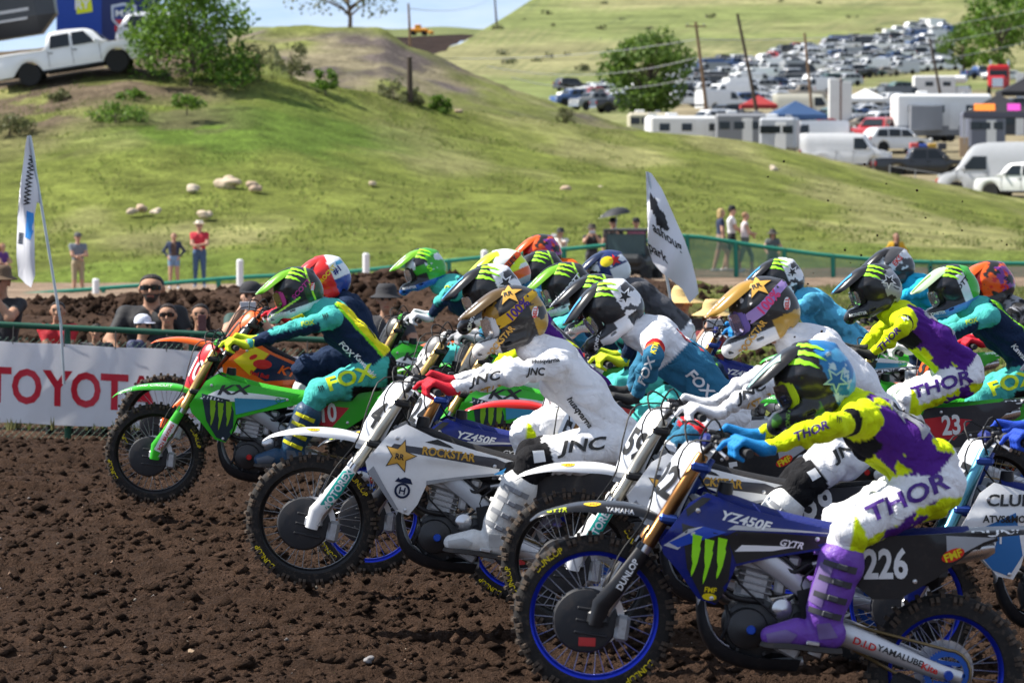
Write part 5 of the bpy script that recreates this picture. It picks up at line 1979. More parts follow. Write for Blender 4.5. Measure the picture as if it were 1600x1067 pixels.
PACK = [
 # name, depth, front axle px, helmet px, bike, rider
 dict(id='226', d=15.9, fa=(928, 960), hm=(1268, 598), bike=bike_num(YZ, '226', near=2, num='226'),
   blabel='blue and black bike number 226, nearest to the camera',
   rider=dict(style='thor', vox=.010, helmet=HELM['blue'], gloves=('azure', (.01, .22, .55)), boots=('violet', (.16, .06, .38)), buckle=('darkbuckle', (.06, .06, .07)), hp=16, leg=.395, elbow=.25, lean=.56, hipz=1.11, shdx=.22, shdz=-.10,
     prints=[('THOR', 'thigh', .32, .075, PURP, dict(wide=1.35, rot=0)), ('THOR', 'farm', .35, .035, PURP, {}), ('#claw', 'uarm', .85, .03, BLK, {}), ('226', 'back', .6, .16, ('numgrey', (.3, .3, .32)), dict(rot=0, wide=.7))]),
   rlabel='rider in neon and purple kit with black and blue helmet and purple boots, nearest'),
 dict(id='59', d=18.3, fa=(892, 876), hm=(1190, 490), bike=bike_num(HSQ, '59', pos=(-.36, .79), h=.15, near=1, num='59'), blabel='white bike with black number 59 side panel behind the blue 226 bike',
   rider=dict(style='white', hipz=1.18, foot=(-.11, 0, .05), leg=.42, vox=.011, helmet=HELM['pink100'], gloves=('white', (.75, .75, .77)), hp=14, elbow=.2, shdx=.29, shdz=-.13,
     prints=[('JNC', 'farm', .42, .055, BLK, dict(wide=1.5, shear=.4)), ('ROCKSTAR', 'farm', .55, .034, GOLD, dict(dv=-.052, wide=1.1)), ('#box', 'thigh', .9, .05, WHT, {}), ('Husqvarna', 'uarm', .3, .03, BLK, {}), ('JNC', 'thigh', .4, .07, BLK, dict(wide=1.5))]),
   rlabel='white-kitted rider with gold helmet and pink goggle strap'),
 dict(id='r16', d=18.0, fa=(1415, 940), hm=None, bike=bike_num(CLUBYZ, '17', num='17'), blabel='white and blue bike cut off by the right edge',
   rider=dict(style='kblue', vox=.012, helmet=HELM['eks'], gloves=('royal', (.012, .06, .45)), boots=('white', (.72, .72, .70))), rlabel='rider with blue gloves cut off by the right edge'),
 dict(id='r4', d=19.5, fa=(487, 812), hm=(800, 500), bike=dict(HSQ, near=1, num='4'), blabel='white bike with gold star on its shroud and black rims, front wheel lifted',
   rider=dict(style='white', vox=.010, helmet=HELM['gold100'], gloves=('red', (.62, .012, .03)), hp=10, elbow=.15, hipz=1.05, shdx=.25, shdz=-.165,
     prints=[('JNC', 'farm', .45, .055, BLK, dict(wide=1.5, shear=.4)), ('ROCKSTAR', 'farm', .62, .034, GOLD, dict(dv=-.052, wide=1.1)), ('JNC', 'thigh', .38, .085, BLK, dict(wide=1.5, shear=.4)), ('Husqvarna', 'uarm', .2, .03, BLK, dict(dv=.01)),
       ('JNC', 'uarm', .45, .045, BLK, dict(dv=-.03, shear=.4)), ('husqvarna', 'side', .45, .04, BLK, dict(rot=0, up=-.05)), ('#box', 'thigh', .93, .06, WHT, {})]),
   rlabel='white-kitted rider with gold strap across gold helmet and red gloves'),
 dict(id='r11', d=21.0, fa=(815, 845), hm=(955, 487), bike=bike_num(dict(YZ, seat=BLK), '5', num='5'), blabel='black-tailed blue bike just behind the white bike number 59',
   rider=dict(style='ktm', vox=.012, helmet=HELM['astarwhite'], gloves=('black', (.03, .03, .03)), hp=26, shdx=.24, shdz=-.13, elbow=.3,
     prints=[('FOX', 'farm', .4, .045, WHT, {}), ('KTM', 'uarm', .75, .03, YEL, {}), ('9', 'back', .75, .2, RED_, dict(bold=.0)), ('FOX', 'side', .4, .06, WHT, {})]), rlabel='rider in white and slate blue jersey with red band and black-white helmet'),
 dict(id='r3', d=21.4, fa=(577, 803), hm=(766, 462), bike=bike_num(dict(YZ, dgmark=None), '24', num='24'), blabel='blue-rimmed bike hidden behind the gold-star white bike',
   rider=dict(style='thor', vox=.013, helmet=HELM['astarwhite'], gloves=('black', (.03, .03, .03)), boots=('white', (.72, .72, .70)), hp=16, elbow=-.2, shdx=.22), rlabel='neon-sleeved rider behind the red-gloved rider in white'),
 dict(id='r10', d=23.0, fa=(790, 748), hm=(930, 474), bike=dict(HON, num='0'), blabel='red bike with gold forks wedged in mid-pack',
   rider=dict(style='fox', vox=.014, helmet=HELM['monst'], gloves=('neon', (.6, .72, .02)),), rlabel='rider in dark green with neon gloves on the red bike'),
 dict(id='r5', d=25.9, fa=(242, 708), hm=(463, 458), bike=bike_num(KX, '10', near=1, num='10', plate=('platered', (.55, .02, .03)), numcol=WHT), blabel='green bike out in front with red number plate and 10 on its side',
   rider=dict(style='fox', vox=.012, helmet=HELM['scottpink'], gloves=('neonglove', (.60, .74, .02)), boots=('navyyellow', (.02, .06, .12)), buckle=('yellowbuckle', (.65, .62, .02)), hp=12, bibcol='yellow', shdx=.25, shdz=-.13, elbow=.05,
     prints=[('FOX', 'thigh', .40, .10, NEON, dict(wide=1.25, rot=0, shear=0)), ('#claw', 'thigh', .92, .05, BLK, {}), ('1', 'back', .55, .2, BLK, {}), ('FOX', 'uarm', .55, .03, NEON, {}), ('FOX', 'side', .5, .04, WHT, dict(up=-.06)), ('Kawasaki', 'side', .15, .035, WHT, dict(up=-.04)), ('#claw', 'uarm', .1, .05, BLK, {})]),
   rlabel='teal rider with yellow back panel leading on the green bike'),
 dict(id='r6', d=27.0, fa=(258, 660), hm=(508, 438), bike=dict(KTM, ext=.17, num='11'), blabel='orange bike beyond the leading green bike',
   rider=dict(style='navyyel', lean=.26, vox=.014, helmet=HELM['redwhite'], gloves=('red', (.62, .012, .03)), boots=('white', (.72, .72, .70)), shdx=.2), rlabel='rider with red gloves and red-white helmet on the orange bike'),
 dict(id='r8', d=26.0, fa=(588, 692), hm=(787, 430), bike=dict(HSQ, num='99', fork=('gold', (.52, .33, .12)), plate=('plategrey', (.12, .12, .13)), numcol=WHT, shroud=BLK, fender=BLK, marks=[('text', 's', 'GYTR', (-.95, .80), .05, WHT, {})], forktext=[]),
   blabel='bike with number 99 on its dark front plate',
   rider=dict(style='kblue', vox=.014, helmet=HELM['neon'], gloves=('grey', (.35, .35, .37)),), rlabel='rider in neon yellow and orange helmet'),
 dict(id='r9', d=25.0, fa=(655, 715), hm=(883, 452), bike=dict(KX, num='7'), blabel='green bike with claw mark showing under the arm of the red-gloved rider',
   rider=dict(style='fox', vox=.013, helmet=HELM['scottwhite'], gloves=('white', (.75, .75, .77)), prints=[('#claw', 'uarm', .2, .06, BLK, {})]), rlabel='teal-sleeved rider with white-lettered black-green helmet in mid-pack'),
 dict(id='r7', d=30.8, fa=(546, 642), hm=(662, 422), bike=dict(KX, num='12'), blabel='green bike at the back between the leader and number 99',
   rider=dict(style='fox', vox=.014, helmet=HELM['green'], gloves=('white', (.75, .75, .77)), hp=12, shdx=.26, bibcol='dark', prints=[('FOX', 'uarm', .6, .03, NEON, {}), ('FOX', 'side', .6, .04, WHT, {}), ('#claw', 'uarm', .1, .05, BLK, {})]), rlabel='teal rider in green helmet with white gloves against the soil bank'),
 dict(id='rBk', d=29.0, fa=(668, 665), hm=(846, 428), bike=dict(KX, num='8'), blabel='green bike hidden deep in the pack', rider=dict(style='dark', vox=.016, helmet=HELM['monst'], gloves=('black', (.03, .03, .03))), rlabel='rider in black and green helmet under the orange helmet'),
 dict(id='rO', d=33.5, fa=(694, 616), hm=(845, 398), bike=dict(KTM, num='3'), blabel='orange bike hidden at the far side of the pack', rider=dict(style='orange', vox=.016, helmet=HELM['orange'], gloves=('black', (.03, .03, .03))), rlabel='rider in orange helmet at the far side of mid-pack'),
 dict(id='rRB', d=31.0, fa=(782, 640), hm=(950, 425), bike=dict(KTM, num='6'), blabel='orange bike hidden beyond the dark blue helmet', rider=dict(style='dark', vox=.016, helmet=HELM['redbull'], gloves=('black', (.03, .03, .03))), rlabel='rider in dark blue helmet with red and yellow marks'),
 dict(id='r17', d=28.3, fa=(1030, 676), hm=(1218, 440), bike=bike_num(YZ, '8', num='8'), blabel='blue bike beside the light blue rider', rider=dict(style='lblue', vox=.014, helmet=HELM['astarwhite'], gloves=('azure', (.01, .22, .55))), rlabel='light blue rider hidden behind the pink-strapped helmet'),
 dict(id='r12', d=24.7, fa=(1195, 733), hm=(1365, 455), bike=bike_num(dict(KX, side=('sideblack', (.03, .03, .035)), tail=BLK), '23', num='2', plate=('platewhite', (.72, .74, .78)), numcol=BLK), blabel='green bike with black side panel number 23',
   rider=dict(style='thor', vox=.012, helmet=HELM['astarblack'], gloves=('black', (.03, .03, .03)), hp=14, shdx=.20, shdz=-.15, elbow=.2, prints=[('THOR', 'thigh', .42, .085, PURP, dict(wide=1.35)), ('THOR', 'farm', .5, .04, PURP, {}), ('MX', 'uarm', .5, .035, WHT, {}), ('2', 'back', .62, .2, ('numgrey', (.3, .3, .32)), {})]),
   rlabel='upright neon and purple rider with black helmet on bike 23'),
 dict(id='r13', d=25.4, fa=(1262, 722), hm=(1487, 455), bike=bike_num(KX, '52', num='52'), blabel='green bike with number 52 on its side',
   rider=dict(style='fox', vox=.012, helmet=HELM['scottgreen'], gloves=('white', (.75, .75, .77)), hp=14, shdx=.22, bibcol='dark', elbow=.1, prints=[('FOX', 'thigh', .40, .10, NEON, dict(wide=1.25, shear=0)), ('FOX', 'uarm', .45, .03, NEON, {}), ('Kawasaki', 'side', .3, .035, WHT, {})]),
   rlabel='teal rider with white-strapped green helmet on bike 52'),
 dict(id='r14', d=26.7, fa=(1385, 705), hm=(1545, 447), bike=dict(KTM, num='33', tail=ORG, tailtext=('KTM', WHT)), blabel='orange bike at the right edge behind number 52', rider=dict(style='camo', vox=.013, helmet=HELM['orange'], gloves=('red', (.62, .012, .03)), hp=14, shdx=.2, shdz=-.17), rlabel='rider in grey camouflage jersey and orange helmet at right edge'),
 dict(id='r15', d=31.0, fa=(1243, 640), hm=(1394, 420), bike=dict(KX, num='7', plate=('platewhite', (.72, .74, .78)), numcol=BLK), blabel='green bike at the back of the right-hand group', rider=dict(style='teal', vox=.015, helmet=HELM['eks'], gloves=('black', (.03, .03, .03)), hp=14), rlabel='rider in black-white helmet and blue-green jersey behind bike 23'),
]

def place_pack(only=None):
 for e in PACK:
  if only and e['id'] not in only:
   continue
  F = at(e['fa'][0], e['fa'][1], e['d'])
  ext = e['bike'].get('ext', 0)
  fx, fz = -1.48 - ext * .39, .35 - ext * .92
  gz = -.015
  h = F.z - gz
  rr = math.hypot(fx, fz)
  th = math.asin(max(-1, min(1, h / rr))) - math.atan2(fz, -fx)
  Rm = Matrix.Rotation(th, 3, 'Y')
  o = F - Rm @ Vector((fx, 0, fz))
  b = empty('motocross_bike', o, (0, th, 0))
  tag(b, e['blabel'], 'motorcycle', 'motocross bikes leaving the start')
  build_bike(e['bike'], b)
  rc = dict(e['rider'])
  if e['hm']:
   hw = at(e['hm'][0], e['hm'][1], e['d']) - o
   hl = Rm.inverted() @ hw
   rc['head'] = (hl.x, hl.z)
  rc['hp'] = rc.get('hp', 15) + math.degrees(th)
  p = empty('person', o, (0, th, 0))
  tag(p, e['rlabel'], 'rider', 'riders leaving the start')
  build_rider(rc, p)
  print(e['id'], 'pitch %.1f' % math.degrees(th), 'head', rc.get('head'), 'root', tuple(round(x, 2) for x in o))
# ================================================================ terrain
def lerp_tab(x, tab):
 return np.interp(x, [t[0] for t in tab], [t[1] for t in tab])

def terrain_mat(name, rough=.95, bump=.6, bscale=3.0, fine=14.0, spread=.45, spec=.06):
 """ground whose broad colour is painted on the mesh (soil, grass, gravel), broken up by noise"""
 if name in _mats:
  return _mats[name]
 m = bpy.data.materials.new(name)
 m.use_nodes = True
 nt = m.node_tree
 b = nt.nodes['Principled BSDF']
 b.inputs['Roughness'].default_value = rough
 b.inputs['Specular IOR Level'].default_value = spec
 a = nt.nodes.new('ShaderNodeAttribute')
 a.attribute_name = 'Col'
 tc = nt.nodes.new('ShaderNodeTexCoord')
 prev = a.outputs['Color']
 for sc, lo, hi in ((bscale * .35, 1 - spread * .6, 1 + spread * .6), (bscale, 1 - spread, 1 + spread), (fine, 1 - spread, 1 + spread)):
  nz = nt.nodes.new('ShaderNodeTexNoise')
  nz.inputs['Scale'].default_value = sc
  nz.inputs['Detail'].default_value = 6
  nz.inputs['Roughness'].default_value = .65
  nt.links.new(tc.outputs['Object'], nz.inputs['Vector'])
  mr = nt.nodes.new('ShaderNodeMapRange')
  mr.inputs['From Min'].default_value = .3
  mr.inputs['From Max'].default_value = .7
  mr.inputs['To Min'].default_value = lo
  mr.inputs['To Max'].default_value = hi
  nt.links.new(nz.outputs['Fac'], mr.inputs['Value'])
  mu = nt.nodes.new('ShaderNodeMixRGB')
  mu.blend_type = 'MULTIPLY'
  mu.inputs['Fac'].default_value = 1
  nt.links.new(prev, mu.inputs['Color1'])
  nt.links.new(mr.outputs['Result'], mu.inputs['Color2'])
  prev = mu.outputs['Color']
 nt.links.new(prev, b.inputs['Base Color'])
 bp = nt.nodes.new('ShaderNodeBump')
 bp.inputs['Strength'].default_value = bump
 bp.inputs['Distance'].default_value = .15
 nt.links.new(nz.outputs['Fac'], bp.inputs['Height'])
 nt.links.new(bp.outputs['Normal'], b.inputs['Normal'])
 _mats[name] = m
 return m

def grid_mesh(name, G, col):
 r, c = G.shape[:2]
 i = np.arange(r * c).reshape(r, c)
 Q = np.stack([i[:-1, :-1], i[:-1, 1:], i[1:, 1:], i[1:, :-1]], -1).reshape(-1, 4)
 return np_mesh(name, G.reshape(-1, 3), Q, col.reshape(-1, 3))

SOIL = np.array((.072, .043, .029))
TAN = np.array((.24, .175, .125))
GRASS = np.array((.132, .155, .034))
DRYG = np.array((.215, .21, .085))
LUSH = np.array((.085, .132, .022))
DSOIL = np.array((.105, .075, .058))

BANK = [(-600, .4), (0, .50), (150, .56), (300, .66), (450, .78), (600, .93), (700, .92), (850, .80), (1050, .80), (1180, .62), (1290, .36), (1400, .10), (1600, .0), (2400, 0)]

def base_z(X, Y):
 """height of the flat ground, soil bank and verge"""
 far = lerp_tab(X, [(-60, -.9), (-6, -.75), (3, -.35), (60, -.3)])
 z = np.interp(Y, [-50, 60, 100, 112, 400], [0, 0, 1, 1, 1]) * far
 px = 800 + X / np.maximum(Y, 5) * FPX
 z = z + lerp_tab(px, BANK) * np.exp(-((Y - 53) / 6.5) ** 2)
 return z

def build_ground():
 # one sheet to the horizon
 ys = np.r_[np.linspace(-60, 10, 8), np.linspace(12, 38, 14), np.arange(38.6, 80, .35), np.arange(80, 125, 1.0), np.linspace(128, 300, 14), 500, 900, 1800, 4500]
 us = np.linspace(-1, 1, 220)
 Y, U = np.meshgrid(ys, us, indexing='ij')
 X = U * np.interp(Y, [-60, 10, 40, 125, 300, 4500], [90, 40, 12, 30, 220, 4000])
 Z = base_z(X, Y)
 P2 = np.c_[X.ravel(), Y.ravel()]
 inner = ((Y > 38) & (Y < 80)).ravel()
 n = fbm(P2, 1.1, 4, 3).reshape(Y.shape)
 n2 = fbm(P2, 4.0, 3, 8).reshape(Y.shape)
 bankm = np.exp(-((Y - 53) / 8.5) ** 2) * np.clip(lerp_tab(800 + X / np.maximum(Y, 5) * FPX, BANK) * 2.2, 0, 1)
 Z = Z + ((n - .5) * .34 + (n2 - .5) * .22) * bankm + (n - .5) * .05
 Z = np.where((Y > 12) & (Y < 37.5), -.17, Z)
 col = np.empty(Y.shape + (3,))
 col[:] = SOIL
 px = 800 + X / np.maximum(Y, 5) * FPX
 col = col * (1 - .35 * bankm)[..., None]
 roadL = (Y > 70) & (px < 1060)
 col[roadL] = TAN
 col[(Y > 84) & (px >= 1060)] = TAN * .8
 gr = (Y > 37) & (Y < 86) & (px > 1060)
 k = np.clip((px - 1040 + (n - .5) * 500) / 120, 0, 1)[..., None]
 col = np.where(gr[..., None], col * (1 - k) + (GRASS * .8 * (n2[..., None] > .42) + DRYG * (n2[..., None] <= .42)) * k, col)
 col = np.where(((Y > 60) & (Y < 84) & (px < 1060) & (n > .54))[..., None], GRASS * .7, col)
 col = np.where((Y > 112)[..., None], GRASS, col)
 tag(obj('ground', grid_mesh('ground', np.dstack([X, Y, Z]), col), terrain_mat('open_ground', bscale=1.2, fine=9)), kind='structure')

RUTS = [(15.9, 0, 1.5), (18.3, 0, 1.4), (18.0, 0, 3.0), (19.5, 0, .1), (21.0, 0, 1.3), (21.4, 0, .4), (25.9, 0, -1.2), (27.0, 0, -1.2), (17.4, .10, -9), (20.6, -.12, -9), (23.4, .06, -9), (28.6, -.05, -9), (31.5, .08, -9)]

def dirt_h(P2):
 a = fbm(P2, .8, 2, 21)
 b = vnoise(P2, 5.5, 22)
 c = vnoise(P2, 11, 23)
 d = vnoise(P2, 24, 24)
 m = vnoise(P2, 1.7, 25)
 e = vnoise(P2, 55, 26)
 lum = np.clip(b - .45, 0, 1) * .035 * m + np.clip(c - .4, 0, 1) ** 1.3 * .05 * (.3 + m) + d * .026 + e * .018
 r1 = vnoise(P2 * np.array((.35, 1.5)), 2.2, 27)
 r2 = vnoise(P2 * np.array((.5, 1.4)), 7, 28)
 z = (a - .5) * .14 + lum * 1.05 + (r1 - .5) * .06 + (r2 - .5) * .03 - .03
 for y0, sl, x0 in RUTS:
  dy = np.abs(P2[:, 1] - y0 - sl * P2[:, 0] - .12 * np.sin(P2[:, 0] * .7 + y0))
  g = np.clip((P2[:, 0] - x0) / .4, 0, 1)
  z = z + g * (-.055 * np.exp(-(dy / .075) ** 2) + .040 * np.exp(-((dy - .17) / .07) ** 2))
 return z

def build_dirt():
 ys = np.concatenate([np.arange(13.0, 24, .033), np.arange(24, 38.0, .055)])
 us = np.linspace(-1, 1, 440)
 Y, U = np.meshgrid(ys, us, indexing='ij')
 X = U * Y * .152
 P2 = np.c_[X.ravel(), Y.ravel()]
 Z = dirt_h(P2).reshape(Y.shape)
 edge = np.clip((35.6 - Y) / 1.4, 0, 1)
 Z = Z * edge - .16 * (1 - edge)
 n = fbm(P2, 3, 4, 31).reshape(Y.shape)
 col = SOIL * (0.75 + .5 * n)[..., None]
 gm = np.clip((Y - 35.4 + (n - .5) * 2.5) / .8, 0, 1)[..., None] * .5
 col = col * (1 - gm) + DSOIL * 1.6 * gm
 tag(obj('start_straight', grid_mesh('start_straight', np.dstack([X, Y, Z]), col), terrain_mat('tilled_soil', bscale=9, fine=60, bump=.9, spread=.35)), kind='structure')
 ico_v = np.array([(0, 0, 1), (1, 0, .1), (0, 1, -.1), (-1, 0, .1), (0, -1, -.1), (0, 0, -1)]) * 1.1
 ico_f = np.array([(0, 1, 2), (0, 2, 3), (0, 3, 4), (0, 4, 1), (5, 2, 1), (5, 3, 2), (5, 4, 3), (5, 1, 4)])

 def scatter(name, n, smin, smax, cols, seed, m, zoff=.2):
  rs = np.random.RandomState(seed)
  y = 13.5 + 23 * rs.rand(n) ** 1.25
  x = (rs.rand(n) * 2 - 1) * y * .148
  s = smin + (smax - smin) * rs.rand(n) ** 6
  z = dirt_h(np.c_[x, y]) * np.clip((35.6 - y) / 1.4, 0, 1) - .16 * (1 - np.clip((35.6 - y) / 1.4, 0, 1)) + s * zoff
  V = ico_v[None] * (.65 + .7 * rs.rand(n, 6))[..., None] * s[:, None, None] * np.stack([1 + .5 * rs.rand(n), 1 + .4 * rs.rand(n), .65 + .4 * rs.rand(n)], -1)[:, None, :]
  q = rs.rand(n) * 6.28
  Rz = np.stack([np.stack([np.cos(q), -np.sin(q)], -1), np.stack([np.sin(q), np.cos(q)], -1)], 1)
  V[..., :2] = np.einsum('nij,nkj->nki', Rz, V[..., :2])
  V += np.stack([x, y, z], -1)[:, None]
  Fc = (ico_f[None] + 6 * np.arange(n)[:, None, None]).reshape(-1, 3)
  cc = np.array(cols)[rs.randint(0, len(cols), n)] * (.7 + .6 * rs.rand(n, 1))
  o = obj(name, np_mesh(name, V.reshape(-1, 3), Fc, np.repeat(cc, 6, 0), smooth=0), m)
  return o
 tm = terrain_mat('tilled_soil')
 rs = np.random.RandomState(77)
 n = 9000
 y = rs.uniform(40, 66, n)
 pxx = rs.uniform(-100, 1250, n)
 x = (pxx - 800) / FPX * y
 s = .015 + .07 * rs.rand(n) ** 4
 V = ico_v[None] * (.65 + .7 * rs.rand(n, 6))[..., None] * s[:, None, None]
 V += np.stack([x, y, base_z(x, y) + .03], -1)[:, None]
 Fc = (ico_f[None] + 6 * np.arange(n)[:, None, None]).reshape(-1, 3)
 tag(obj('bank_clods', np_mesh('bank_clods', V.reshape(-1, 3), Fc, np.repeat(SOIL * .7 * (.7 + .6 * rs.rand(n, 1)), 6, 0), smooth=0), tm), 'clods of dark earth on the bank behind the fence', 'soil', kind='stuff')
 tag(scatter('soil_clods', 60000, .004, .038, [SOIL, SOIL * 1.15, SOIL * .8], 5, tm), 'loose dark soil clods strewn over the start straight', 'soil', kind='stuff')
 tag(scatter('pebbles', 2200, .003, .014, [(.33, .22, .16), (.40, .36, .30), (.28, .26, .25), (.42, .28, .2)], 6, tm, .7), 'small pale pebbles scattered in the dark soil', 'pebbles', kind='stuff')
 for px, py, s, c, lab in ((580, 1043, .036, (.22, .21, .21), 'grey rough stone lying in the soil at bottom left'), (1035, 1047, .03, (.26, .18, .13), 'tan stone under the front of bike 226'), (1520, 720, .0, None, None), (300, 1026, .022, (.28, .2, .13), 'small tan stone left of the grey stone'),
        (912, 941, .022, (.34, .28, .23), 'pale stone between the two nearest front wheels')):
  if not s:
   continue
  d = 2.4 * FPX / (py - 265)
  p = at(px, py, d)
  rs = np.random.RandomState(int(px))
  S = SDF((-.7, -.7, -.6), (.7, .7, .6), .09, .1)
  for k in range(4):
   S.ell(rs.normal(size=3) * .16, .28 + .2 * rs.rand(3), k=.08)
  V, ff = S.quads()
  V = V * s * 1.7 * np.array((1.2, .9, .62))
  o = obj('stone', np_mesh('stone', V, ff), mat('stone_%d' % px, c, .9, bump=.8, bscale=40, vary=.3), None, (p.x, p.y, dirt_h(np.array([[p.x, p.y]]))[0] + s * .3), (0, 0, rs.rand() * 6))
  tag(o, lab, 'stone')

# ---------------------------------------------------------------- the grass hill behind
CREST = [(-300, 142), (-100, 138), (0, 133), (60, 124), (130, 112), (200, 106), (260, 112), (330, 114), (400, 117), (460, 123), (530, 135), (600, 146), (700, 168), (800, 181), (900, 194), (1000, 208), (1100, 217), (1200, 231), (1250, 240), (1300, 252),
   (1400, 272), (1500, 292), (1600, 312), (1900, 350)]
FOOT = [(-300, 440), (0, 436), (200, 424), (400, 413), (540, 408), (700, 402), (860, 392), (1060, 384), (1200, 388), (1400, 391), (1600, 400), (1900, 405)]

def hill_pt(px, py):
 yc, yb = lerp_tab(px, CREST), lerp_tab(px, FOOT)
 t = (yb - py) / (yb - yc)
 dc = np.interp(px, [-300, 400, 1000, 1900], [152, 152, 168, 190])
 return at(px, py, 108 + (dc - 108) * t ** .9)

def build_hill():
 cols = np.arange(-300, 1901, 10)
 rows = 90
 G = np.zeros((rows + 14, len(cols), 3))
 col = np.zeros_like(G)
 for j, px in enumerate(cols):
  yc, yb = lerp_tab(px, CREST), lerp_tab(px, FOOT)
  for i in range(rows):
   t = i / (rows - 1)
   G[i, j] = hill_pt(px, yb + (yc - yb) * t)
  G[0, j] = G[2, j] + np.array((0, -8.0, -1.6))
  G[1, j] = G[2, j] + np.array((0, -2.5, -.42))
  top = G[rows - 1, j]
  for i in range(14):
   q = (i + 1) / 14
   flat = 1.0 if px < 420 else max(0, 1 - (px - 420) / 200)
   G[rows + i, j] = top + np.array((top[0] * .25 * q, 42 * q, -(8.0 * q ** 1.4) * (1 - flat) + 2.6 * q * flat))
 P2 = G.reshape(-1, 3)[:, :2]
 n = fbm(P2, .10, 4, 41).reshape(G.shape[:2])
 n2 = fbm(P2, .5, 3, 42).reshape(G.shape[:2])
 n3 = fbm(P2 * np.array((1, .35)), .22, 4, 44).reshape(G.shape[:2])
 G[3:, :, 2] += ((n - .5) * .5 + (n2 - .5) * .16)[3:]
 px = np.tile(cols, (rows + 14, 1))
 T = np.minimum(np.arange(rows + 14) / (rows - 1), 1)[:, None] * np.ones((1, len(cols)))
 col[:] = GRASS
 k = np.clip((n3 - .46) * 5, 0, 1)[..., None]
 col = col * (1 - k * .9) + DRYG * k * .9
 col = col * (.72 + .56 * n2)[..., None]
 # lusher fold under the bush, soil brow on the left
 l = np.exp(-((T - .70 - (n2 - .5) * .2) / .13) ** 2) * np.exp(-((px - 400) / 230) ** 2) * (.5 + n)
 l = np.clip(l * 1.5, 0, 1)[..., None]
 col = col * (1 - l) + LUSH * l
 sb = np.clip((T - .62 + (n - .5) * .7 - np.clip((px - 80) / 700, 0, 1) * .45) * 5, 0, 1) * np.clip((430 - px) / 110, 0, 1) * (n2 > .40)
 sb = sb[..., None]
 col = col * (1 - sb * .9) + DSOIL * 1.1 * sb * .9
 ft = np.clip((.10 - T + (n2 - .5) * .14) * 10, 0, 1)[..., None] * .6
 col = col * (1 - ft) + LUSH * 1.1 * ft
 tag(obj('grass_hill', grid_mesh('grass_hill', G, col), terrain_mat('hill_grass', bscale=.9, fine=6, bump=1.0, spread=.42)), kind='structure')
 # tufts
 rs = np.random.RandomState(3)
 n_t = 44000
 px_ = rs.uniform(-60, 1660, n_t)
 t_ = rs.rand(n_t) ** .9
 cl_ = vnoise(np.c_[px_ / 60, t_ * 14], 1.0, 5) * .6 + vnoise(np.c_[px_ / 20, t_ * 30], 1.0, 6) * .4
 px_, t_ = px_[cl_ > .46], t_[cl_ > .46]
 tufts('grass', np.array([hill_pt(a, lerp_tab(a, FOOT) + (lerp_tab(a, CREST) - lerp_tab(a, FOOT)) * b) for a, b in zip(px_, t_)]),   .03, .12, 4, 'short rough grass and weeds over the hill', 'grass', [GRASS, GRASS * 1.2, DRYG, LUSH * 1.3, LUSH])

def tufts(name, P, hmin, hmax, nb, label, cat, cols, seed=4, spread=.35):
 rs = np.random.RandomState(seed)
 n = len(P)
 h = hmin + (hmax - hmin) * rs.rand(n) ** 3
 V = np.zeros((n, nb, 3, 3))
 a = rs.rand(n, nb) * 6.28
 r = rs.rand(n, nb) * spread * h[:, None]
 bx, by = r * np.cos(a), r * np.sin(a)
 w = h[:, None] * .14
 ta = rs.rand(n, nb) * 6.28
 V[:, :, 0] = np.stack([bx - w * np.sin(ta), by + w * np.cos(ta), -.02 * np.ones_like(bx)], -1)
 V[:, :, 1] = np.stack([bx + w * np.sin(ta), by - w * np.cos(ta), -.02 * np.ones_like(bx)], -1)
 V[:, :, 2] = np.stack([bx * 2.2 + w * np.cos(ta), by * 2.2, h[:, None] * (.6 + .5 * rs.rand(n, nb))], -1)
 V += P[:, None, None, :]
 Fc = np.arange(n * nb * 3).reshape(-1, 3)
 cc = np.array(cols)[rs.randint(0, len(cols), n)]
 o = obj(name, np_mesh(name, V.reshape(-1, 3), Fc, np.repeat(cc, nb * 3, 0), smooth=0), leaf_mat())
 tag(o, label, cat, kind='stuff')
 return o

# ---------------------------------------------------------------- dry bank, field, far hillside with the car park
BANKC = [(230, 92), (300, 66), (380, 54), (440, 49), (520, 46), (600, 50), (640, 74), (720, 108), (800, 140), (880, 168), (960, 194), (1010, 210), (1100, 240), (1200, 262)]

def lot_d(py):
 return np.interp(py, [-320, -100, 0, 50, 90, 130, 175, 210, 250, 300, 330, 380], [1900, 1250, 950, 800, 680, 560, 400, 300, 245, 215, 205, 195])

RIDGE = [(420, 88), (560, 84), (640, 78), (715, 72), (745, 52), (790, 26), (830, 0), (900, -45), (1000, -95), (1200, -170), (1600, -260), (2000, -300)]

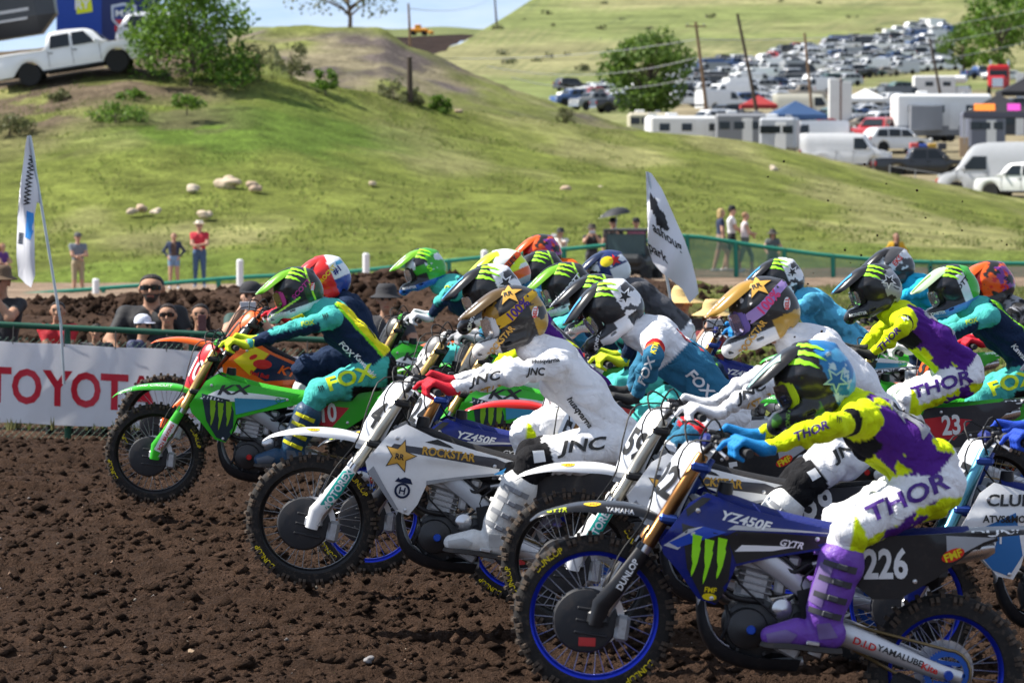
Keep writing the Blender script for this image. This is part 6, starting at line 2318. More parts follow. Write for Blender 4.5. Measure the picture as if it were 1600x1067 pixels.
def build_far():
 cols = np.arange(220, 1210, 8)
 rows = 46
 G = np.zeros((rows + 6, len(cols), 3))
 for j, px in enumerate(cols):
  yc = lerp_tab(px, BANKC)
  yb = max(yc + 30, lerp_tab(px, CREST) + 55)
  for i in range(rows):
   t = i / (rows - 1)
   G[i, j] = at(px, yb + (yc - yb) * t, 196 + 36 * t)
  for i in range(6):
   G[rows + i, j] = G[rows - 1, j] + np.array((0, 5 * (i + 1), -.35 * (i + 1) ** 1.5))
 P2 = G.reshape(-1, 3)[:, :2]
 n = fbm(P2 * np.array((1, 1)), .16, 4, 51).reshape(G.shape[:2])
 n2 = fbm(P2 @ np.array(((.8, .5), (-.6, .35))), .5, 4, 53).reshape(G.shape[:2])
 G[..., 2] += (n - .5) * 1.0 + (n2 - .5) * .5
 col = np.empty(G.shape)
 col[:] = (.19, .165, .105)
 k = np.clip((n2 - .50) * 9, 0, 1)[..., None]
 col = col * (1 - k) + np.array((.115, .095, .085)) * k
 k = np.clip((n - .50) * 6, 0, 1)[..., None]
 col = col * (1 - k * .85) + GRASS * k * .85
 tag(obj('dry_bank', grid_mesh('dry_bank', G, col), terrain_mat('dry_soil_bank', bscale=.6, fine=4, bump=1.0, spread=.4)), kind='structure')

 cols = np.arange(400, 2001, 16)
 rows = 110
 G = np.zeros((rows + 4, len(cols), 3))
 for j, px in enumerate(cols):
  yt = lerp_tab(px, RIDGE)
  for i in range(rows):
   py = 378 + (yt - 378) * (i / (rows - 1))
   G[i, j] = at(px, py, lot_d(py))
  for i in range(4):
   G[rows + i, j] = G[rows - 1, j] + np.array((0, 60 * (i + 1), -10 * (i + 1)))
 P2 = G.reshape(-1, 3)[:, :2]
 n = fbm(P2, .018, 4, 61).reshape(G.shape[:2])
 n2 = fbm(P2, .06, 4, 62).reshape(G.shape[:2])
 col = np.empty(G.shape)
 col[:] = np.array((.145, .17, .06))
 k = np.clip((n - .45) * 5, 0, 1)[..., None]
 col = col * (1 - k * .6) + np.array((.25, .22, .12)) * k * .6
 k = np.clip((n2 - .62) * 12, 0, 1)[..., None]
 col = col * (1 - k * .7) + np.array((.10, .12, .05)) * k * .7
 rel = G[..., 1]
 k = np.clip(((np.where(np.arange(400, 2001, 16)[None] > 1040, 560, 300)) - rel + (n2 - .5) * 220) / 60, 0, 1)[..., None] * .85
 col = col * (1 - k) + np.array((.22, .18, .12)) * k
 tag(obj('far_hillside', grid_mesh('far_hillside', G, col), terrain_mat('far_hill_grass', bscale=.09, fine=.6, bump=.6, spread=.35)), kind='structure')
 # plateau with a ploughed field beyond the dry bank
 def strip(name, pts, c, m):
  V = [tuple(at(*p)) for p in pts]
  me = np_mesh(name, np.array(V), np.array([(0, 1, 2, 3)]), np.tile(c, (4, 1)), smooth=0)
  tag(obj(name, me, m), kind='structure')
 G = np.zeros((12, 30, 3))
 for i in range(12):
  for j in range(30):
   G[i, j] = at(430 + (10.8 - 2.2 * (1 - i / 11)) * j, 84 - 28 * i / 11, 270 + 160 * i / 11)
 G[..., 2] += (fbm(G.reshape(-1, 3)[:, :2], .3, 3, 71).reshape(12, 30) - .5) * .8
 tag(obj('ploughed_field', grid_mesh('ploughed_field', G, np.tile(np.array((.030, .020, .016)), (12, 30, 1))), terrain_mat('dry_soil_bank')), kind='structure')
 G = np.zeros((6, 60, 3))
 for i in range(6):
  for j in range(60):
   G[i, j] = at(300 + 7.9 * j, 61 - 17 * i / 5 + 2.0 * math.sin(j * .35), 900 + 500 * i / 5)
 tag(obj('far_plateau', grid_mesh('far_plateau', G, np.tile(np.array((.13, .15, .06)), (6, 60, 1))), terrain_mat('far_hill_grass')), kind='structure')

# ================================================================ plants
def leaf_cloud(name, blobs, n, size, cols, m, parent, seed=1, base=None):
 """many leaf-sized faces spread over the surface and inside of uneven lobes"""
 rs = np.random.RandomState(seed)
 B = np.array(blobs, float)
 w = B[:, 3] * B[:, 4] * B[:, 5]
 w = w ** .7 / (w ** .7).sum()
 k = rs.choice(len(B), n, p=w)
 d = rs.normal(size=(n, 3))
 d /= np.linalg.norm(d, axis=1, keepdims=True)
 r = rs.rand(n) ** .33
 r = np.where(rs.rand(n) < .25, r * .7, .72 + .33 * rs.rand(n))
 P = B[k, :3] + d * r[:, None] * B[k, 3:6]
 clump = fbm(P, 1.6 / max(.4, float(np.mean(B[:, 3]))), 3, seed)
 keep = clump > .46
 P, d = P[keep], d[keep]
 n = len(P)
 s = size * (.6 + .8 * rs.rand(n, 1))
 a = rs.normal(size=(n, 3)) * .8 + d * .6
 a /= np.linalg.norm(a, axis=1, keepdims=True)
 u = np.cross(a, rs.normal(size=(n, 3)))
 u /= np.linalg.norm(u, axis=1, keepdims=True) + 1e-9
 v = np.cross(a, u)
 V = np.stack([P - u * s * .5, P + v * s * .32, P + u * s * .5, P - v * s * .32], 1)
 F = np.arange(4 * n).reshape(-1, 4)
 cc = np.array(cols)[rs.randint(0, len(cols), n)] * (.75 + .5 * rs.rand(n, 1))
 return obj(name, np_mesh(name, V.reshape(-1, 3), F, np.repeat(cc, 4, 0), smooth=0), m, parent)

def leaf_mat():
 if 'leaf' in _mats:
  return _mats['leaf']
 m = attr_mat('leaf', .6, bump=0, spec=.3)
 nt = m.node_tree
 b = nt.nodes['Principled BSDF']
 tr = nt.nodes.new('ShaderNodeBsdfTranslucent')
 mx = nt.nodes.new('ShaderNodeMixShader')
 mx.inputs[0].default_value = .35
 src = b.inputs['Base Color'].links[0].from_socket
 nt.links.new(src, tr.inputs['Color'])
 out = [n for n in nt.nodes if n.type == 'OUTPUT_MATERIAL'][0]
 nt.links.new(b.outputs[0], mx.inputs[1])
 nt.links.new(tr.outputs[0], mx.inputs[2])
 nt.links.new(mx.outputs[0], out.inputs['Surface'])
 return m

def tree(name, loc, h, w, label, cat, cols, n, leaf, seed, trunk=.3, lobes=26, bare=False, group=None, low=.2, trunk_r=None, dome=False):
 root = empty(name, loc)
 tag(root, label, cat, group)
 rs = np.random.RandomState(seed)
 tr = trunk_r or h * .025
 mb = MB()
 top = h * (.75 if not bare else .9)
 mb.add(tube(cr([(0, 0, -.3), (.02 * h, 0, h * .2), (-.01 * h, .02 * h, h * .45), (.02 * h, 0, top)], 10), list(np.linspace(tr, tr * .25, 10)), 7))
 blobs = []
 for i in range(lobes):
  q = rs.rand() * 6.28
  f = rs.rand()
  z = h * (low + (.92 - low) * rs.rand())
  env = math.sin(min(1, max(.05, (z / h - low * .7) / (1 - low * .7))) * PI * .92 + .12)
  if dome:
   z = h * (.04 + .8 * rs.rand() ** 1.3)
   env = math.sqrt(max(.1, 1 - (z / h) ** 2))
  r = w / 2 * env * (.35 + .6 * math.sqrt(f))
  s = w * (.10 + .13 * rs.rand())
  p = (r * math.cos(q), r * math.sin(q), z)
  blobs.append((*p, s, s, s * .75))
  if i % 2 == 0:
   b0 = (0, 0, max(h * .08, z * .55))
   mb.add(tube(cr([b0, ((p[0]) * .5, p[1] * .5, (b0[2] + z) / 2 + .04 * h), p], 6), list(np.linspace(tr * .5, tr * .08, 6)), 5))
 obj('trunk', mb.mesh('trunk', 60), mat('bark', (.11, .085, .065), .95, bump=.6, bscale=12), root)
 leaf_cloud('crown', blobs, n, leaf, cols, leaf_mat(), root, seed)
 return root

GL = [(.08, .16, .016), (.12, .23, .024), (.055, .11, .014), (.16, .27, .03)]
OL = [(.14, .15, .06), (.18, .18, .08), (.10, .12, .05)]

def build_plants():
 p = hill_pt(300, 112)
 tree('leafy_bush', at(298, 128, 149.5), 4.4, 4.9, 'large bright green bush on the brow beside the white pickup', 'bush', GL, 15000, .17, 5, lobes=60, low=.04, trunk_r=.07, dome=True)
 shrubs = [(405, 104, 151, 1.5, 1.9, 'pale green shrub just right of the large bush', OL), (455, 98, 153, 1.2, 1.4, 'second pale shrub right of the large bush', OL), (508, 124, 152, .75, 1.0, 'small yellow-green shrub at the end of the bush shadow', GL),
    (690, 169, 158, .75, .95, 'round green shrub alone on the hill crest', GL), (615, 145, 157, .8, 1.5, 'straw-coloured brush around the dark post', OL), (640, 150, 157.5, .5, 1.1, 'low dry brush right of the dark post', OL),
    (205, 150, 146, .45, 1.2, 'small green weed bush below the white pickup', GL), (180, 176, 141, .4, 2.2, 'low dark green brush on the soil slope', GL), (95, 150, 147, .4, .8, 'small weed clump on the soil brow at left', OL), (885, 184, 192, .7, 1.1, 'dull shrub on the dry bank', OL),
    (292, 158, 141, .35, 1.2, 'weed tuft in shade under the large bush', GL), (15, 190, 141, .4, 1.6, 'grey-green brush at the left edge of the slope', OL)]
 for i, (px, py, d, h, w, lab, cl) in enumerate(shrubs):
  tree('shrub', at(px, py, d) - Vector((0, 0, .12 + .3 * h)), h * 1.25, w, lab, 'shrub', cl, 2200, .10, 60 + i, lobes=26, low=.1, trunk_r=.03, dome=True)
 pt = at(1012, 192, 330)
 tree('tree', at(1015, 196, 345), 9.0, 7.2, 'full green tree left of the crowded car park', 'tree', [(.11, .19, .03), (.15, .23, .04), (.08, .14, .025)], 9000, .42, 9, lobes=46, low=.10, trunk_r=.25)
 tree('tree', at(545, 55, 262), 5.4, 8.2, 'sparse grey-green tree on the skyline left of centre', 'tree', OL, 1500, .28, 12, lobes=26, low=.4, trunk_r=.18)
 tree('tree', at(1562, 118, 500), 11, 10.5, 'dark green tree at the top right corner', 'tree', GL, 6500, .5, 14, lobes=40, low=.12, trunk_r=.3)
 tree('tree', at(1505, 110, 520), 6.5, 6.5, 'lighter green tree left of the corner tree', 'tree', [(.11, .18, .03), (.08, .15, .02)], 4200, .42, 15, lobes=26, low=.12, trunk_r=.2)
 tree('tree', at(1597, 60, 640), 9, 9, 'tree cut by the right edge above the red truck', 'tree', GL, 4000, .5, 16, lobes=26, low=.2, trunk_r=.2)
 rs = np.random.RandomState(88)
 bl = []
 for i in range(38):
  px = rs.uniform(770, 1560)
  py = rs.uniform(max(2, lerp_tab(px, RIDGE) + 6), 118)
  if 1050 < px and py > 55:
   continue
  q = at(px, py, float(lot_d(py)))
  w_ = rs.uniform(.5, 1.5)
  bl.append((q.x, q.y, q.z + w_ * .25, w_, w_, w_ * .5))
 tag(leaf_cloud('hill_scrub', bl, 1800, .55, [(.06, .08, .03), (.09, .10, .04), (.12, .11, .06)], leaf_mat(), None, 33), 'low dark scrub dotted over the far hillside', 'scrub', kind='stuff')
 # rough verge grass near the fence and at right
 rs = np.random.RandomState(8)
 pts = []
 for i in range(1200):
  d = rs.uniform(35.6, 40)
  px = rs.uniform(-40, 560)
  x = (px - 800) / FPX * d
  if rs.rand() < .5 and d < 36.2:
   continue
  pts.append((x, d, float(base_z(np.array([x]), np.array([d]))[0])))
 for i in range(16000):
  d = rs.uniform(40, 86)
  px = rs.uniform(1050, 1660)
  if rs.rand() > (px - 1020) / 160:
   continue
  x = (px - 800) / FPX * d
  pts.append((x, d, float(base_z(np.array([x]), np.array([d]))[0])))
 tufts('verge_grass', np.array(pts), .03, .13, 6, 'patchy weeds and grass on the verge behind the fence', 'grass', [GRASS, DRYG, LUSH * 1.2, DRYG * .8], 9)

def build_rocks():
 data = [(352, 290, .34, 'largest pale boulder on the grass hill'), (397, 294, .22, 'flat pale boulder right of the largest one'), (303, 297, .20, 'small pale boulder left of the largest one'), (205, 331, .17, 'dark half of the rock pair low on the hill'),
   (222, 328, .18, 'tan half of the rock pair low on the hill'), (245, 331, .13, 'small pale rock right of the rock pair'), (320, 337, .22, 'low flat pale rock below the largest boulder'), (883, 298, .20, 'tan rock below the crest near the middle'), (938, 293, .08, 'tiny tan rock right of the tan rock'),
   (580, 290, .14, 'small tan rock on mid hill'), (716, 174, .12, 'pale rock beside the round shrub'), (1210, 265, .18, 'flat tan rock near the right of the hill')]
 for i, (px, py, s, lab) in enumerate(data):
  p = hill_pt(px, py)
  S = SDF((-.6, -.5, -.4), (.6, .5, .5), .05, .06)
  rs = np.random.RandomState(i + 20)
  for k in range(5):
   S.ell(rs.normal(size=3) * .13, .22 + .16 * rs.rand(3), k=.05)
  V, F = S.quads()
  V = V * s / .42 * np.array((1.15, 1, .72))
  V += .03 * s * (fbm(V, 14 / max(s, .1) * .2, 3, i)[:, None] - .5)
  tag(obj('boulder', np_mesh('boulder', V, F), mat('boulder_stone%d' % (i % 3), [(.46, .37, .27), (.42, .31, .22), (.50, .42, .32)][i % 3], .95, bump=.8, bscale=9, vary=.3), None, (p.x, p.y, p.z + s * .18), (0, 0, rs.rand() * 6)), lab, 'rock')
# ================================================================ vehicles
def car_shape(kind):
 """dict part -> list of (name, vf, slot); nose towards -x, wheels on z = 0"""
 dims = dict(sedan=(4.6, 1.8, 1.45), suv=(4.7, 1.85, 1.75), pickup=(5.9, 1.98, 1.92), van=(5.6, 2.0, 2.2), sprinter=(6.6, 2.05, 2.75))
 L, W, Hh = dims[kind]
 x0, x1 = -L / 2, L / 2
 gc = .46 if kind == 'pickup' else .32 if kind == 'suv' else .22
 belt = dict(sedan=.92, suv=1.08, pickup=1.31, van=1.15, sprinter=1.25)[kind]
 prof = {  # roofline: (x fraction, z) from nose to tail
  'sedan': [(0, .55), (.02, .70), (.10, .80), (.27, .92), (.42, 1.40), (.55, 1.45), (.72, 1.40), (.88, 1.0), (.98, .95), (1, .6)],
  'suv': [(0, .6), (.02, .85), (.10, 1.0), (.24, 1.08), (.36, 1.62), (.5, 1.75), (.85, 1.72), (.97, 1.10), (.99, 1.0), (1, .6)],
  'pickup': [(0, .72), (.012, 1.14), (.05, 1.26), (.225, 1.33), (.315, 1.86), (.41, 2.0), (.60, 1.99), (.65, 1.40), (.67, 1.36), (.985, 1.36), (1, .8)],
  'van': [(0, .6), (.02, .95), (.10, 1.15), (.17, 1.25), (.28, 2.0), (.36, 2.18), (.95, 2.2), (.985, 2.1), (1, 1.9), (1, .6)],
  'sprinter': [(0, .55), (.02, .95), (.08, 1.18), (.15, 1.32), (.26, 2.35), (.34, 2.66), (.6, 2.75), (.97, 2.70), (.995, 2.5), (1, .6)]}[kind]
 n = 44
 P = cr([(x0 + f * L, 0, z) for f, z in prof], n)
 P[:, 0] = np.clip(P[:, 0], x0, x1)
 V, F = [], []
 wheels = dict(sedan=(.19, .80), suv=(.20, .79), pickup=(.17, .775), van=(.17, .75), sprinter=(.16, .76))[kind]
 wr = .46 if kind == 'pickup' else .38 if kind == 'suv' else .34
 rows = 9
 for p in P:
  f = (p[0] - x0) / L
  top = p[2]
  low = gc
  for wf in wheels:
   dx = abs(f - wf) * L
   if dx < wr + .07:
    low = max(low, wr + math.sqrt(max(0, (wr + .07) ** 2 - dx ** 2)))
  low = min(low, top - .05)
  endw = W / 2 * (1 - .10 * max(0, (abs(f - .5) - .40) / .10) ** 2)
  for k in range(rows):
   t = k / (rows - 1)
   if k < 5:
    z = low + (min(belt, top) - low) * k / 4
    w = endw * (.95 + .05 * math.sin(PI * min(1, k / 4 * .9 + .05)))
   else:
    q = (k - 4) / 4
    z = min(belt, top) + (top - min(belt, top)) * (q ** .8)
    w = endw * (1 - (.18 * min(1, max(0, top - belt) / .5) * q if kind not in ('van', 'sprinter') else .10 * q) - (.06 if k == 8 else 0))
   V.append((p[0], -w, z))
 m = len(V)
 V += [(x, -y, z) for x, y, z in V]
 for i in range(n - 1):
  for k in range(rows - 1):
   a, b, c, d = i * rows + k, (i + 1) * rows + k, (i + 1) * rows + k + 1, i * rows + k + 1
   F.append((a, b, c, d))
   F.append((m + d, m + c, m + b, m + a))
  F.append((i * rows + rows - 1, (i + 1) * rows + rows - 1, m + (i + 1) * rows + rows - 1, m + i * rows + rows - 1))
  F.append((m + i * rows, m + (i + 1) * rows, (i + 1) * rows, i * rows))
 F.append(tuple(range(rows)) + tuple(range(m + rows - 1, m - 1, -1)))
 e = (n - 1) * rows
 F.append(tuple(range(e + rows - 1, e - 1, -1)) + tuple(range(m + e, m + e + rows)))
 parts = [('body', (V, F), 0)]
 roof = lambda f: np.interp(f, [a for a, b in prof], [b for a, b in prof])
 # windows
 wins = dict(sedan=[(.32, .47, .50, .50), (.53, .53, .70, .80)], suv=[(.30, .40, .50, .50), (.52, .52, .70, .70), (.72, .72, .86, .90)], pickup=[(.30, .37, .455, .455), (.475, .475, .60, .615)], van=[(.22, .30, .40, .40)], sprinter=[(.20, .29, .40, .40)])[kind]
 for a0, a1, b1, b0 in wins:
  zb, zt = belt + .05, min(roof((a1 + b1) / 2) - .12, belt + .75)
  for s in (-1, 1):
   ww = W / 2
   q = .0 if kind in ('van', 'sprinter') else .10
   Q = [(x0 + a0 * L, s * (ww * 1.003), zb), (x0 + b0 * L, s * (ww * 1.003), zb), (x0 + b1 * L, s * (ww * (.93 - q * .6) + .045), zt), (x0 + a1 * L, s * (ww * (.93 - q * .6) + .045), zt)]
   Q2 = [(x, y - s * .05, z) for x, y, z in Q]
   parts.append(('window', (Q + Q2, [(0, 1, 2, 3), (7, 6, 5, 4), (0, 4, 5, 1), (1, 5, 6, 2), (2, 6, 7, 3), (3, 7, 4, 0)]), 1))
 # windscreen and rear screen
 def screen(fa, fb, sgn):
  za, zb = roof(fa), roof(fb)
  Q = [(x0 + fa * L, -W * .40, za), (x0 + fa * L, W * .40, za), (x0 + fb * L, W * .34, zb), (x0 + fb * L, -W * .34, zb)]
  d = np.array((-(zb - za), 0, (fb - fa) * L))
  d = d / np.linalg.norm(d) * (1 if d[2] > 0 else -1)
  Q = [tuple(np.array(p) + d * .03) for p in Q]
  Q2 = [tuple(np.array(p) - d * .06) for p in Q]
  return (Q + Q2, [(0, 1, 2, 3), (7, 6, 5, 4), (0, 4, 5, 1), (1, 5, 6, 2), (2, 6, 7, 3), (3, 7, 4, 0)])
 ws = dict(sedan=(.29, .40), suv=(.255, .345), pickup=(.24, .32), van=(.18, .27), sprinter=(.165, .25))[kind]
 parts.append(('windscreen', screen(ws[0], ws[1], 1), 1))
 if kind in ('sedan', 'suv'):
  rs_ = dict(sedan=(.74, .86), suv=(.87, .945))[kind]
  parts.append(('rear_window', screen(rs_[0], rs_[1], -1), 1))
 for s in (-1, 1):
  parts.append(('headlight', box((x0 + .10, s * W * .38, .78 if kind == 'sedan' else .95), (.16, .30, .16), .03), 3))
  parts.append(('tail_light', box((x1 - .04, s * W * .43, .9 if kind == 'sedan' else 1.05), (.10, .16, .26), .02), 4))
  parts.append(('mirror', box((x0 + (ws[0] + .06) * L, s * (W / 2 + .10), belt + .10), (.10, .20, .15), .03), 0))
 parts.append(('bumper', box((x0 + .02, 0, .52), (.16, W * .94, .22), .05), 2 if kind != 'pickup' else 5))
 parts.append(('bumper', box((x1 - .02, 0, .55), (.14, W * .92, .2), .05), 2 if kind != 'pickup' else 5))
 for wf in wheels:
  for s in (-1, 1):
   y = s * (W / 2 - .10)
   tyre = lathe([(wr * .58, -.10), (wr * .9, -.115), (wr, -.08), (wr, .08), (wr * .9, .115), (wr * .58, .10)], 22, 'y', (x0 + wf * L, y, wr))
   hub = lathe([(0, s * .075), (wr * .2, s * .085), (wr * .5, s * .06), (wr * .58, s * .09), (wr * .58, -s * .09)], 18, 'y', (x0 + wf * L, y, wr))
   parts.append(('wheel', (tyre, hub), 2))
 gaps = dict(sedan=(.30, .515, .74), suv=(.28, .51, .71), pickup=(.275, .465, .63), van=(.18, .41, .6), sprinter=(.16, .41, .6))[kind]
 for g in gaps:
  for s in (-1, 1):
   parts.append(('door_gap', box((x0 + g * L, s * (W / 2 - .004), (gc + belt) / 2 + .08), (.014, .02, belt - gc - .18)), 2))
 for g in gaps[1:]:
  for s in (-1, 1):
   parts.append(('door_handle', box((x0 + g * L - .12, s * (W / 2 + .01), belt - .13), (.17, .04, .035), .01), 2))
 for s in (-1, 1):
  parts.append(('sill_trim', box((x0 + .5 * L * (wheels[0] + wheels[1]), s * (W / 2 - .03), gc + .02), ((wheels[1] - wheels[0]) * L - 2.4 * wr, .08, .12), .02), 2))
 for wf in (wheels[0] + wheels[1],):
  parts.append(('underbody', box((0, 0, gc + .1), (L * .8, W * .7, .2), .0), 2))
 return parts

def car_mats():
 return [objcol_mat('car_paint'), mat('car_glass', (.015, .02, .024), .06, 0, coat=.5, vary=.1), mat('car_tyre', (.02, .02, .02), .8), mat('car_lamp', (.75, .75, .72), .15, .2), mat('car_tail_lamp', (.35, .01, .01), .2), mat('car_chrome', (.6, .6, .62), .2, .9)]

def car_joined(kind):
 mb = MB()
 for nm, vf, sl in car_shape(kind):
  if nm == 'wheel':
   mb.add(vf[0], 2)
   mb.add(vf[1], 5)
  elif nm[:4] not in ('door', 'sill') and (nm not in ('mirror', 'tail_light') or kind in ('pickup', 'suv')):
   mb.add(vf, sl)
 return fix_normals(mb.mesh('car', 40))

def car_full(name, kind, loc, yaw, col, label, cat, pitch=0, scale=1):
 root = empty(name, loc, (0, pitch, yaw))
 root.scale = (scale,) * 3
 tag(root, label, cat)
 ms = car_mats()
 for i, (nm, vf, sl) in enumerate(car_shape(kind)):
  if nm == 'wheel':
   w = obj('wheel', cached('cw%s%d' % (kind, i), lambda: fix_normals(mesh_of(vf[0], 'wheel'))), ms[2], root)
   obj('rim', cached('ch%s%d' % (kind, i), lambda: fix_normals(mesh_of(vf[1], 'rim'))), ms[5], w)
  else:
   o = obj(nm, cached('cp%s%d' % (kind, i), lambda: fix_normals(mesh_of(vf, nm))), ms[sl], root)
   o.color = (*col, 1)
 return root

CARCOL = dict(white=(.82, .82, .82), silver=(.60, .61, .63), grey=(.28, .29, .30), black=(.018, .018, .02), blue=(.03, .08, .22), red=(.42, .02, .025), green=(.06, .12, .10), tan=(.42, .36, .28))

def lot_pt(px, py):
 return at(px, py, float(lot_d(py)))

def build_lot():
 kinds = ['sedan', 'suv', 'suv', 'pickup', 'sedan', 'van']
 meshes = {k: car_joined(k) for k in set(kinds)}
 ms = car_mats()
 rs = random.Random(21)
 pal = ['white'] * 24 + ['silver'] * 5 + ['grey'] * 5 + ['black'] * 6 + ['blue'] * 3 + ['red'] * 2 + ['green'] + ['tan']
 rows = []
 top = [(890, 140), (1000, 138), (1066, 112), (1180, 92), (1262, 72), (1370, 64), (1440, 42), (1482, 44)]
 bot = [(890, 172), (1000, 182), (1066, 176), (1240, 166), (1300, 142), (1370, 128), (1482, 112)]
 y0 = 62.0
 while y0 < 270:
  x = 892 + rs.uniform(0, 10)
  while x < 1484:
   y = y0 - (x - 892) * .10
   if lerp_tab(x, top) < y < lerp_tab(x, bot) and not 1000 < x < 1050:
    rows.append((x, y + rs.uniform(-1.5, 1.5)))
   x += 2.15 * FPX / float(lot_d(y)) * rs.uniform(.92, 1.2)
  y0 += 4.6 * FPX / float(lot_d(y0 - 25)) * .165
 rows += [(x, 126 + rs.uniform(-3, 3)) for x in range(1530, 1610, 26)] + [(1300 + 19 * k, 186 - 6 * (k % 3) + rs.uniform(-2, 2)) for k in range(9)] + [(1330 + 22 * k, 208 + rs.uniform(-3, 3)) for k in range(3)] + [(1385 + 30 * k, 150 + rs.uniform(-4, 4)) for k in range(5)] + [(1480 + 26 * k, 176 + rs.uniform(-3, 3)) for k in range(5)] + [(1250, 206), (1290, 215), (1345, 196), (1405, 190), (1432, 196), (1500, 206), (1592, 262), (1262, 240), (1400, 240), (1110, 205), (1140, 200), (1180, 206), (1300, 200), (1560, 206)]
 for px, py in rows:
  if rs.random() < .06:
   continue
  k = rs.choice(kinds)
  c = rs.choice(pal)
  p = lot_pt(px, py)
  o = obj('parked_car', meshes[k], ms, None, p, (0, 0, rs.choice((R(25), R(205), R(30))) + rs.uniform(-.12, .12)))
  sh_ = rs.uniform(.85, 1.1)
  o.color = (*[x * sh_ for x in CARCOL[c]], 1)
  kn = dict(sedan='saloon car', suv='estate car', pickup='pickup', van='van')[k]
  tag(o, 'distant %s %s in the crowded hillside car park' % (dict(grey='dark grey', green='dark green').get(c, c), kn), 'car', 'hillside car park: %s %s' % (c, kn))
 print('cars', len(rows))
 car_full('pickup_truck', 'pickup', lot_pt(1208, 100), R(150), CARCOL['red'], 'bright red pickup at the top edge of the crowded car park', 'pickup')
 car_full('pickup_truck', 'pickup', at(1376, 230, 262), R(60), CARCOL['red'], 'dark red pickup beside the white camper trailer', 'pickup')
 car_full('pickup_truck', 'pickup', at(1440, 283, 232), R(182), CARCOL['black'], 'black pickup parked behind the wire fence at right', 'pickup')
 car_full('cargo_van', 'van', at(1322, 264, 238), R(170), CARCOL['white'], 'white van half hidden behind the grass crest', 'van')
 car_full('cargo_van', 'sprinter', at(1566, 304, 212), R(-18), CARCOL['silver'], 'tall silver van at the right edge', 'van', scale=1.05)
 car_full('pickup_truck', 'pickup', at(1612, 314, 203), R(-30), CARCOL['white'], 'white pickup cut off by the right edge below the tall van', 'pickup')
 car_full('cargo_van', 'van', at(1262, 190, 370), R(175), (.72, .68, .55), 'cream van beside the white banner tower', 'van', scale=1.2)
 car_full('cargo_van', 'van', at(1412, 166, 430), R(200), (.10, .11, .12), 'dark grey van below the motorhome', 'van')

def wallbox(root, name, c, s, m, bev=.06):
 return obj(name, fix_normals(mesh_of(box(c, s, bev), name)), m, root)

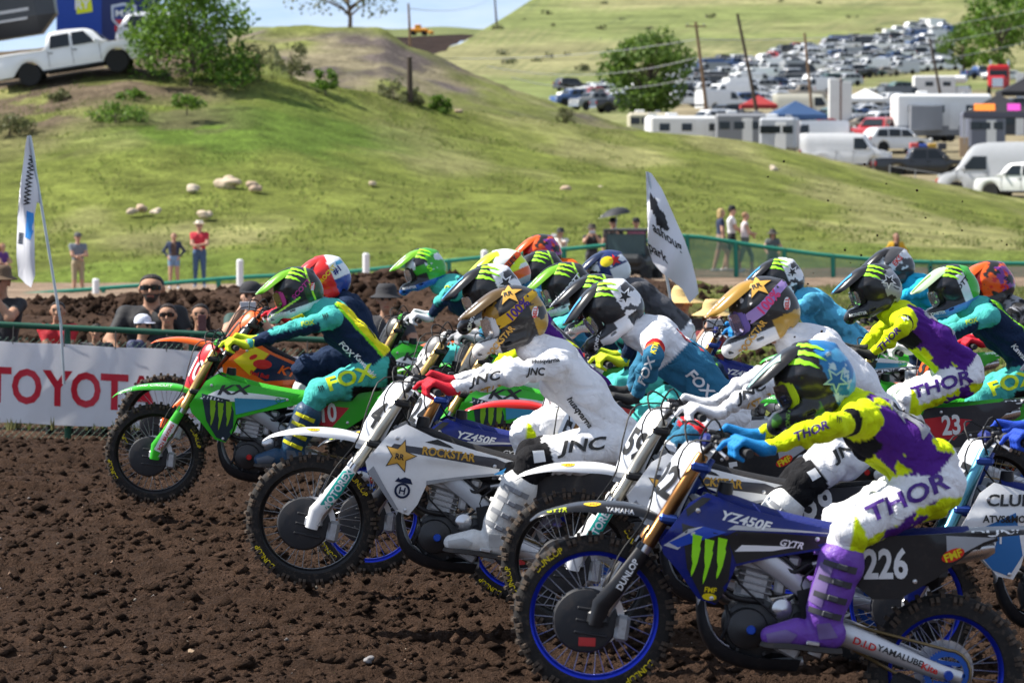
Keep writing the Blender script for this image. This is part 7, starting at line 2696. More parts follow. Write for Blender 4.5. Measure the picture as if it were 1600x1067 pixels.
def build_camp():
 W_ = mat('camper_white', (.72, .72, .71), .45, vary=.08, dirt=.1, scale=1.0)
 G_ = mat('camper_grey', (.22, .23, .25), .5, vary=.1, scale=1.0)
 D_ = mat('camper_dark', (.04, .042, .048), .35, vary=.1, scale=1.0, coat=.3)
 glass = mat('car_glass', (.015, .02, .024), .06)
 ty = mat('car_tyre', (.02, .02, .02), .8)

 def trailer(px, py, d, L, W, Hh, yaw, m, label, cat='trailer', name='travel_trailer', m2=None, slide=False):
  r = empty(name, at(px, py, d), (0, 0, yaw))
  tag(r, label, cat)
  wallbox(r, 'body', (0, 0, .55 + Hh / 2), (L, W, Hh), m, .18)
  if m2:
   wallbox(r, 'lower_panel', (0, -.02, .75), (L * .995, W + .02, .7), m2, .05)
  for i, x in enumerate((-L * .32, -L * .05, L * .28)):
   wallbox(r, 'window', (x, -W / 2 - .01, .55 + Hh * .62), (.7, .06, .5), glass, .02)
  wallbox(r, 'door', (L * .10, -W / 2 - .012, .55 + Hh * .42), (.68, .05, 1.75), W_, .02)
  wallbox(r, 'roof_vent', (-L * .2, 0, .55 + Hh + .10), (.7, .6, .22), W_, .05)
  wallbox(r, 'roof_vent', (L * .25, 0, .55 + Hh + .08), (.4, .4, .18), G_, .04)
  for x in (-.45, .45):
   for s in (-1, 1):
    w = obj('wheel', fix_normals(mesh_of(lathe([(0, -.1), (.2, -.1), (.34, -.08), (.34, .08), (.2, .1), (0, .1)], 18, 'y', (x, s * (W / 2 - .1), .34)), 'wheel')), ty, r)
  if slide:
   wallbox(r, 'slide_out', (-L * .2, -W / 2 - .35, 1.6), (2.2, .75, 1.7), G_, .04)
  return r
 trailer(1470, 222, 262, 6.6, 2.4, 2.7, R(4), W_, 'white and grey camper trailer with awning behind the dirt yard', m2=G_, slide=True)
 trailer(1075, 241, 258, 5.6, 2.2, 2.0, R(8), W_, 'white camper roof just above the grass crest', name='camper_trailer')
 trailer(1012, 222, 285, 3.0, 2.2, 1.6, R(0), mat('camper_cream', (.55, .50, .38), .6), 'small cream camper behind the crest left of the white one')
 trailer(1160, 240, 256, 3.6, 2.2, 2.1, R(-5), G_, 'open grey trailer with gear behind the crest')
 trailer(1218, 248, 248, 2.4, 2.2, 2.1, R(-12), mat('trailer_silver', (.42, .44, .47), .4, .3), 'silver box trailer end beside the blue canopy', name='box_trailer')
 trailer(1535, 246, 258, 2.6, 2.3, 2.5, R(10), mat('camper_slate', (.14, .15, .19), .4), 'slate-coloured trailer with open door beside the black canopy', name='box_trailer')
 trailer(1582, 236, 300, 5.0, 2.4, 2.8, R(-4), D_, 'dark trailer behind the black and orange canopy')
 # motorhome with over-cab bed
 r = empty('motorhome', at(1470, 162, 440), (0, 0, R(178)))
 tag(r, 'white motorhome with over-cab bunk in front of the far cars', 'motorhome')
 wallbox(r, 'body', (.8, 0, 1.9), (4.8, 2.3, 2.5), W_, .15)
 wallbox(r, 'over_cab_bunk', (-2.2, 0, 2.75), (1.6, 2.2, .9), W_, .3)
 wallbox(r, 'cab', (-2.5, 0, 1.35), (1.9, 2.0, 1.3), W_, .3)
 wallbox(r, 'windscreen', (-3.25, 0, 1.75), (.3, 1.7, .6), glass, .1)
 for x in (-.6, 1.4):
  for s in (-1, 1):
   wallbox(r, 'window', (x, s * 1.16, 2.2), (.9, .05, .5), glass, .02)
 for x in (-2.6, 1.6):
  for s in (-1, 1):
   obj('wheel', fix_normals(mesh_of(lathe([(0, -.12), (.4, -.1), (.4, .1), (0, .12)], 18, 'y', (x, s * .95, .4)), 'wheel')), ty, r)
 # red lorry tractor
 r = empty('lorry', at(1560, 148, 430), (0, 0, R(80)))
 tag(r, 'red lorry cab parked under the corner trees', 'lorry')
 RD = mat('lorry_red', (.45, .015, .02), .3, coat=.5)
 wallbox(r, 'cab', (.8, 0, 2.0), (2.2, 2.4, 2.6), RD, .2)
 wallbox(r, 'bonnet', (-1.0, 0, 1.4), (1.8, 1.9, 1.3), RD, .2)
 wallbox(r, 'windscreen', (-.32, 0, 2.3), (.1, 2.0, .8), glass, .04)
 wallbox(r, 'grille', (-1.92, 0, 1.3), (.06, 1.2, 1.0), mat('car_chrome', (.6, .6, .62), .2, .9), .03)
 for s in (-1, 1):
  wallbox(r, 'side_window', (.4, s * 1.2, 2.4), (1.0, .06, .7), glass, .02)
  obj('exhaust_stack', mesh_of(tube([(2.0, s * 1.0, .8), (2.0, s * 1.0, 3.9)], .09, 10, up=(1, 0, 0)), 'exhaust_stack'), mat('car_chrome', (.6, .6, .62), .2, .9), r)
  for x in (-1.2, 1.6):
   obj('wheel', fix_normals(mesh_of(lathe([(0, -.15), (.5, -.13), (.5, .13), (0, .15)], 18, 'y', (x, s * 1.05, .5)), 'wheel')), ty, r)

 # canopies
 def canopy(px, py, d, w, h, m, label, yaw=0, valance=None, patches=()):
  r = empty('canopy_tent', at(px, py, d), (0, 0, yaw))
  tag(r, label, 'canopy')
  cs = []
  hw = w / 2
  V = [(-hw, -hw, h), (hw, -hw, h), (hw, hw, h), (-hw, hw, h), (0, 0, h + w * .27)]
  Vm = [(x * .45, y * .45, h + w * .14) for x, y, _ in V[:4]]
  mb = MB()
  P = V[:4] + Vm + [V[4]]
  Fc = []
  for i in range(4):
   j = (i + 1) % 4
   Fc += [(i, j, 4 + j, 4 + i), (4 + i, 4 + j, 8)]
  mb.add((P, Fc))
  top = obj('roof', fix_normals(mb.mesh('roof', 0)), m, r)
  for i in range(4):
   j = (i + 1) % 4
   a, b = V3(V[i]), V3(V[j])
   obj('valance', mesh_of(box(tuple((a + b) / 2 - (0, 0, .15)), (abs(a - b)[0] + .02, abs(a - b)[1] + .02, .3)), 'valance', 0), valance or m, r)
   obj('leg', mesh_of(tube([(V[i][0] * .97, V[i][1] * .97, 0), (V[i][0] * .97, V[i][1] * .97, h)], .035, 6, up=(1, 0, 0)), 'leg'), mat('tent_steel', (.4, .4, .42), .4, .7), r)
  for k, (x, wd, c) in enumerate(patches):
   mbp = MB()
   f = lambda t, u: (x - wd / 2 * (1 - u) + wd / 2 * u, -hw * (1 - t * .5), h + w * .14 * t * 1.02 + .02)
   mbp.add(([f(.15, 0), f(.15, 1), f(.85, 1), f(.85, 0)], [(0, 1, 2, 3)]))
   obj('printed_panel', mbp.mesh('printed_panel', 0), gfx(*c), top)
  return r
 canopy(1243, 226, 262, 3.6, 2.0, mat('tent_blue', (.03, .07, .16), .7), 'dark blue canopy left of the white van', R(8))
 BT = mat('tent_black', (.02, .02, .024), .7)
 canopy(1560, 232, 240, 4.4, 2.2, BT, 'black canopy with orange panels at right', R(-6), mat('tent_grey', (.10, .10, .13), .7), [(-.9, 1.3, ('tentorange', (.75, .20, .02))), (.9, .8, ('tentpink', (.5, .05, .35)))])
 canopy(1600, 190, 300, 4.0, 2.3, BT, 'second black canopy behind the orange-panelled one')
 canopy(1352, 196, 320, 3.2, 2.2, mat('tent_white', (.7, .7, .7), .7), 'white canopy behind the banner tower')
 canopy(1432, 206, 292, 3.0, 2.2, BT, 'black canopy behind the camper trailer')
 canopy(1185, 206, 318, 3.0, 2.2, mat('tent_red', (.30, .03, .03), .7), 'red canopy behind the open grey trailer')
 # banner tower and yard things
 r = empty('banner_tower', at(1312, 208, 300), (0, 0, R(6)))
 tag(r, 'tall white banner tower with rust-coloured edge strip', 'banner')
 wallbox(r, 'panel', (-.45, 0, 2.1), (.85, .5, 4.2), W_, .03)
 wallbox(r, 'panel', (.5, .02, 2.0), (.85, .45, 4.0), W_, .03)
 wallbox(r, 'edge_strip', (.02, -.18, 2.1), (.07, .2, 4.25), mat('rust_strip', (.20, .07, .04), .7), .01)
 tag(obj('plywood_board', fix_normals(mesh_of(box((0, 0, .6), (.55, .06, 1.2), .01), 'plywood_board')), mat('plywood', (.45, .31, .19), .8), None, at(1506, 245, 238), (R(-8), 0, 0)), 'upright tan plywood board in the dirt yard', 'board')
 tag(obj('panel_board', fix_normals(mesh_of(box((0, 0, .9), (.85, .06, 3.0), .02), 'panel_board')), W_, None, at(1594, 150, 400)), 'white panel at the right edge above the canopies', 'panel')
 # wire fence in front of the yard
 fr = empty('wire_fence', at(1440, 296, 222))
 tag(fr, 'low wire fence with red discs in front of the parked vans', 'fence')
 base = V3(at(1440, 296, 222))
 st = mat('fence_wire', (.35, .36, .37), .5, .6)
 for i in range(7):
  p = V3(at(1390 + i * 40, 288 + i * 6.5, 222)) - base
  obj('post', mesh_of(tube([p, p + (0, 0, 1.1)], .035, 6, up=(1, 0, 0)), 'post'), st, fr)
 for k in (0, 1):
  obj('rail', mesh_of(tube([V3(at(1390 + i * 40, 288 + i * 6.5, 222)) - base + (0, 0, 1.05 - k * .5) for i in range(7)], .025, 6, up=(0, 0, 1)), 'rail'), st, fr)
 for px, py in ((1466, 283), (1518, 285)):
  tag(obj('warning_disc', fix_normals(mesh_of(lathe([(0, -.03), (.13, -.03), (.15, 0), (.13, .03), (0, .03)], 16, 'y'), 'warning_disc')), mat('disc_red', (.7, .09, .05), .5), None, at(px, py, 221.5)), 'red disc on the wire fence, ' + ('left one' if px < 1500 else 'right one'), 'disc')
 for k, (px, py, c) in enumerate(((1428, 234, (.6, .1, .1)), (1442, 236, (.05, .1, .4)), (1456, 235, (.5, .3, .05)), (1472, 234, (.06, .06, .07)))):
  r = obj('crate', fix_normals(mesh_of(box((0, 0, .22), (.55, .45, .45), .05), 'crate')), mat('crate%d' % k, c, .6), None, at(px, py, 252))
  tag(r, ['red crate', 'blue crate', 'orange crate', 'black crate'][k] + ' on the dirt beside the camper trailer', 'crate')

 # ---- upper left: white pickup, fifth-wheel trailer, blue box trailer, silver car
 P0 = at(116, 126, 151)
 car_full('pickup_truck', 'pickup', P0, R(180), CARCOL['white'], 'white crew-cab pickup on the brow at top left', 'pickup', pitch=R(9), scale=.97)
 r = empty('fifth_wheel_trailer', at(34, 134, 153.5), (0, R(-9), 0))
 tag(r, 'dark grey fifth-wheel trailer overhanging the white pickup bed', 'trailer')
 wallbox(r, 'nose', (-.1, 0, 3.1), (3.9, 2.4, 2.4), D_, .7)
 wallbox(r, 'body', (-6.0, 0, 2.3), (8.2, 2.42, 3.8), D_, .15)
 wallbox(r, 'stripe', (-.4, -1.215, 2.9), (2.6, .03, .12), mat('stripe_silver', (.4, .4, .42), .3), 0)
 wallbox(r, 'stripe', (-.2, -1.215, 2.55), (2.0, .03, .09), mat('stripe_silver', (.4, .4, .42), .3), 0)
 r = empty('box_trailer', at(170, 88, 176), (0, 0, R(3)))
 tag(r, 'dark blue box trailer with shield logo behind the white pickup', 'trailer')
 bb = wallbox(r, 'body', (0, 0, 2.4), (4.6, 2.4, 3.6), mat('trailer_blue', (.012, .022, .11), .35, coat=.4, vary=.1, scale=1.0), .06)
 wallbox(r, 'side_panel', (-1.25, -1.21, 2.4), (2.0, .03, 3.3), mat('trailer_royal', (.01, .05, .32), .35, coat=.4), 0)
 bv = bvh_of(bb.data)
 V_, F_ = poly2((-.5, .45), (0, .55), (.5, .45), (.48, -.1), (0, -.6), (-.48, -.1))
 obj('graphic', mesh_of(decal((V_, F_), bv, (.75, -1.25, 1.72), V3((1, 0, 0)) * 1.15, V3((0, 0, 1)) * 1.2, .02, 1, V3((0, -1, 0)), 1), 'graphic', 0), gfx('shieldwhite', (.55, .6, .7)), r)
 obj('graphic', mesh_of(decal((V_ * .8, F_), bv, (.75, -1.25, 1.72), V3((1, 0, 0)) * 1.15, V3((0, 0, 1)) * 1.2, .04, 1, V3((0, -1, 0)), 1), 'graphic', 0), gfx('shieldblue', (.02, .05, .22)), r)
 obj('graphic', mesh_of(decal(poly2((-.42, -.1), (.42, -.1), (0, -.5)), bv, (.75, -1.25, 1.72), V3((1, 0, 0)) * 1.0, V3((0, 0, 1)) * 1.1, .06, 1, V3((0, -1, 0)), 1), 'graphic', 0), gfx('shieldred', (.55, .05, .06)), r)
 for tx, x, z, h, c in (('MX', .75, 1.9, .3, WHT), ('racing', .75, 3.4, .25, WHT)):
  obj('lettering', mesh_of(text_on(tx, bv, (x, -1.3, z), (1, 0, 0), (0, 0, 1), h, 1.2, .02, .07, maxedge=1, n=V3((0, -1, 0))), 'lettering', 0), gfx(*c), r)
 bv2 = bvh_of([c for c in r.children if c.name.startswith('side_panel')][0].data)
 obj('graphic', mesh_of(decal(poly2((-.4, -.5), (.5, -.35), (.4, .5), (-.5, .4)), bv2, (-1.05, -1.3, 2.25), V3((1, 0, 0)) * .8, V3((0, 0, 1)) * .8, .02, 1, V3((0, -1, 0)), 1), 'graphic', 0), gfx('logoyellow', (.70, .75, .02)), r)
 obj('lettering', mesh_of(text_on('RY', bv2, (-1.1, -1.3, 2.3), (1, 0, .1), (0, 0, 1), .42, 1.0, .03, .04, maxedge=1, n=V3((0, -1, 0))), 'lettering', 0), gfx(*WHT), r)
 for x in (-.5, .5):
  obj('wheel', fix_normals(mesh_of(lathe([(0, -.12), (.38, -.1), (.38, .1), (0, .12)], 18, 'y', (x, -1.0, .38)), 'wheel')), ty, r)
 car_full('parked_car', 'suv', at(268, 84, 168), R(178), CARCOL['silver'], 'silver car half hidden between pickup and bush', 'car')
 # far machine on the skyline
 r = empty('loader', at(655, 56, 425), (0, 0, R(170)))
 r.scale = (.45, .45, .45)
 tag(r, 'orange earth mover on the far field skyline', 'loader')
 OR = mat('machine_orange', (.75, .30, .02), .5)
 wallbox(r, 'body', (0, 0, 1.2), (4.4, 1.8, 1.0), OR, .2)
 wallbox(r, 'cab', (.3, 0, 2.1), (1.4, 1.5, 1.1), OR, .1)
 wallbox(r, 'bucket', (-3.0, 0, .7), (1.0, 2.2, .8), OR, .2)
 for x in (-1.3, 1.4):
  for s in (-1, 1):
   obj('wheel', fix_normals(mesh_of(lathe([(0, -.2), (.6, -.18), (.6, .18), (0, .2)], 16, 'y', (x, s * .95, .6)), 'wheel')), ty, r)

def build_poles():
 wood = mat('pole_wood', (.20, .125, .075), .9, bump=.5, bscale=3, vary=.25, scale=.7)
 dk = mat('pole_dark_wood', (.07, .052, .04), .9, bump=.5, bscale=3)
 data = [(1087, 35, 1107, 190, 330, .17, wood, 'brown utility pole rising right of the green tree', True), (1152, 22, 1190, 205, 300, .16, dk, 'tall dark leaning utility pole in front of the car park', False), (1257, 52, 1271, 195, 330, .14, wood, 'thin brown utility pole above the cream van', False),
   (1452, 60, 1471, 150, 420, .17, dk, 'short dark pole beside the white motorhome', True), (638, 6, 641, 60, 262, .10, wood, 'thin pole on the skyline above the ploughed field', False), (772, -14, 776, 34, 700, .2, dk, 'distant pole at the foot of the far ridge', False)]
 tops = []
 for x0, y0, x1, y1, d, r, m, lab, arm in data:
  a, b = V3(at(x0, y0, d)), V3(at(x1, y1, d))
  root = empty('utility_pole', tuple(b))
  tag(root, lab, 'pole')
  obj('pole', mesh_of(tube([(0, 0, -.6), (a - b) * .5, a - b], [r, r * .85, r * .7], 10, up=(0, 1, 0)), 'pole'), m, root)
  if arm:
   q = a - b
   obj('cross_arm', fix_normals(mesh_of(box(tuple(q + (0, 0, -.35)), (1.8 if d < 400 else 2.4, .12, .12), .02), 'cross_arm')), m, root)
   for s in (-.7, .7):
    obj('insulator', mesh_of(lathe([(0, 0), (.06, .02), (.05, .14), (0, .18)], 8, 'z', tuple(q + (s, 0, -.28))), 'insulator'), mat('insulator_glass', (.2, .22, .2), .2), root)
  tops.append(a)
 # fence post on the dry bank
 b = at(641, 152, 157)
 root = obj('fence_post', fix_normals(mesh_of(tube([(0, 0, -.2), (-.02, 0, .8), (-.03, 0, 1.62)], [.12, .115, .10], 9, up=(0, 1, 0)), 'fence_post')), dk, None, b)
 tag(root, 'weathered dark wooden post standing on the crest', 'post')
 wires = [((530, 80, 330), (1087, 62, 330), (1620, 12, 420)), ((760, 104, 330), (1090, 90, 330), (1620, 36, 420)), ((800, 122, 330), (1094, 118, 330), (1620, 62, 420)), ((640, 14, 262), (773, -8, 700), (900, -20, 900))]
 for i, w in enumerate(wires):
  A = [V3(at(*p)) for p in w]
  pts = []
  for k in range(2):
   for t in np.linspace(0, 1, 14)[(1 if k else 0):]:
    q = A[k] * (1 - t) + A[k + 1] * t
    q[2] -= 1.1 * 4 * t * (1 - t)
    pts.append(q)
  o = obj('power_line', mesh_of(tube(pts, .028, 4, up=(0, 0, 1)), 'power_line', 0), mat('wire_grey', (.45, .45, .46), .5, .5))
  tag(o, ['highest power line crossing the far hillside', 'second power line across the far hillside', 'lowest power line across the car park', 'short power line against the sky above the field'][i], 'power line')

# ================================================================ fences, banner, flags
def chain_link(name, A, B, h, cell, r, m, parent, wobble=0.0):
 """woven wire between two points, standing h tall"""
 A, B = V3(A), V3(B)
 L = np.linalg.norm((B - A)[:2])
 u = (B - A) / L
 n = norm(np.cross(u, (0, 0, 1)))
 mb = MB()
 k = int((L + h) / cell)
 for i in range(k):
  for sg in (1, -1):
   s0 = i * cell - (h if sg > 0 else 0)
   p0, p1 = (s0, 0), (s0 + h, h)
   if sg < 0:
    p0, p1 = (i * cell, 0), (i * cell - h, h)
   # clip to 0..L
   (xa, za), (xb, zb) = p0, p1
   if max(xa, xb) <= 0 or min(xa, xb) >= L:
    continue
   def clip(xa, za, xb, zb):
    if xa < 0:
     t = -xa / (xb - xa)
     xa, za = 0, za + (zb - za) * t
    if xa > L:
     t = (xa - L) / (xa - xb)
     xa, za = L, za + (zb - za) * t
    return xa, za
   xa2, za2 = clip(xa, za, xb, zb)
   xb2, zb2 = clip(xb, zb, xa, za)
   if abs(xa2 - xb2) < 1e-3:
    continue
   q0, q1 = A + u * xa2 + V3((0, 0, za2)), A + u * xb2 + V3((0, 0, zb2))
   mb.add(tube([q0 + n * r * sg, q1 + n * r * sg], r, 3, caps=False, up=n))
 o = obj(name, mb.mesh(name, 0), m, parent)
 tag(o, kind='stuff')
 return o

def banner_mat():
 """thin vinyl: daylight from behind glows through it"""
 m = mat('banner_vinyl', (.88, .88, .90), .5, vary=.04, scale=2, dirt=.08, bump=.15, bscale=5)
 nt = m.node_tree
 b = nt.nodes['Principled BSDF']
 tr = nt.nodes.new('ShaderNodeBsdfTranslucent')
 mx = nt.nodes.new('ShaderNodeMixShader')
 mx.inputs[0].default_value = .45
 nt.links.new(b.inputs['Base Color'].links[0].from_socket, tr.inputs['Color'])
 out = [n for n in nt.nodes if n.type == 'OUTPUT_MATERIAL'][0]
 nt.links.new(b.outputs[0], mx.inputs[1])
 nt.links.new(tr.outputs[0], mx.inputs[2])
 nt.links.new(mx.outputs[0], out.inputs['Surface'])
 return m

def build_near_fence():
 D = 36.0
 gm = mat('fence_green', (.012, .075, .045), .5, coat=.2, dirt=.15)
 root = empty('barrier_fence', at(0, 690, D))
 b0 = V3(root.location)
 tag(root, 'dark green rail fence the spectators lean on at left', 'fence')
 top = lambda px: np.interp(px, [-120, 0, 660, 900], [500, 507, 539, 551])
 T = [V3(at(px, float(top(px)), D)) - b0 for px in range(-120, 901, 60)]
 obj('top_rail', mesh_of(tube(T, .029, 8, up=(0, 0, 1)), 'top_rail', 60), gm, root)
 T2 = [V3(at(px, float(top(px)) + 22, D)) - b0 for px in range(-120, 901, 60)]
 for px in (-100, 105, 300, 560, 780):
  p = V3(at(px, float(top(px)), D)) - b0
  obj('post', mesh_of(tube([p, (p[0], p[1] + .01, -.25)], .032, 8, up=(1, 0, 0)), 'post'), gm, root)
 wm = mat('fence_wire_green', (.05, .10, .075), .5, .3)
 a, b = V3(at(-120, 700, D + .04)) - b0, V3(at(900, 742, D + .04)) - b0
 chain_link('chain_link_mesh', (a[0], a[1], a[2]), (b[0], b[1], b[2]), 1.08, .062, .0022, wm, root)
 # the sponsor banner
 px0, px1 = -130, 492
 br = empty('sponsor_banner', at(180, 670, D - .10))
 bb = V3(br.location)
 tag(br, 'long white banner with big red capital letters on the fence', 'banner')
 n = 60
 cs = [[], [], [], []]
 for i in range(n):
  px = px0 + (px1 - px0) * i / (n - 1)
  yt, yb = 533 + px * .05, 660 + px * .042
  for k in range(4):
   y = yt + (yb - yt) * k / 3
   p = V3(at(px, y + .8 * math.sin(px * .045 + k), D - .10)) - bb
   p[1] += .014 * math.sin(px * .05 + k * .9) + .006 * math.sin(px * .13 + 2 * k)
   cs[k].append(p)
 sheet = obj('sheet', fix_normals(mesh_of(panel(cs, 90, 14, .0015), 'sheet', 80)), banner_mat(), br)
 bv = bvh_of(sheet.data)
 u, v = norm(V3((1, 0, -.048))), norm(V3((.02, 0, 1)))
 red = gfx('toyotared', (.52, .012, .03))
 # letters one by one at their places
 for ch, px, w in (('T', -4, .92), ('O', 42, 1.0), ('Y', 90, .98), ('O', 134, 1.0), ('T', 179, .92), ('A', 221, 1.0)):
  p = V3(at(px, 601 + px * .062, D - .1)) - bb
  V_, F_ = text_vf(ch, .028)
  wd = V_[:, 0].max() - V_[:, 0].min()
  V_ = V_.copy()
  V_[:, 0] *= (46.5 / 55.0 * w) / wd
  vf = decal((V_, F_), bv, p, u * .335, v * .335, .004, .06, V3((0, -1, 0)))
  obj('lettering', mesh_of(vf, 'lettering', 0), red, sheet)
 p = V3(at(322, 650, D - .1)) - bb
 obj('lettering', mesh_of(text_on('Toyota of Denver', bv, p, u, v, .07, 1.0, .02, .004, n=V3((0, -1, 0))), 'lettering', 0), red, sheet)
 for i, px in enumerate((-60, 20, 100, 180, 260, 340, 420, 480)):
  q = V3(at(px, 536 + px * .05, D - .115)) - bb
  obj('cable_tie', mesh_of(tube([q, q + (0, .06, .16)], .006, 5, up=(1, 0, 0)), 'cable_tie'), mat('tie_black', (.02, .02, .02), .5), br)

def build_far_fence():
 gm = mat('far_fence_green', (.015, .19, .13), .5, coat=.2)
 D = 97.0
 pts = [(-80, 470), (130, 453), (260, 443), (370, 434), (540, 425), (700, 408), (860, 392), (1000, 378), (1072, 369), (1180, 384), (1250, 394), (1300, 400), (1400, 408), (1500, 411), (1600, 412), (1700, 413)]
 root = empty('green_rail_fence', at(1072, 432, D))
 b0 = V3(root.location)
 tag(root, 'long bright green rail fence winding along the far road', 'fence')
 P = cr([(a, b, 0) for a, b in pts], 60)
 T = [V3(at(a, b, D)) - b0 for a, b, _ in P]
 obj('top_rail', mesh_of(tube(T, .052, 8, up=(0, 0, 1)), 'top_rail', 60), gm, root)
 xs, ys = [p[0] for p in pts], [p[1] for p in pts]
 for px in list(range(-20, 1060, 90)) + list(range(1072, 1700, 76)):
  y = np.interp(px, xs, ys)
  t = V3(at(px, y, D)) - b0
  hgt = .95 if px < 1060 else 1.15
  obj('post', mesh_of(tube([t + (.02, 0, .04), t + (.05, 0, -hgt)], .058, 8, up=(1, 0, 0)), 'post'), gm, root)
 wm = mat('far_fence_wire', (.07, .20, .15), .5)
 A = [V3(at(px, np.interp(px, xs, ys), D + .05)) - b0 for px in (1072, 1180, 1300, 1450, 1690)]
 for i in range(4):
  a, b = A[i].copy(), A[i + 1].copy()
  a[2] -= 1.1
  b[2] -= 1.1
  chain_link('chain_link_mesh', a, b, 1.08, .062, .010, wm, root)
 wh = mat('stake_white', (.72, .72, .72), .5)
 for i, (px, py, h, lab) in enumerate(((150, 476, .62, 'leftmost white marker stake by the green rail'), (375, 446, .62, 'white marker stake behind the man in black'), (572, 440, .68, 'white marker stake left of the green-helmeted rider'), (757, 434, .66, 'white marker stake right of the green-helmeted rider'))):
  o = obj('marker_stake', fix_normals(mesh_of(tube([(0, 0, -.2), (0, 0, h), (0, 0, h + .03)], [.085, .085, .05], 12, up=(1, 0, 0)), 'marker_stake')), wh, None, at(px, py, 95.5))
  tag(o, lab, 'stake')

def flag_mesh(outline, waves):
 V, F = refine(([(x, 0, z) for x, z in outline], [tuple(range(len(outline)))]), .10)
 A = [(x, waves(x, z) - .002, z) for x, _, z in V]
 B = [(x, waves(x, z) + .002, z) for x, _, z in V]
 n = len(V)
 FF = list(F) + [tuple(i + n for i in f[::-1]) for f in F]
 return mesh_of((A + B, FF), 'cloth', 180)

def build_flags():
 wm = mat('flag_cloth', (.74, .74, .77), .7, vary=.06, scale=3)
 pole = mat('flag_pole_steel', (.42, .47, .5), .35, .5)
 # right-hand flag
 D = 34.2
 b = V3(at(1052, 560, D))
 root = empty('banner_flag', tuple(b))
 tag(root, 'white printed flag tilting among the riders right of centre', 'flag')
 q = lambda px, py: V3(at(px, py, D)) - b
 obj('pole', mesh_of(tube([q(1054, 590), q(1050, 480), q(1012, 269)], .012, 8, up=(0, 1, 0)), 'pole'), pole, root)
 out = [q(a, c) for a, c in ((1009, 268), (1018, 271), (1034, 295), (1052, 335), (1068, 372), (1080, 405), (1088, 440), (1091, 458), (1084, 466), (1077, 473), (1066, 452), (1052, 440), (1034, 426), (1020, 410), (1012, 385), (1011, 345), (1011, 300))]
 cl = obj('cloth', flag_mesh([(p[0], p[2]) for p in out], lambda x, z: .05 * math.sin((x * 7 + z * 5)) + .02 * math.sin(x * 17 - z * 9) - .02), wm, root)
 bv = bvh_of(cl.data)
 ink = gfx('flagink', (.015, .015, .018))
 a = norm(q(1064, 398) - q(1012, 360))
 a[1] = 0
 vdir = np.cross((0, -1, 0), a)
 vv = norm(V3((-.25, 0, 1)))
 for tx, px, py, h in (('ashoug', 1042, 372, .135), ('park', 1028, 396, .13)):
  vf = text_on(tx, bv, q(px, py), a, vv, h, .82, .02, .004, n=V3((0, -1, 0)))
  obj('lettering', mesh_of(vf, 'lettering', 0), ink, cl)
 # printed pine skyline near the tip
 rs = random.Random(4)
 for k in range(7):
  px, py = 1019 + k * 3.2, 318 + k * 5 + rs.uniform(-4, 4)
  hh = .14 + .06 * rs.random()
  tri = poly2((0, .5), (.16, .22), (.07, .22), (.22, -.08), (.1, -.08), (.28, -.4), (.05, -.4), (.05, -.5), (-.05, -.5), (-.05, -.4), (-.28, -.4), (-.1, -.08), (-.22, -.08), (-.07, .22), (-.16, .22))
  vf = decal(tri, bv, q(px, py), V3((1, 0, 0)) * hh * .7, V3((-.2, 0, 1)) * hh * 1.2, .004, .05, V3((0, -1, 0)))
  if vf[1]:
   obj('graphic', mesh_of(vf, 'graphic', 0), ink, cl)
 # left-hand flag
 D = 35.2
 b = V3(at(97, 560, D))
 root = empty('banner_flag', tuple(b))
 tag(root, 'white feather flag hanging from a leaning pole at left', 'flag')
 q = lambda px, py: V3(at(px, py, D)) - b
 obj('pole', mesh_of(tube([q(100, 600), q(95, 505), q(66, 330), q(46, 212)], .013, 8, up=(0, 1, 0)), 'pole'), pole, root)
 out = [q(a, c) for a, c in ((43, 212), (49, 213), (54, 245), (60, 290), (63, 318), (58, 316), (54, 340), (56, 390), (56, 430), (49, 449), (40, 444), (27, 432), (25, 400), (27, 340), (32, 310), (36, 270), (40, 230))]
 cl = obj('cloth', flag_mesh([(p[0], p[2]) for p in out], lambda x, z: .07 * math.sin(x * 14 + z * 2) + .02 * math.sin(z * 11)), wm, root)
 bv = bvh_of(cl.data)
 vf = decal(poly2((-.2, .6), (.3, .5), (.4, -.1), (.1, -.6), (-.3, -.5), (-.1, 0)), bv, q(47, 352), V3((1, 0, 0)) * .12, V3((0, 0, 1)) * .22, .004, .05, V3((0, -1, 0)))
 obj('graphic', mesh_of(vf, 'graphic', 0), gfx('flagblue', (.05, .30, .75)), cl)
 up = norm(q(44, 250) - q(36, 330))
 up[1] = 0
 for tx, px, py, h in (('WWWWWW', 47, 282, .06), ('IIIIIII', 33, 372, .05)):
  vf = text_on(tx, bv, q(px, py), (-up[0] * .0 + .1, 0, 1), (-1, 0, .1), h, .9, .03, .004, n=V3((0, -1, 0)))
  if vf[1]:
   obj('lettering', mesh_of(vf, 'lettering', 0), ink, cl)

# ================================================================ spectators
SK = dict(light=(.50, .29, .20), tan=(.40, .22, .14), brown=(.26, .14, .085))

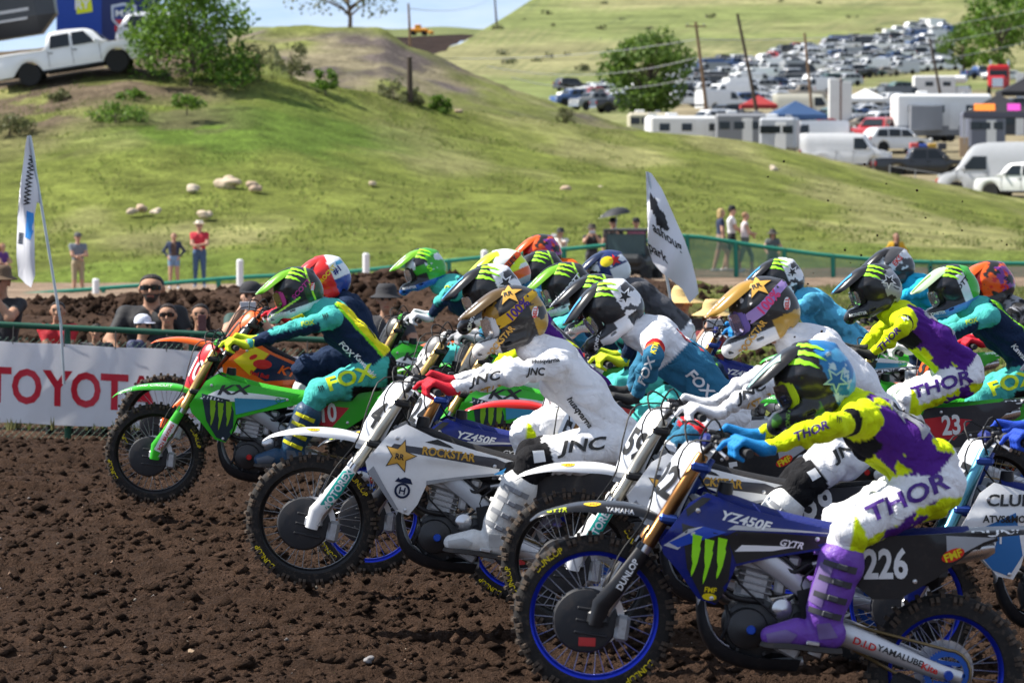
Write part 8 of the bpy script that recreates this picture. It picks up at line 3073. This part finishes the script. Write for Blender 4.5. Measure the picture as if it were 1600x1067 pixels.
def hand(F, w, d, side, r=1.0, curl=.5):
 """palm, four unequal bent fingers and a thumb"""
 d = norm(V3(d))
 s = norm(np.cross(d, V3(side)))
 dn = np.cross(s, d)
 w = V3(w)
 F.cone(w, .030 * r, w + d * .06, .036 * r, 'hand', k=.012)
 for k, (o_, L) in enumerate(((-.030, .060), (-.010, .072), (.010, .068), (.028, .052))):
  a = w + d * .075 + s * o_ * r
  m = a + norm(d * (1 - curl * .4) + dn * curl) * L * .5
  e = m + norm(d * (1 - curl) + dn * curl * 1.3) * L * .5
  F.cone(a, .0115 * r, m, .0105 * r, 'hand', k=.005)
  F.cone(m, .0105 * r, e, .009 * r, 'hand', k=.005)
 a = w + d * .03 - s * .032
 F.cone(a, .013 * r, a + norm(d * .7 - s * .6 + dn * .4) * .055, .010 * r, 'hand', k=.006)

def spectator(loc, yaw, label, shirt, pants, shoes=(.7, .7, .7), skin='light', h=1.75, sleeve=.55, leg=1.0, arms='hang', hair=(.03, .02, .015), hairlen=0, hat=None, glasses=None, phone=None, vox=.02, lean=0.0, stance='stand', beard=False, group=None, female=False, jacket=None, bulk=1.0):
 root = empty('person', loc, (0, 0, yaw))
 tag(root, label, 'person', group)
 sc = h / 1.75
 F = SDF((-.75, -.75, -.03), (.75, .75, 1.95), vox, max(.03, vox * 1.4))
 sk = np.array(SK[skin])
 W = .165 if female else .19
 ln = V3((0, -lean, 0))
 hipw = .09
 step = .0
 for q in (-1, 1):
  hp = V3((q * hipw, 0, .92))
  if stance == 'walk':
   ft = V3((q * .09, -.22 * q, .08))
   kn = V3((q * .09, -.16 * q - .05, .50))
  else:
   ft = V3((q * .12, .0 + .02 * q, .08))
   kn = V3((q * .105, -.02, .50))
  F.cone(hp, .098, kn, .066, 'thigh%d' % q)
  F.cone(kn, .062, ft, .045, 'shin%d' % q)
  F.cone(ft + (0, .04, -.03), .045, ft + (q * .02, -.15, -.04), .038, 'shoe', k=.015)
  F.cone((q * .06, 0, .95), .115 if female else .11, (q * .05, 0, 1.06), .105, 'pelvis')
  F.cone(V3((q * .05, 0, 1.08)), .10, V3((q * .085, .01, 1.34)) + ln, .105 if female else .12, 'torso')
  S = V3((q * W, .01, 1.42)) + ln
  F.cone(V3((q * .06, .01, 1.40)) + ln, .085, S, .062, 'shoulder')
  if arms == 'hang':
   wr, pole = S + (q * .06, -.04, -.54), (q, .5, 0)
  elif arms == 'hips':
   wr, pole = V3((q * .17, -.04, 1.0)), (q * 1, .5, 0)
  elif arms == 'fold':
   wr, pole = V3((-q * .02, -.24, 1.10 + .04 * q)), (q, .2, -.3)
  elif arms == 'rail':
   wr, pole = V3((q * .20, -.34, 1.06)) + ln * .5, (q, .5, -.4)
  elif arms == 'phone':
   wr, pole = V3((q * .075, -.30, 1.52)) + ln, (q * .6, 0, -1)
  elif arms == 'one_phone':
   wr, pole = (V3((.06, -.30, 1.50)) + ln, (.6, 0, -1)) if q > 0 else (V3((-.16, -.30, 1.10)), (-1, .3, -.4))
  elif arms == 'crossrail':
   wr, pole = V3((-q * .10, -.34, 1.10 + .03 * q)), (q, .2, -.2)
  elif arms == 'umbrella':
   wr, pole = (V3((.12, -.2, 1.38)), (.6, 0, -1)) if q > 0 else (S + (-.06, -.04, -.54), (-1, .5, 0))
  el = ik(S, wr, .29, .26, pole)
  F.cone(S, .062 if not female else .052, el, .046, 'uarm%d' % q)
  F.cone(el, .043, wr, .030, 'farm%d' % q)
  hand(F, wr, wr - el, (q, 0, 0) if arms in ('phone', 'one_phone') else (0, 0, -1) if arms in ('rail', 'crossrail') else (q, 0, 0), curl=.6)
  if arms == 'hang':
   pass
 hd = V3((0, -.02, 1.625)) + ln * 1.2
 F.cone(V3((0, .01, 1.42)) + ln, .062, hd + (0, .01, -.06), .055, 'neck', k=.02)
 F.cone(hd + (0, .018, .035), .088, hd + (0, -.012, .03), .082, 'head', k=.02)
 F.cone(hd + (0, -.03, -.03), .062, hd + (0, -.045, -.07), .040, 'head', k=.03)
 F.cone(hd + (0, -.092, .012), .010, hd + (0, -.112, -.018), .014, 'nose', k=.012)
 F.cone(hd + (-.02, -.085, -.058), .010, hd + (.02, -.085, -.058), .010, 'lip', k=.01)
 for q in (-1, 1):
  F.cone(hd + (q * .085, .02, .01), .018, hd + (q * .083, .025, -.025), .012, 'ear', k=.012)
 P, Q = F.quads()
 i, t, names = F.classify(P)
 nm = np.array(names)[i]
 col = np.tile(sk, (len(P), 1))
 sw = np.char.startswith
 shirt, pants = np.array(shirt), np.array(pants)
 top = sw(nm, 'torso') | sw(nm, 'shoulder')
 col[top] = shirt
 col[sw(nm, 'uarm') & (t < sleeve)] = shirt
 if sleeve > 1:
  col[sw(nm, 'uarm') | (sw(nm, 'farm') & (t < sleeve - 1))] = shirt
 if jacket is not None:
  col[(top & (np.abs(P[:, 0]) > .07)) | (top & (P[:, 1] > 0)) | sw(nm, 'uarm') | (sw(nm, 'farm') & (t < .9))] = jacket
 col[sw(nm, 'pelvis') & (P[:, 2] < 1.04)] = pants
 col[sw(nm, 'pelvis') & (P[:, 2] >= 1.04)] = shirt
 zc = .92 - .86 * leg
 col[(sw(nm, 'thigh') | sw(nm, 'shin')) & (P[:, 2] > zc)] = pants
 col[sw(nm, 'shoe')] = shoes
 hl = P - hd
 face = sw(nm, 'head') | sw(nm, 'nose') | sw(nm, 'lip')
 for q in (-1, 1):
  eye = face & (np.abs(hl[:, 0] - q * .033) < .014) & (np.abs(hl[:, 2] - .018) < .008) & (hl[:, 1] < -.05)
  col[eye] = (.03, .025, .02)
  brow = face & (np.abs(hl[:, 0] - q * .034) < .022) & (np.abs(hl[:, 2] - .042) < .006) & (hl[:, 1] < -.05)
  col[brow] = np.array(hair) * 1.2
 col[face & (np.abs(hl[:, 0]) < .026) & (np.abs(hl[:, 2] + .058) < .009) & (hl[:, 1] < -.06)] = sk * np.array((.75, .45, .45))
 if beard:
  bd = face & (hl[:, 2] < -.035) & (hl[:, 1] < .0) & ~((np.abs(hl[:, 0]) < .026) & (np.abs(hl[:, 2] + .058) < .010))
  col[bd] = np.array(hair) * 1.5 + .01
 P2 = P.copy()
 body = obj('body', np_mesh('body', P2, Q, col), attr_mat('skin_and_clothes', .7, bump=.25, bscale=18, distort=.5, spec=.3), root)
 root.scale = (sc * bulk, sc * bulk, sc)
 # hair
 if hair is not None:
  Hs = SDF(hd - (.2, .2, .45), hd + (.2, .2, .2), max(.012, vox * .8), .02)
  Hs.cone(hd + (0, .030, .043), .091, hd + (0, .0, .046), .085)
  if hairlen > 0:
   for q in (-1, 1):
    Hs.cone(hd + (q * .06, .04, .0), .045, hd + (q * .07, .05, -hairlen), .035)
   Hs.cone(hd + (0, .06, .0), .07, hd + (0, .07, -hairlen), .06)
  Hs.cutbox(hd + (-.10, -.25, -.5), hd + (.10, -.03, .092), .03)
  Hs.cutbox(hd + (-.3, -.25, -.5), hd + (.3, .005, .0), .02)
  V_, F_ = Hs.quads()
  if len(F_):
   obj('hair', np_mesh('hair', V_, F_), mat('hair_%d' % (int(sum(hair) * 1e4)), hair, .6, bump=.8, bscale=60, vary=.3), root)
 if hat:
  kind, hc = hat
  hm = mat('hat_%s_%d' % (kind, int(sum(hc) * 1e4)), hc, .8, bump=.3, bscale=60)
  c = tuple(hd + (0, .01, .055))
  if kind == 'cap':
   o = obj('cap', fix_normals(mesh_of(lathe([(.105, 0), (.105, .03), (.09, .075), (.05, .105), (0, .112)], 20, 'z', c), 'cap', 60)), hm, root)
   cs = [[(x, c[1] - .08 - dy * math.cos(x * 12), c[2] + .012 - dy * .12) for x in (-.085, -.05, 0, .05, .085)] for dy in (0, .05, .085)]
   obj('peak', fix_normals(mesh_of(panel(cs, 9, 6, .006), 'peak')), hm, o)
  elif kind == 'cowboy':
   V_, F_ = lathe([(.18, .03), (.185, .035), (.11, .0), (.105, .02), (.10, .08), (.085, .12), (.05, .115), (0, .105)], 28, 'z', c)
   V_ = [(x, y, z + .35 * max(0, abs(x) - .10)) for x, y, z in V_]
   obj('cowboy_hat', fix_normals(mesh_of((V_, F_), 'cowboy_hat', 60)), hm, root)
  else:
   br = .21 if kind == 'straw' else .16
   dz = -.05 if kind == 'straw' else -.025
   obj('brimmed_hat', fix_normals(mesh_of(lathe([(br, dz), (br + .004, dz + .006), (.12, .005), (.105, .02), (.10, .07), (.075, .11), (0, .115)], 28, 'z', c), 'brimmed_hat', 60)), hm, root)
 if glasses:
  gm = mat('glasses_%d' % int(sum(glasses) * 1e4), glasses, .08, .4)
  cs = [[(x, hd[1] - .100 + 5.0 * x * x, hd[2] + .018 + dz) for x in (-.075, -.05, -.02, 0, .02, .05, .075)] for dz in (-.022, -.005, .018)]
  obj('sunglasses', fix_normals(mesh_of(panel(cs, 15, 5, .006), 'sunglasses')), gm, root)
 if phone:
  o = obj('phone', fix_normals(mesh_of(box((0, 0, 0), (.15, .012, .075) if phone == 'wide' else (.078, .012, .155), .004), 'phone')), mat('phone_' + phone, (.5, .5, .52) if phone == 'wide' else (.12, .05, .05), .25), None)
  ph = V3((.0 if arms == 'phone' else .05, -.40, 1.57)) + ln
  ca, sa = math.cos(yaw), math.sin(yaw)
  o.location = (loc[0] + sc * (ph[0] * ca - ph[1] * sa), loc[1] + sc * (ph[0] * sa + ph[1] * ca), loc[2] + sc * ph[2])
  o.rotation_euler = (0, 0, yaw)
  tag(o, 'phone held up by ' + ' '.join(label.split()[:10]), 'phone')
 return root

def build_roost():
 """specks of soil thrown up over the pack"""
 rs = np.random.RandomState(31)
 n = 60
 tet = np.array([(1, 1, 1), (-1, -1, 1), (-1, 1, -1), (1, -1, -1)], float)
 V, Fc = [], []
 for i in range(n):
  p = V3(at(rs.uniform(1150, 1600), rs.uniform(230, 660), rs.uniform(17, 30)))
  V.append(p + tet * rs.uniform(.002, .006) * (.6 + .8 * rs.rand(4, 3)))
  Fc += [(4 * i, 4 * i + 1, 4 * i + 2), (4 * i, 4 * i + 2, 4 * i + 3), (4 * i, 4 * i + 3, 4 * i + 1), (4 * i + 1, 4 * i + 3, 4 * i + 2)]
 o = obj('thrown_soil', np_mesh('thrown_soil', np.concatenate(V), np.array(Fc), np.tile(SOIL * .6, (4 * n, 1)), smooth=0), terrain_mat('tilled_soil'))
 tag(o, 'dark specks of soil flying above the riders at right', 'soil', kind='stuff')

def build_people():
 BK = (.02, .02, .022)
 # leaning on the near fence (heads placed by eye level)
 def near(px, head_y, d, **k):
  h = k.get('h', 1.75)
  p = at(px, head_y, d)
  z = p.z - 1.625 * h / 1.75 - k.pop('dz', 0)
  k.setdefault('vox', .0135)
  k.setdefault('bulk', 1.0)
  return spectator((p.x, p.y, z), k.pop('yaw', 0), **k)
 near(237, 452, 37.0, label='big bearded man in black shirt and sunglasses behind the banner', shirt=BK, pants=(.05, .06, .09), skin='tan', h=1.95, bulk=1.2, arms='rail', beard=True, glasses=(.015, .015, .016), hair=(.02, .015, .012), sleeve=.7)
 near(262, 494, 36.55, label='dark-haired woman in sunglasses in front of the big man', shirt=(.025, .025, .028), pants=(.05, .06, .09), skin='tan', h=1.62, arms='rail', glasses=(.02, .015, .014), hair=(.02, .012, .01), female=True, sleeve=.3)
 near(222, 512, 36.5, label='child in white cap in front of the big man', shirt=(.05, .06, .12), pants=BK, skin='tan', h=1.40, arms='rail', hat=('cap', (.62, .65, .75)), hair=(.02, .012, .01), yaw=R(60))
 near(313, 494, 36.8, label='long-haired woman holding up a phone right of the couple', shirt=(.03, .03, .034), pants=BK, skin='tan', h=1.62, arms='one_phone', phone='tall', hair=(.012, .008, .007), hairlen=.22, female=True)
 near(392, 466, 37.2, label='man in cap filming behind the orange bike handlebar', shirt=(.03, .07, .06), pants=BK, h=1.80, arms='phone', phone='wide', hat=('cap', (.03, .03, .035)), skin='light')
 near(92, 487, 36.6, label='dark-haired child in red resting arms on the rail', shirt=(.42, .015, .025), pants=BK, skin='tan', h=1.38, arms='crossrail', hair=(.014, .009, .008), lean=.10, sleeve=.6)
 near(2, 442, 36.9, label='man in brimmed hat with camera cut off at the left edge', shirt=(.025, .025, .028), pants=BK, skin='tan', h=1.78, arms='phone', phone='wide', hat=('brim', (.12, .08, .05)), yaw=R(-20))
 near(150, 520, 36.6, label='small child peeking over the rail right of the red-shirted child', shirt=(.05, .05, .06), pants=BK, skin='tan', h=1.15, arms='rail', hair=(.03, .02, .015))
 near(604, 470, 37.0, label='person in dark hat behind the leading rider', shirt=(.04, .04, .045), pants=BK, skin='tan', h=1.75, arms='rail', hat=('brim', (.03, .03, .034)))
 near(1066, 474, 35.2, label='spectator in straw hat with orange mirrored sunglasses', shirt=(.06, .05, .05), pants=BK, h=1.72, arms='rail', hat=('straw', (.55, .40, .17)), glasses=(.70, .16, .02), skin='tan')
 near(1114, 494, 34.8, label='spectator in straw hat holding a pale phone to the face', shirt=(.25, .05, .06), pants=BK, h=1.62, arms='phone', phone='wide', hat=('straw', (.55, .40, .17)), hair=(.10, .05, .025), hairlen=.25, female=True, skin='light')
 near(1357, 528, 35.0, label='woman with sunglasses glimpsed under the arm of rider 23', shirt=(.5, .35, .36), pants=BK, h=1.45, arms='hang', glasses=(.05, .02, .02), hair=(.12, .06, .03), hairlen=.2, female=True)

 # standing along the far road
 def far(px, foot, d, top, **k):
  p = at(px, foot, d)
  h = (foot - top) / ppm(d) / 1.02
  k.setdefault('vox', .026)
  return spectator(tuple(p), k.pop('yaw', 0), h=h, **k)
 NV, DN = (.03, .045, .09), (.06, .11, .20)
 far(122, 465, 99, 363, label='man in grey shirt and khaki shorts standing on the road', shirt=(.16, .18, .21), pants=(.34, .27, .17), leg=.5, arms='fold', hat=('cap', (.10, .10, .10)), yaw=R(20))
 far(272, 452, 100, 362, label='woman in navy jacket and denim shorts with hands on hips', shirt=(.10, .06, .045), jacket=NV, pants=(.20, .30, .45), leg=.22, arms='hips', hair=(.20, .12, .06), female=True)
 far(312, 450, 100, 345, label='man in red shirt, jeans and white cowboy hat', shirt=(.50, .03, .05), pants=DN, arms='fold', hat=('cowboy', (.66, .60, .50)), leg=1.0)
 far(4, 470, 99, 378, label='person in purple shirt at the left edge of the road', shirt=(.10, .03, .18), pants=BK, arms='fold', hair=(.25, .12, .05), hairlen=.15, female=True, yaw=R(50))
 far(876, 452, 97.5, 356, label='person in white shirt and dark hat taking a picture by the fence', shirt=(.62, .60, .56), pants=BK, arms='phone', phone='wide', hat=('brim', (.03, .03, .03)), yaw=R(-30))
 far(925, 452, 98.5, 350, label='person in black with brimmed hat right of the white-shirted one', shirt=BK, pants=(.05, .05, .06), arms='phone', phone='wide', hat=('brim', (.06, .05, .04)))
 u = far(958, 450, 99.5, 340, label='person in black cap standing under the black umbrella', shirt=(.04, .03, .03), pants=BK, arms='umbrella', hat=('cap', BK))
 far(994, 445, 99.5, 340, label='person in dusky pink shirt right of the umbrella', shirt=(.30, .10, .14), pants=BK, arms='fold', hat=('cap', BK))
 far(1126, 424, 103, 324, label='blond walker in navy shirt, leftmost of the three walkers', shirt=(.02, .03, .07), pants=(.25, .18, .13), leg=.35, arms='hang', hair=(.45, .32, .14), hairlen=.12, female=True, stance='walk', yaw=R(100), shoes=(.75, .75, .75))
 far(1143, 424, 103.5, 321, label='middle walker in white shirt and black cap', shirt=(.68, .68, .68), pants=BK, leg=.4, arms='fold', hat=('cap', BK), stance='walk', yaw=R(90), shoes=(.75, .75, .75))
 far(1164, 426, 103, 330, label='walker in pale vest, rightmost of the three walkers', shirt=(.62, .55, .55), pants=(.10, .11, .09), leg=.7, arms='fold', hair=(.30, .17, .09), sleeve=.05, female=True, stance='walk', yaw=R(95), shoes=(.75, .75, .75))
 far(1207, 445, 98.2, 358, label='woman in wide dark hat leaning on the green fence', shirt=(.10, .11, .11), pants=(.05, .06, .06), arms='rail', hat=('straw', (.05, .045, .04)), hair=(.05, .03, .02), hairlen=.2, female=True)
 far(1400, 455, 104, 362, label='woman in yellow jacket behind the fence at right', shirt=(.05, .03, .02), jacket=(.60, .34, .02), pants=BK, arms='hips', hair=(.10, .05, .03), hairlen=.28, female=True)
 # umbrella
 b = V3(at(961, 385, 99.2))
 r = empty('umbrella', tuple(b))
 tag(r, 'open black umbrella held above the far fence', 'umbrella')
 tp = V3(at(964, 324, 99.2)) - b
 obj('shaft', mesh_of(tube([(0, 0, -.1), tp], .012, 6, up=(0, 1, 0)), 'shaft'), mat('umbrella_steel', (.3, .3, .3), .3, .8), r)
 V_, F_ = lathe([(0, 0), (.12, -.012), (.24, -.055), (.34, -.13), (.40, -.21)], 16, 'z')
 V_ = [(x + tp[0] + (.25 * z), y + tp[1], z + tp[2] + .18 * x) for x, y, z in V_]
 obj('canopy', mesh_of((V_, F_[:-1]), 'canopy', 30), mat('umbrella_black', (.025, .027, .03), .6), r)
 for k in range(8):
  q = 2 * PI * k / 8
  P_ = [(rr * math.cos(q), rr * math.sin(q), z - .006) for rr, z in ((0, 0), (.12, -.012), (.24, -.055), (.34, -.13), (.40, -.21))]
  obj('rib', mesh_of(tube([(x + tp[0] + .25 * z, y + tp[1], z + tp[2] + .18 * x) for x, y, z in P_], .004, 4, up=(0, 0, 1)), 'rib', 0), mat('umbrella_steel', (.3, .3, .3), .3, .8), r)
 # dark side-by-side cart with windscreen
 r = empty('utility_cart', at(985, 448, 96), (0, 0, R(75)))
 tag(r, 'dark utility cart with windscreen parked by the far fence', 'utility cart')
 dk = mat('cart_dark', (.025, .028, .03), .45)
 wallbox(r, 'body', (0, 0, .55), (1.7, 1.15, .45), dk, .12)
 wallbox(r, 'bonnet', (-.7, 0, .68), (.55, 1.0, .3), dk, .1)
 wallbox(r, 'windscreen', (-.45, 0, 1.05), (.03, 1.02, .55), mat('cart_glass', (.05, .09, .095), .08, 0, coat=.6), .01)
 wallbox(r, 'seat', (.15, 0, .85), (.4, .95, .35), dk, .08)
 wallbox(r, 'roof', (-.05, 0, 1.42), (1.1, 1.12, .06), dk, .02)
 for sx in (-.5, .45):
  for s in (-1, 1):
   obj('pillar', mesh_of(tube([(sx, s * .52, .7), (sx * .9, s * .5, 1.4)], .025, 6, up=(1, 0, 0)), 'pillar'), dk, r)
 for sx in (-.62, .6):
  for s in (-1, 1):
   obj('wheel', fix_normals(mesh_of(lathe([(0, -.11), (.17, -.11), (.28, -.09), (.28, .09), (.17, .11), (0, .11)], 18, 'y', (sx, s * .55, .28)), 'wheel')), mat('car_tyre', (.02, .02, .02), .8), r)
# ================================================================ build everything, large to small
build_ground()
build_dirt()
build_hill()
build_far()
build_plants()
build_rocks()
build_lot()
build_camp()
build_poles()
build_far_fence()
build_near_fence()
build_flags()
place_pack()
build_people()
build_roost()
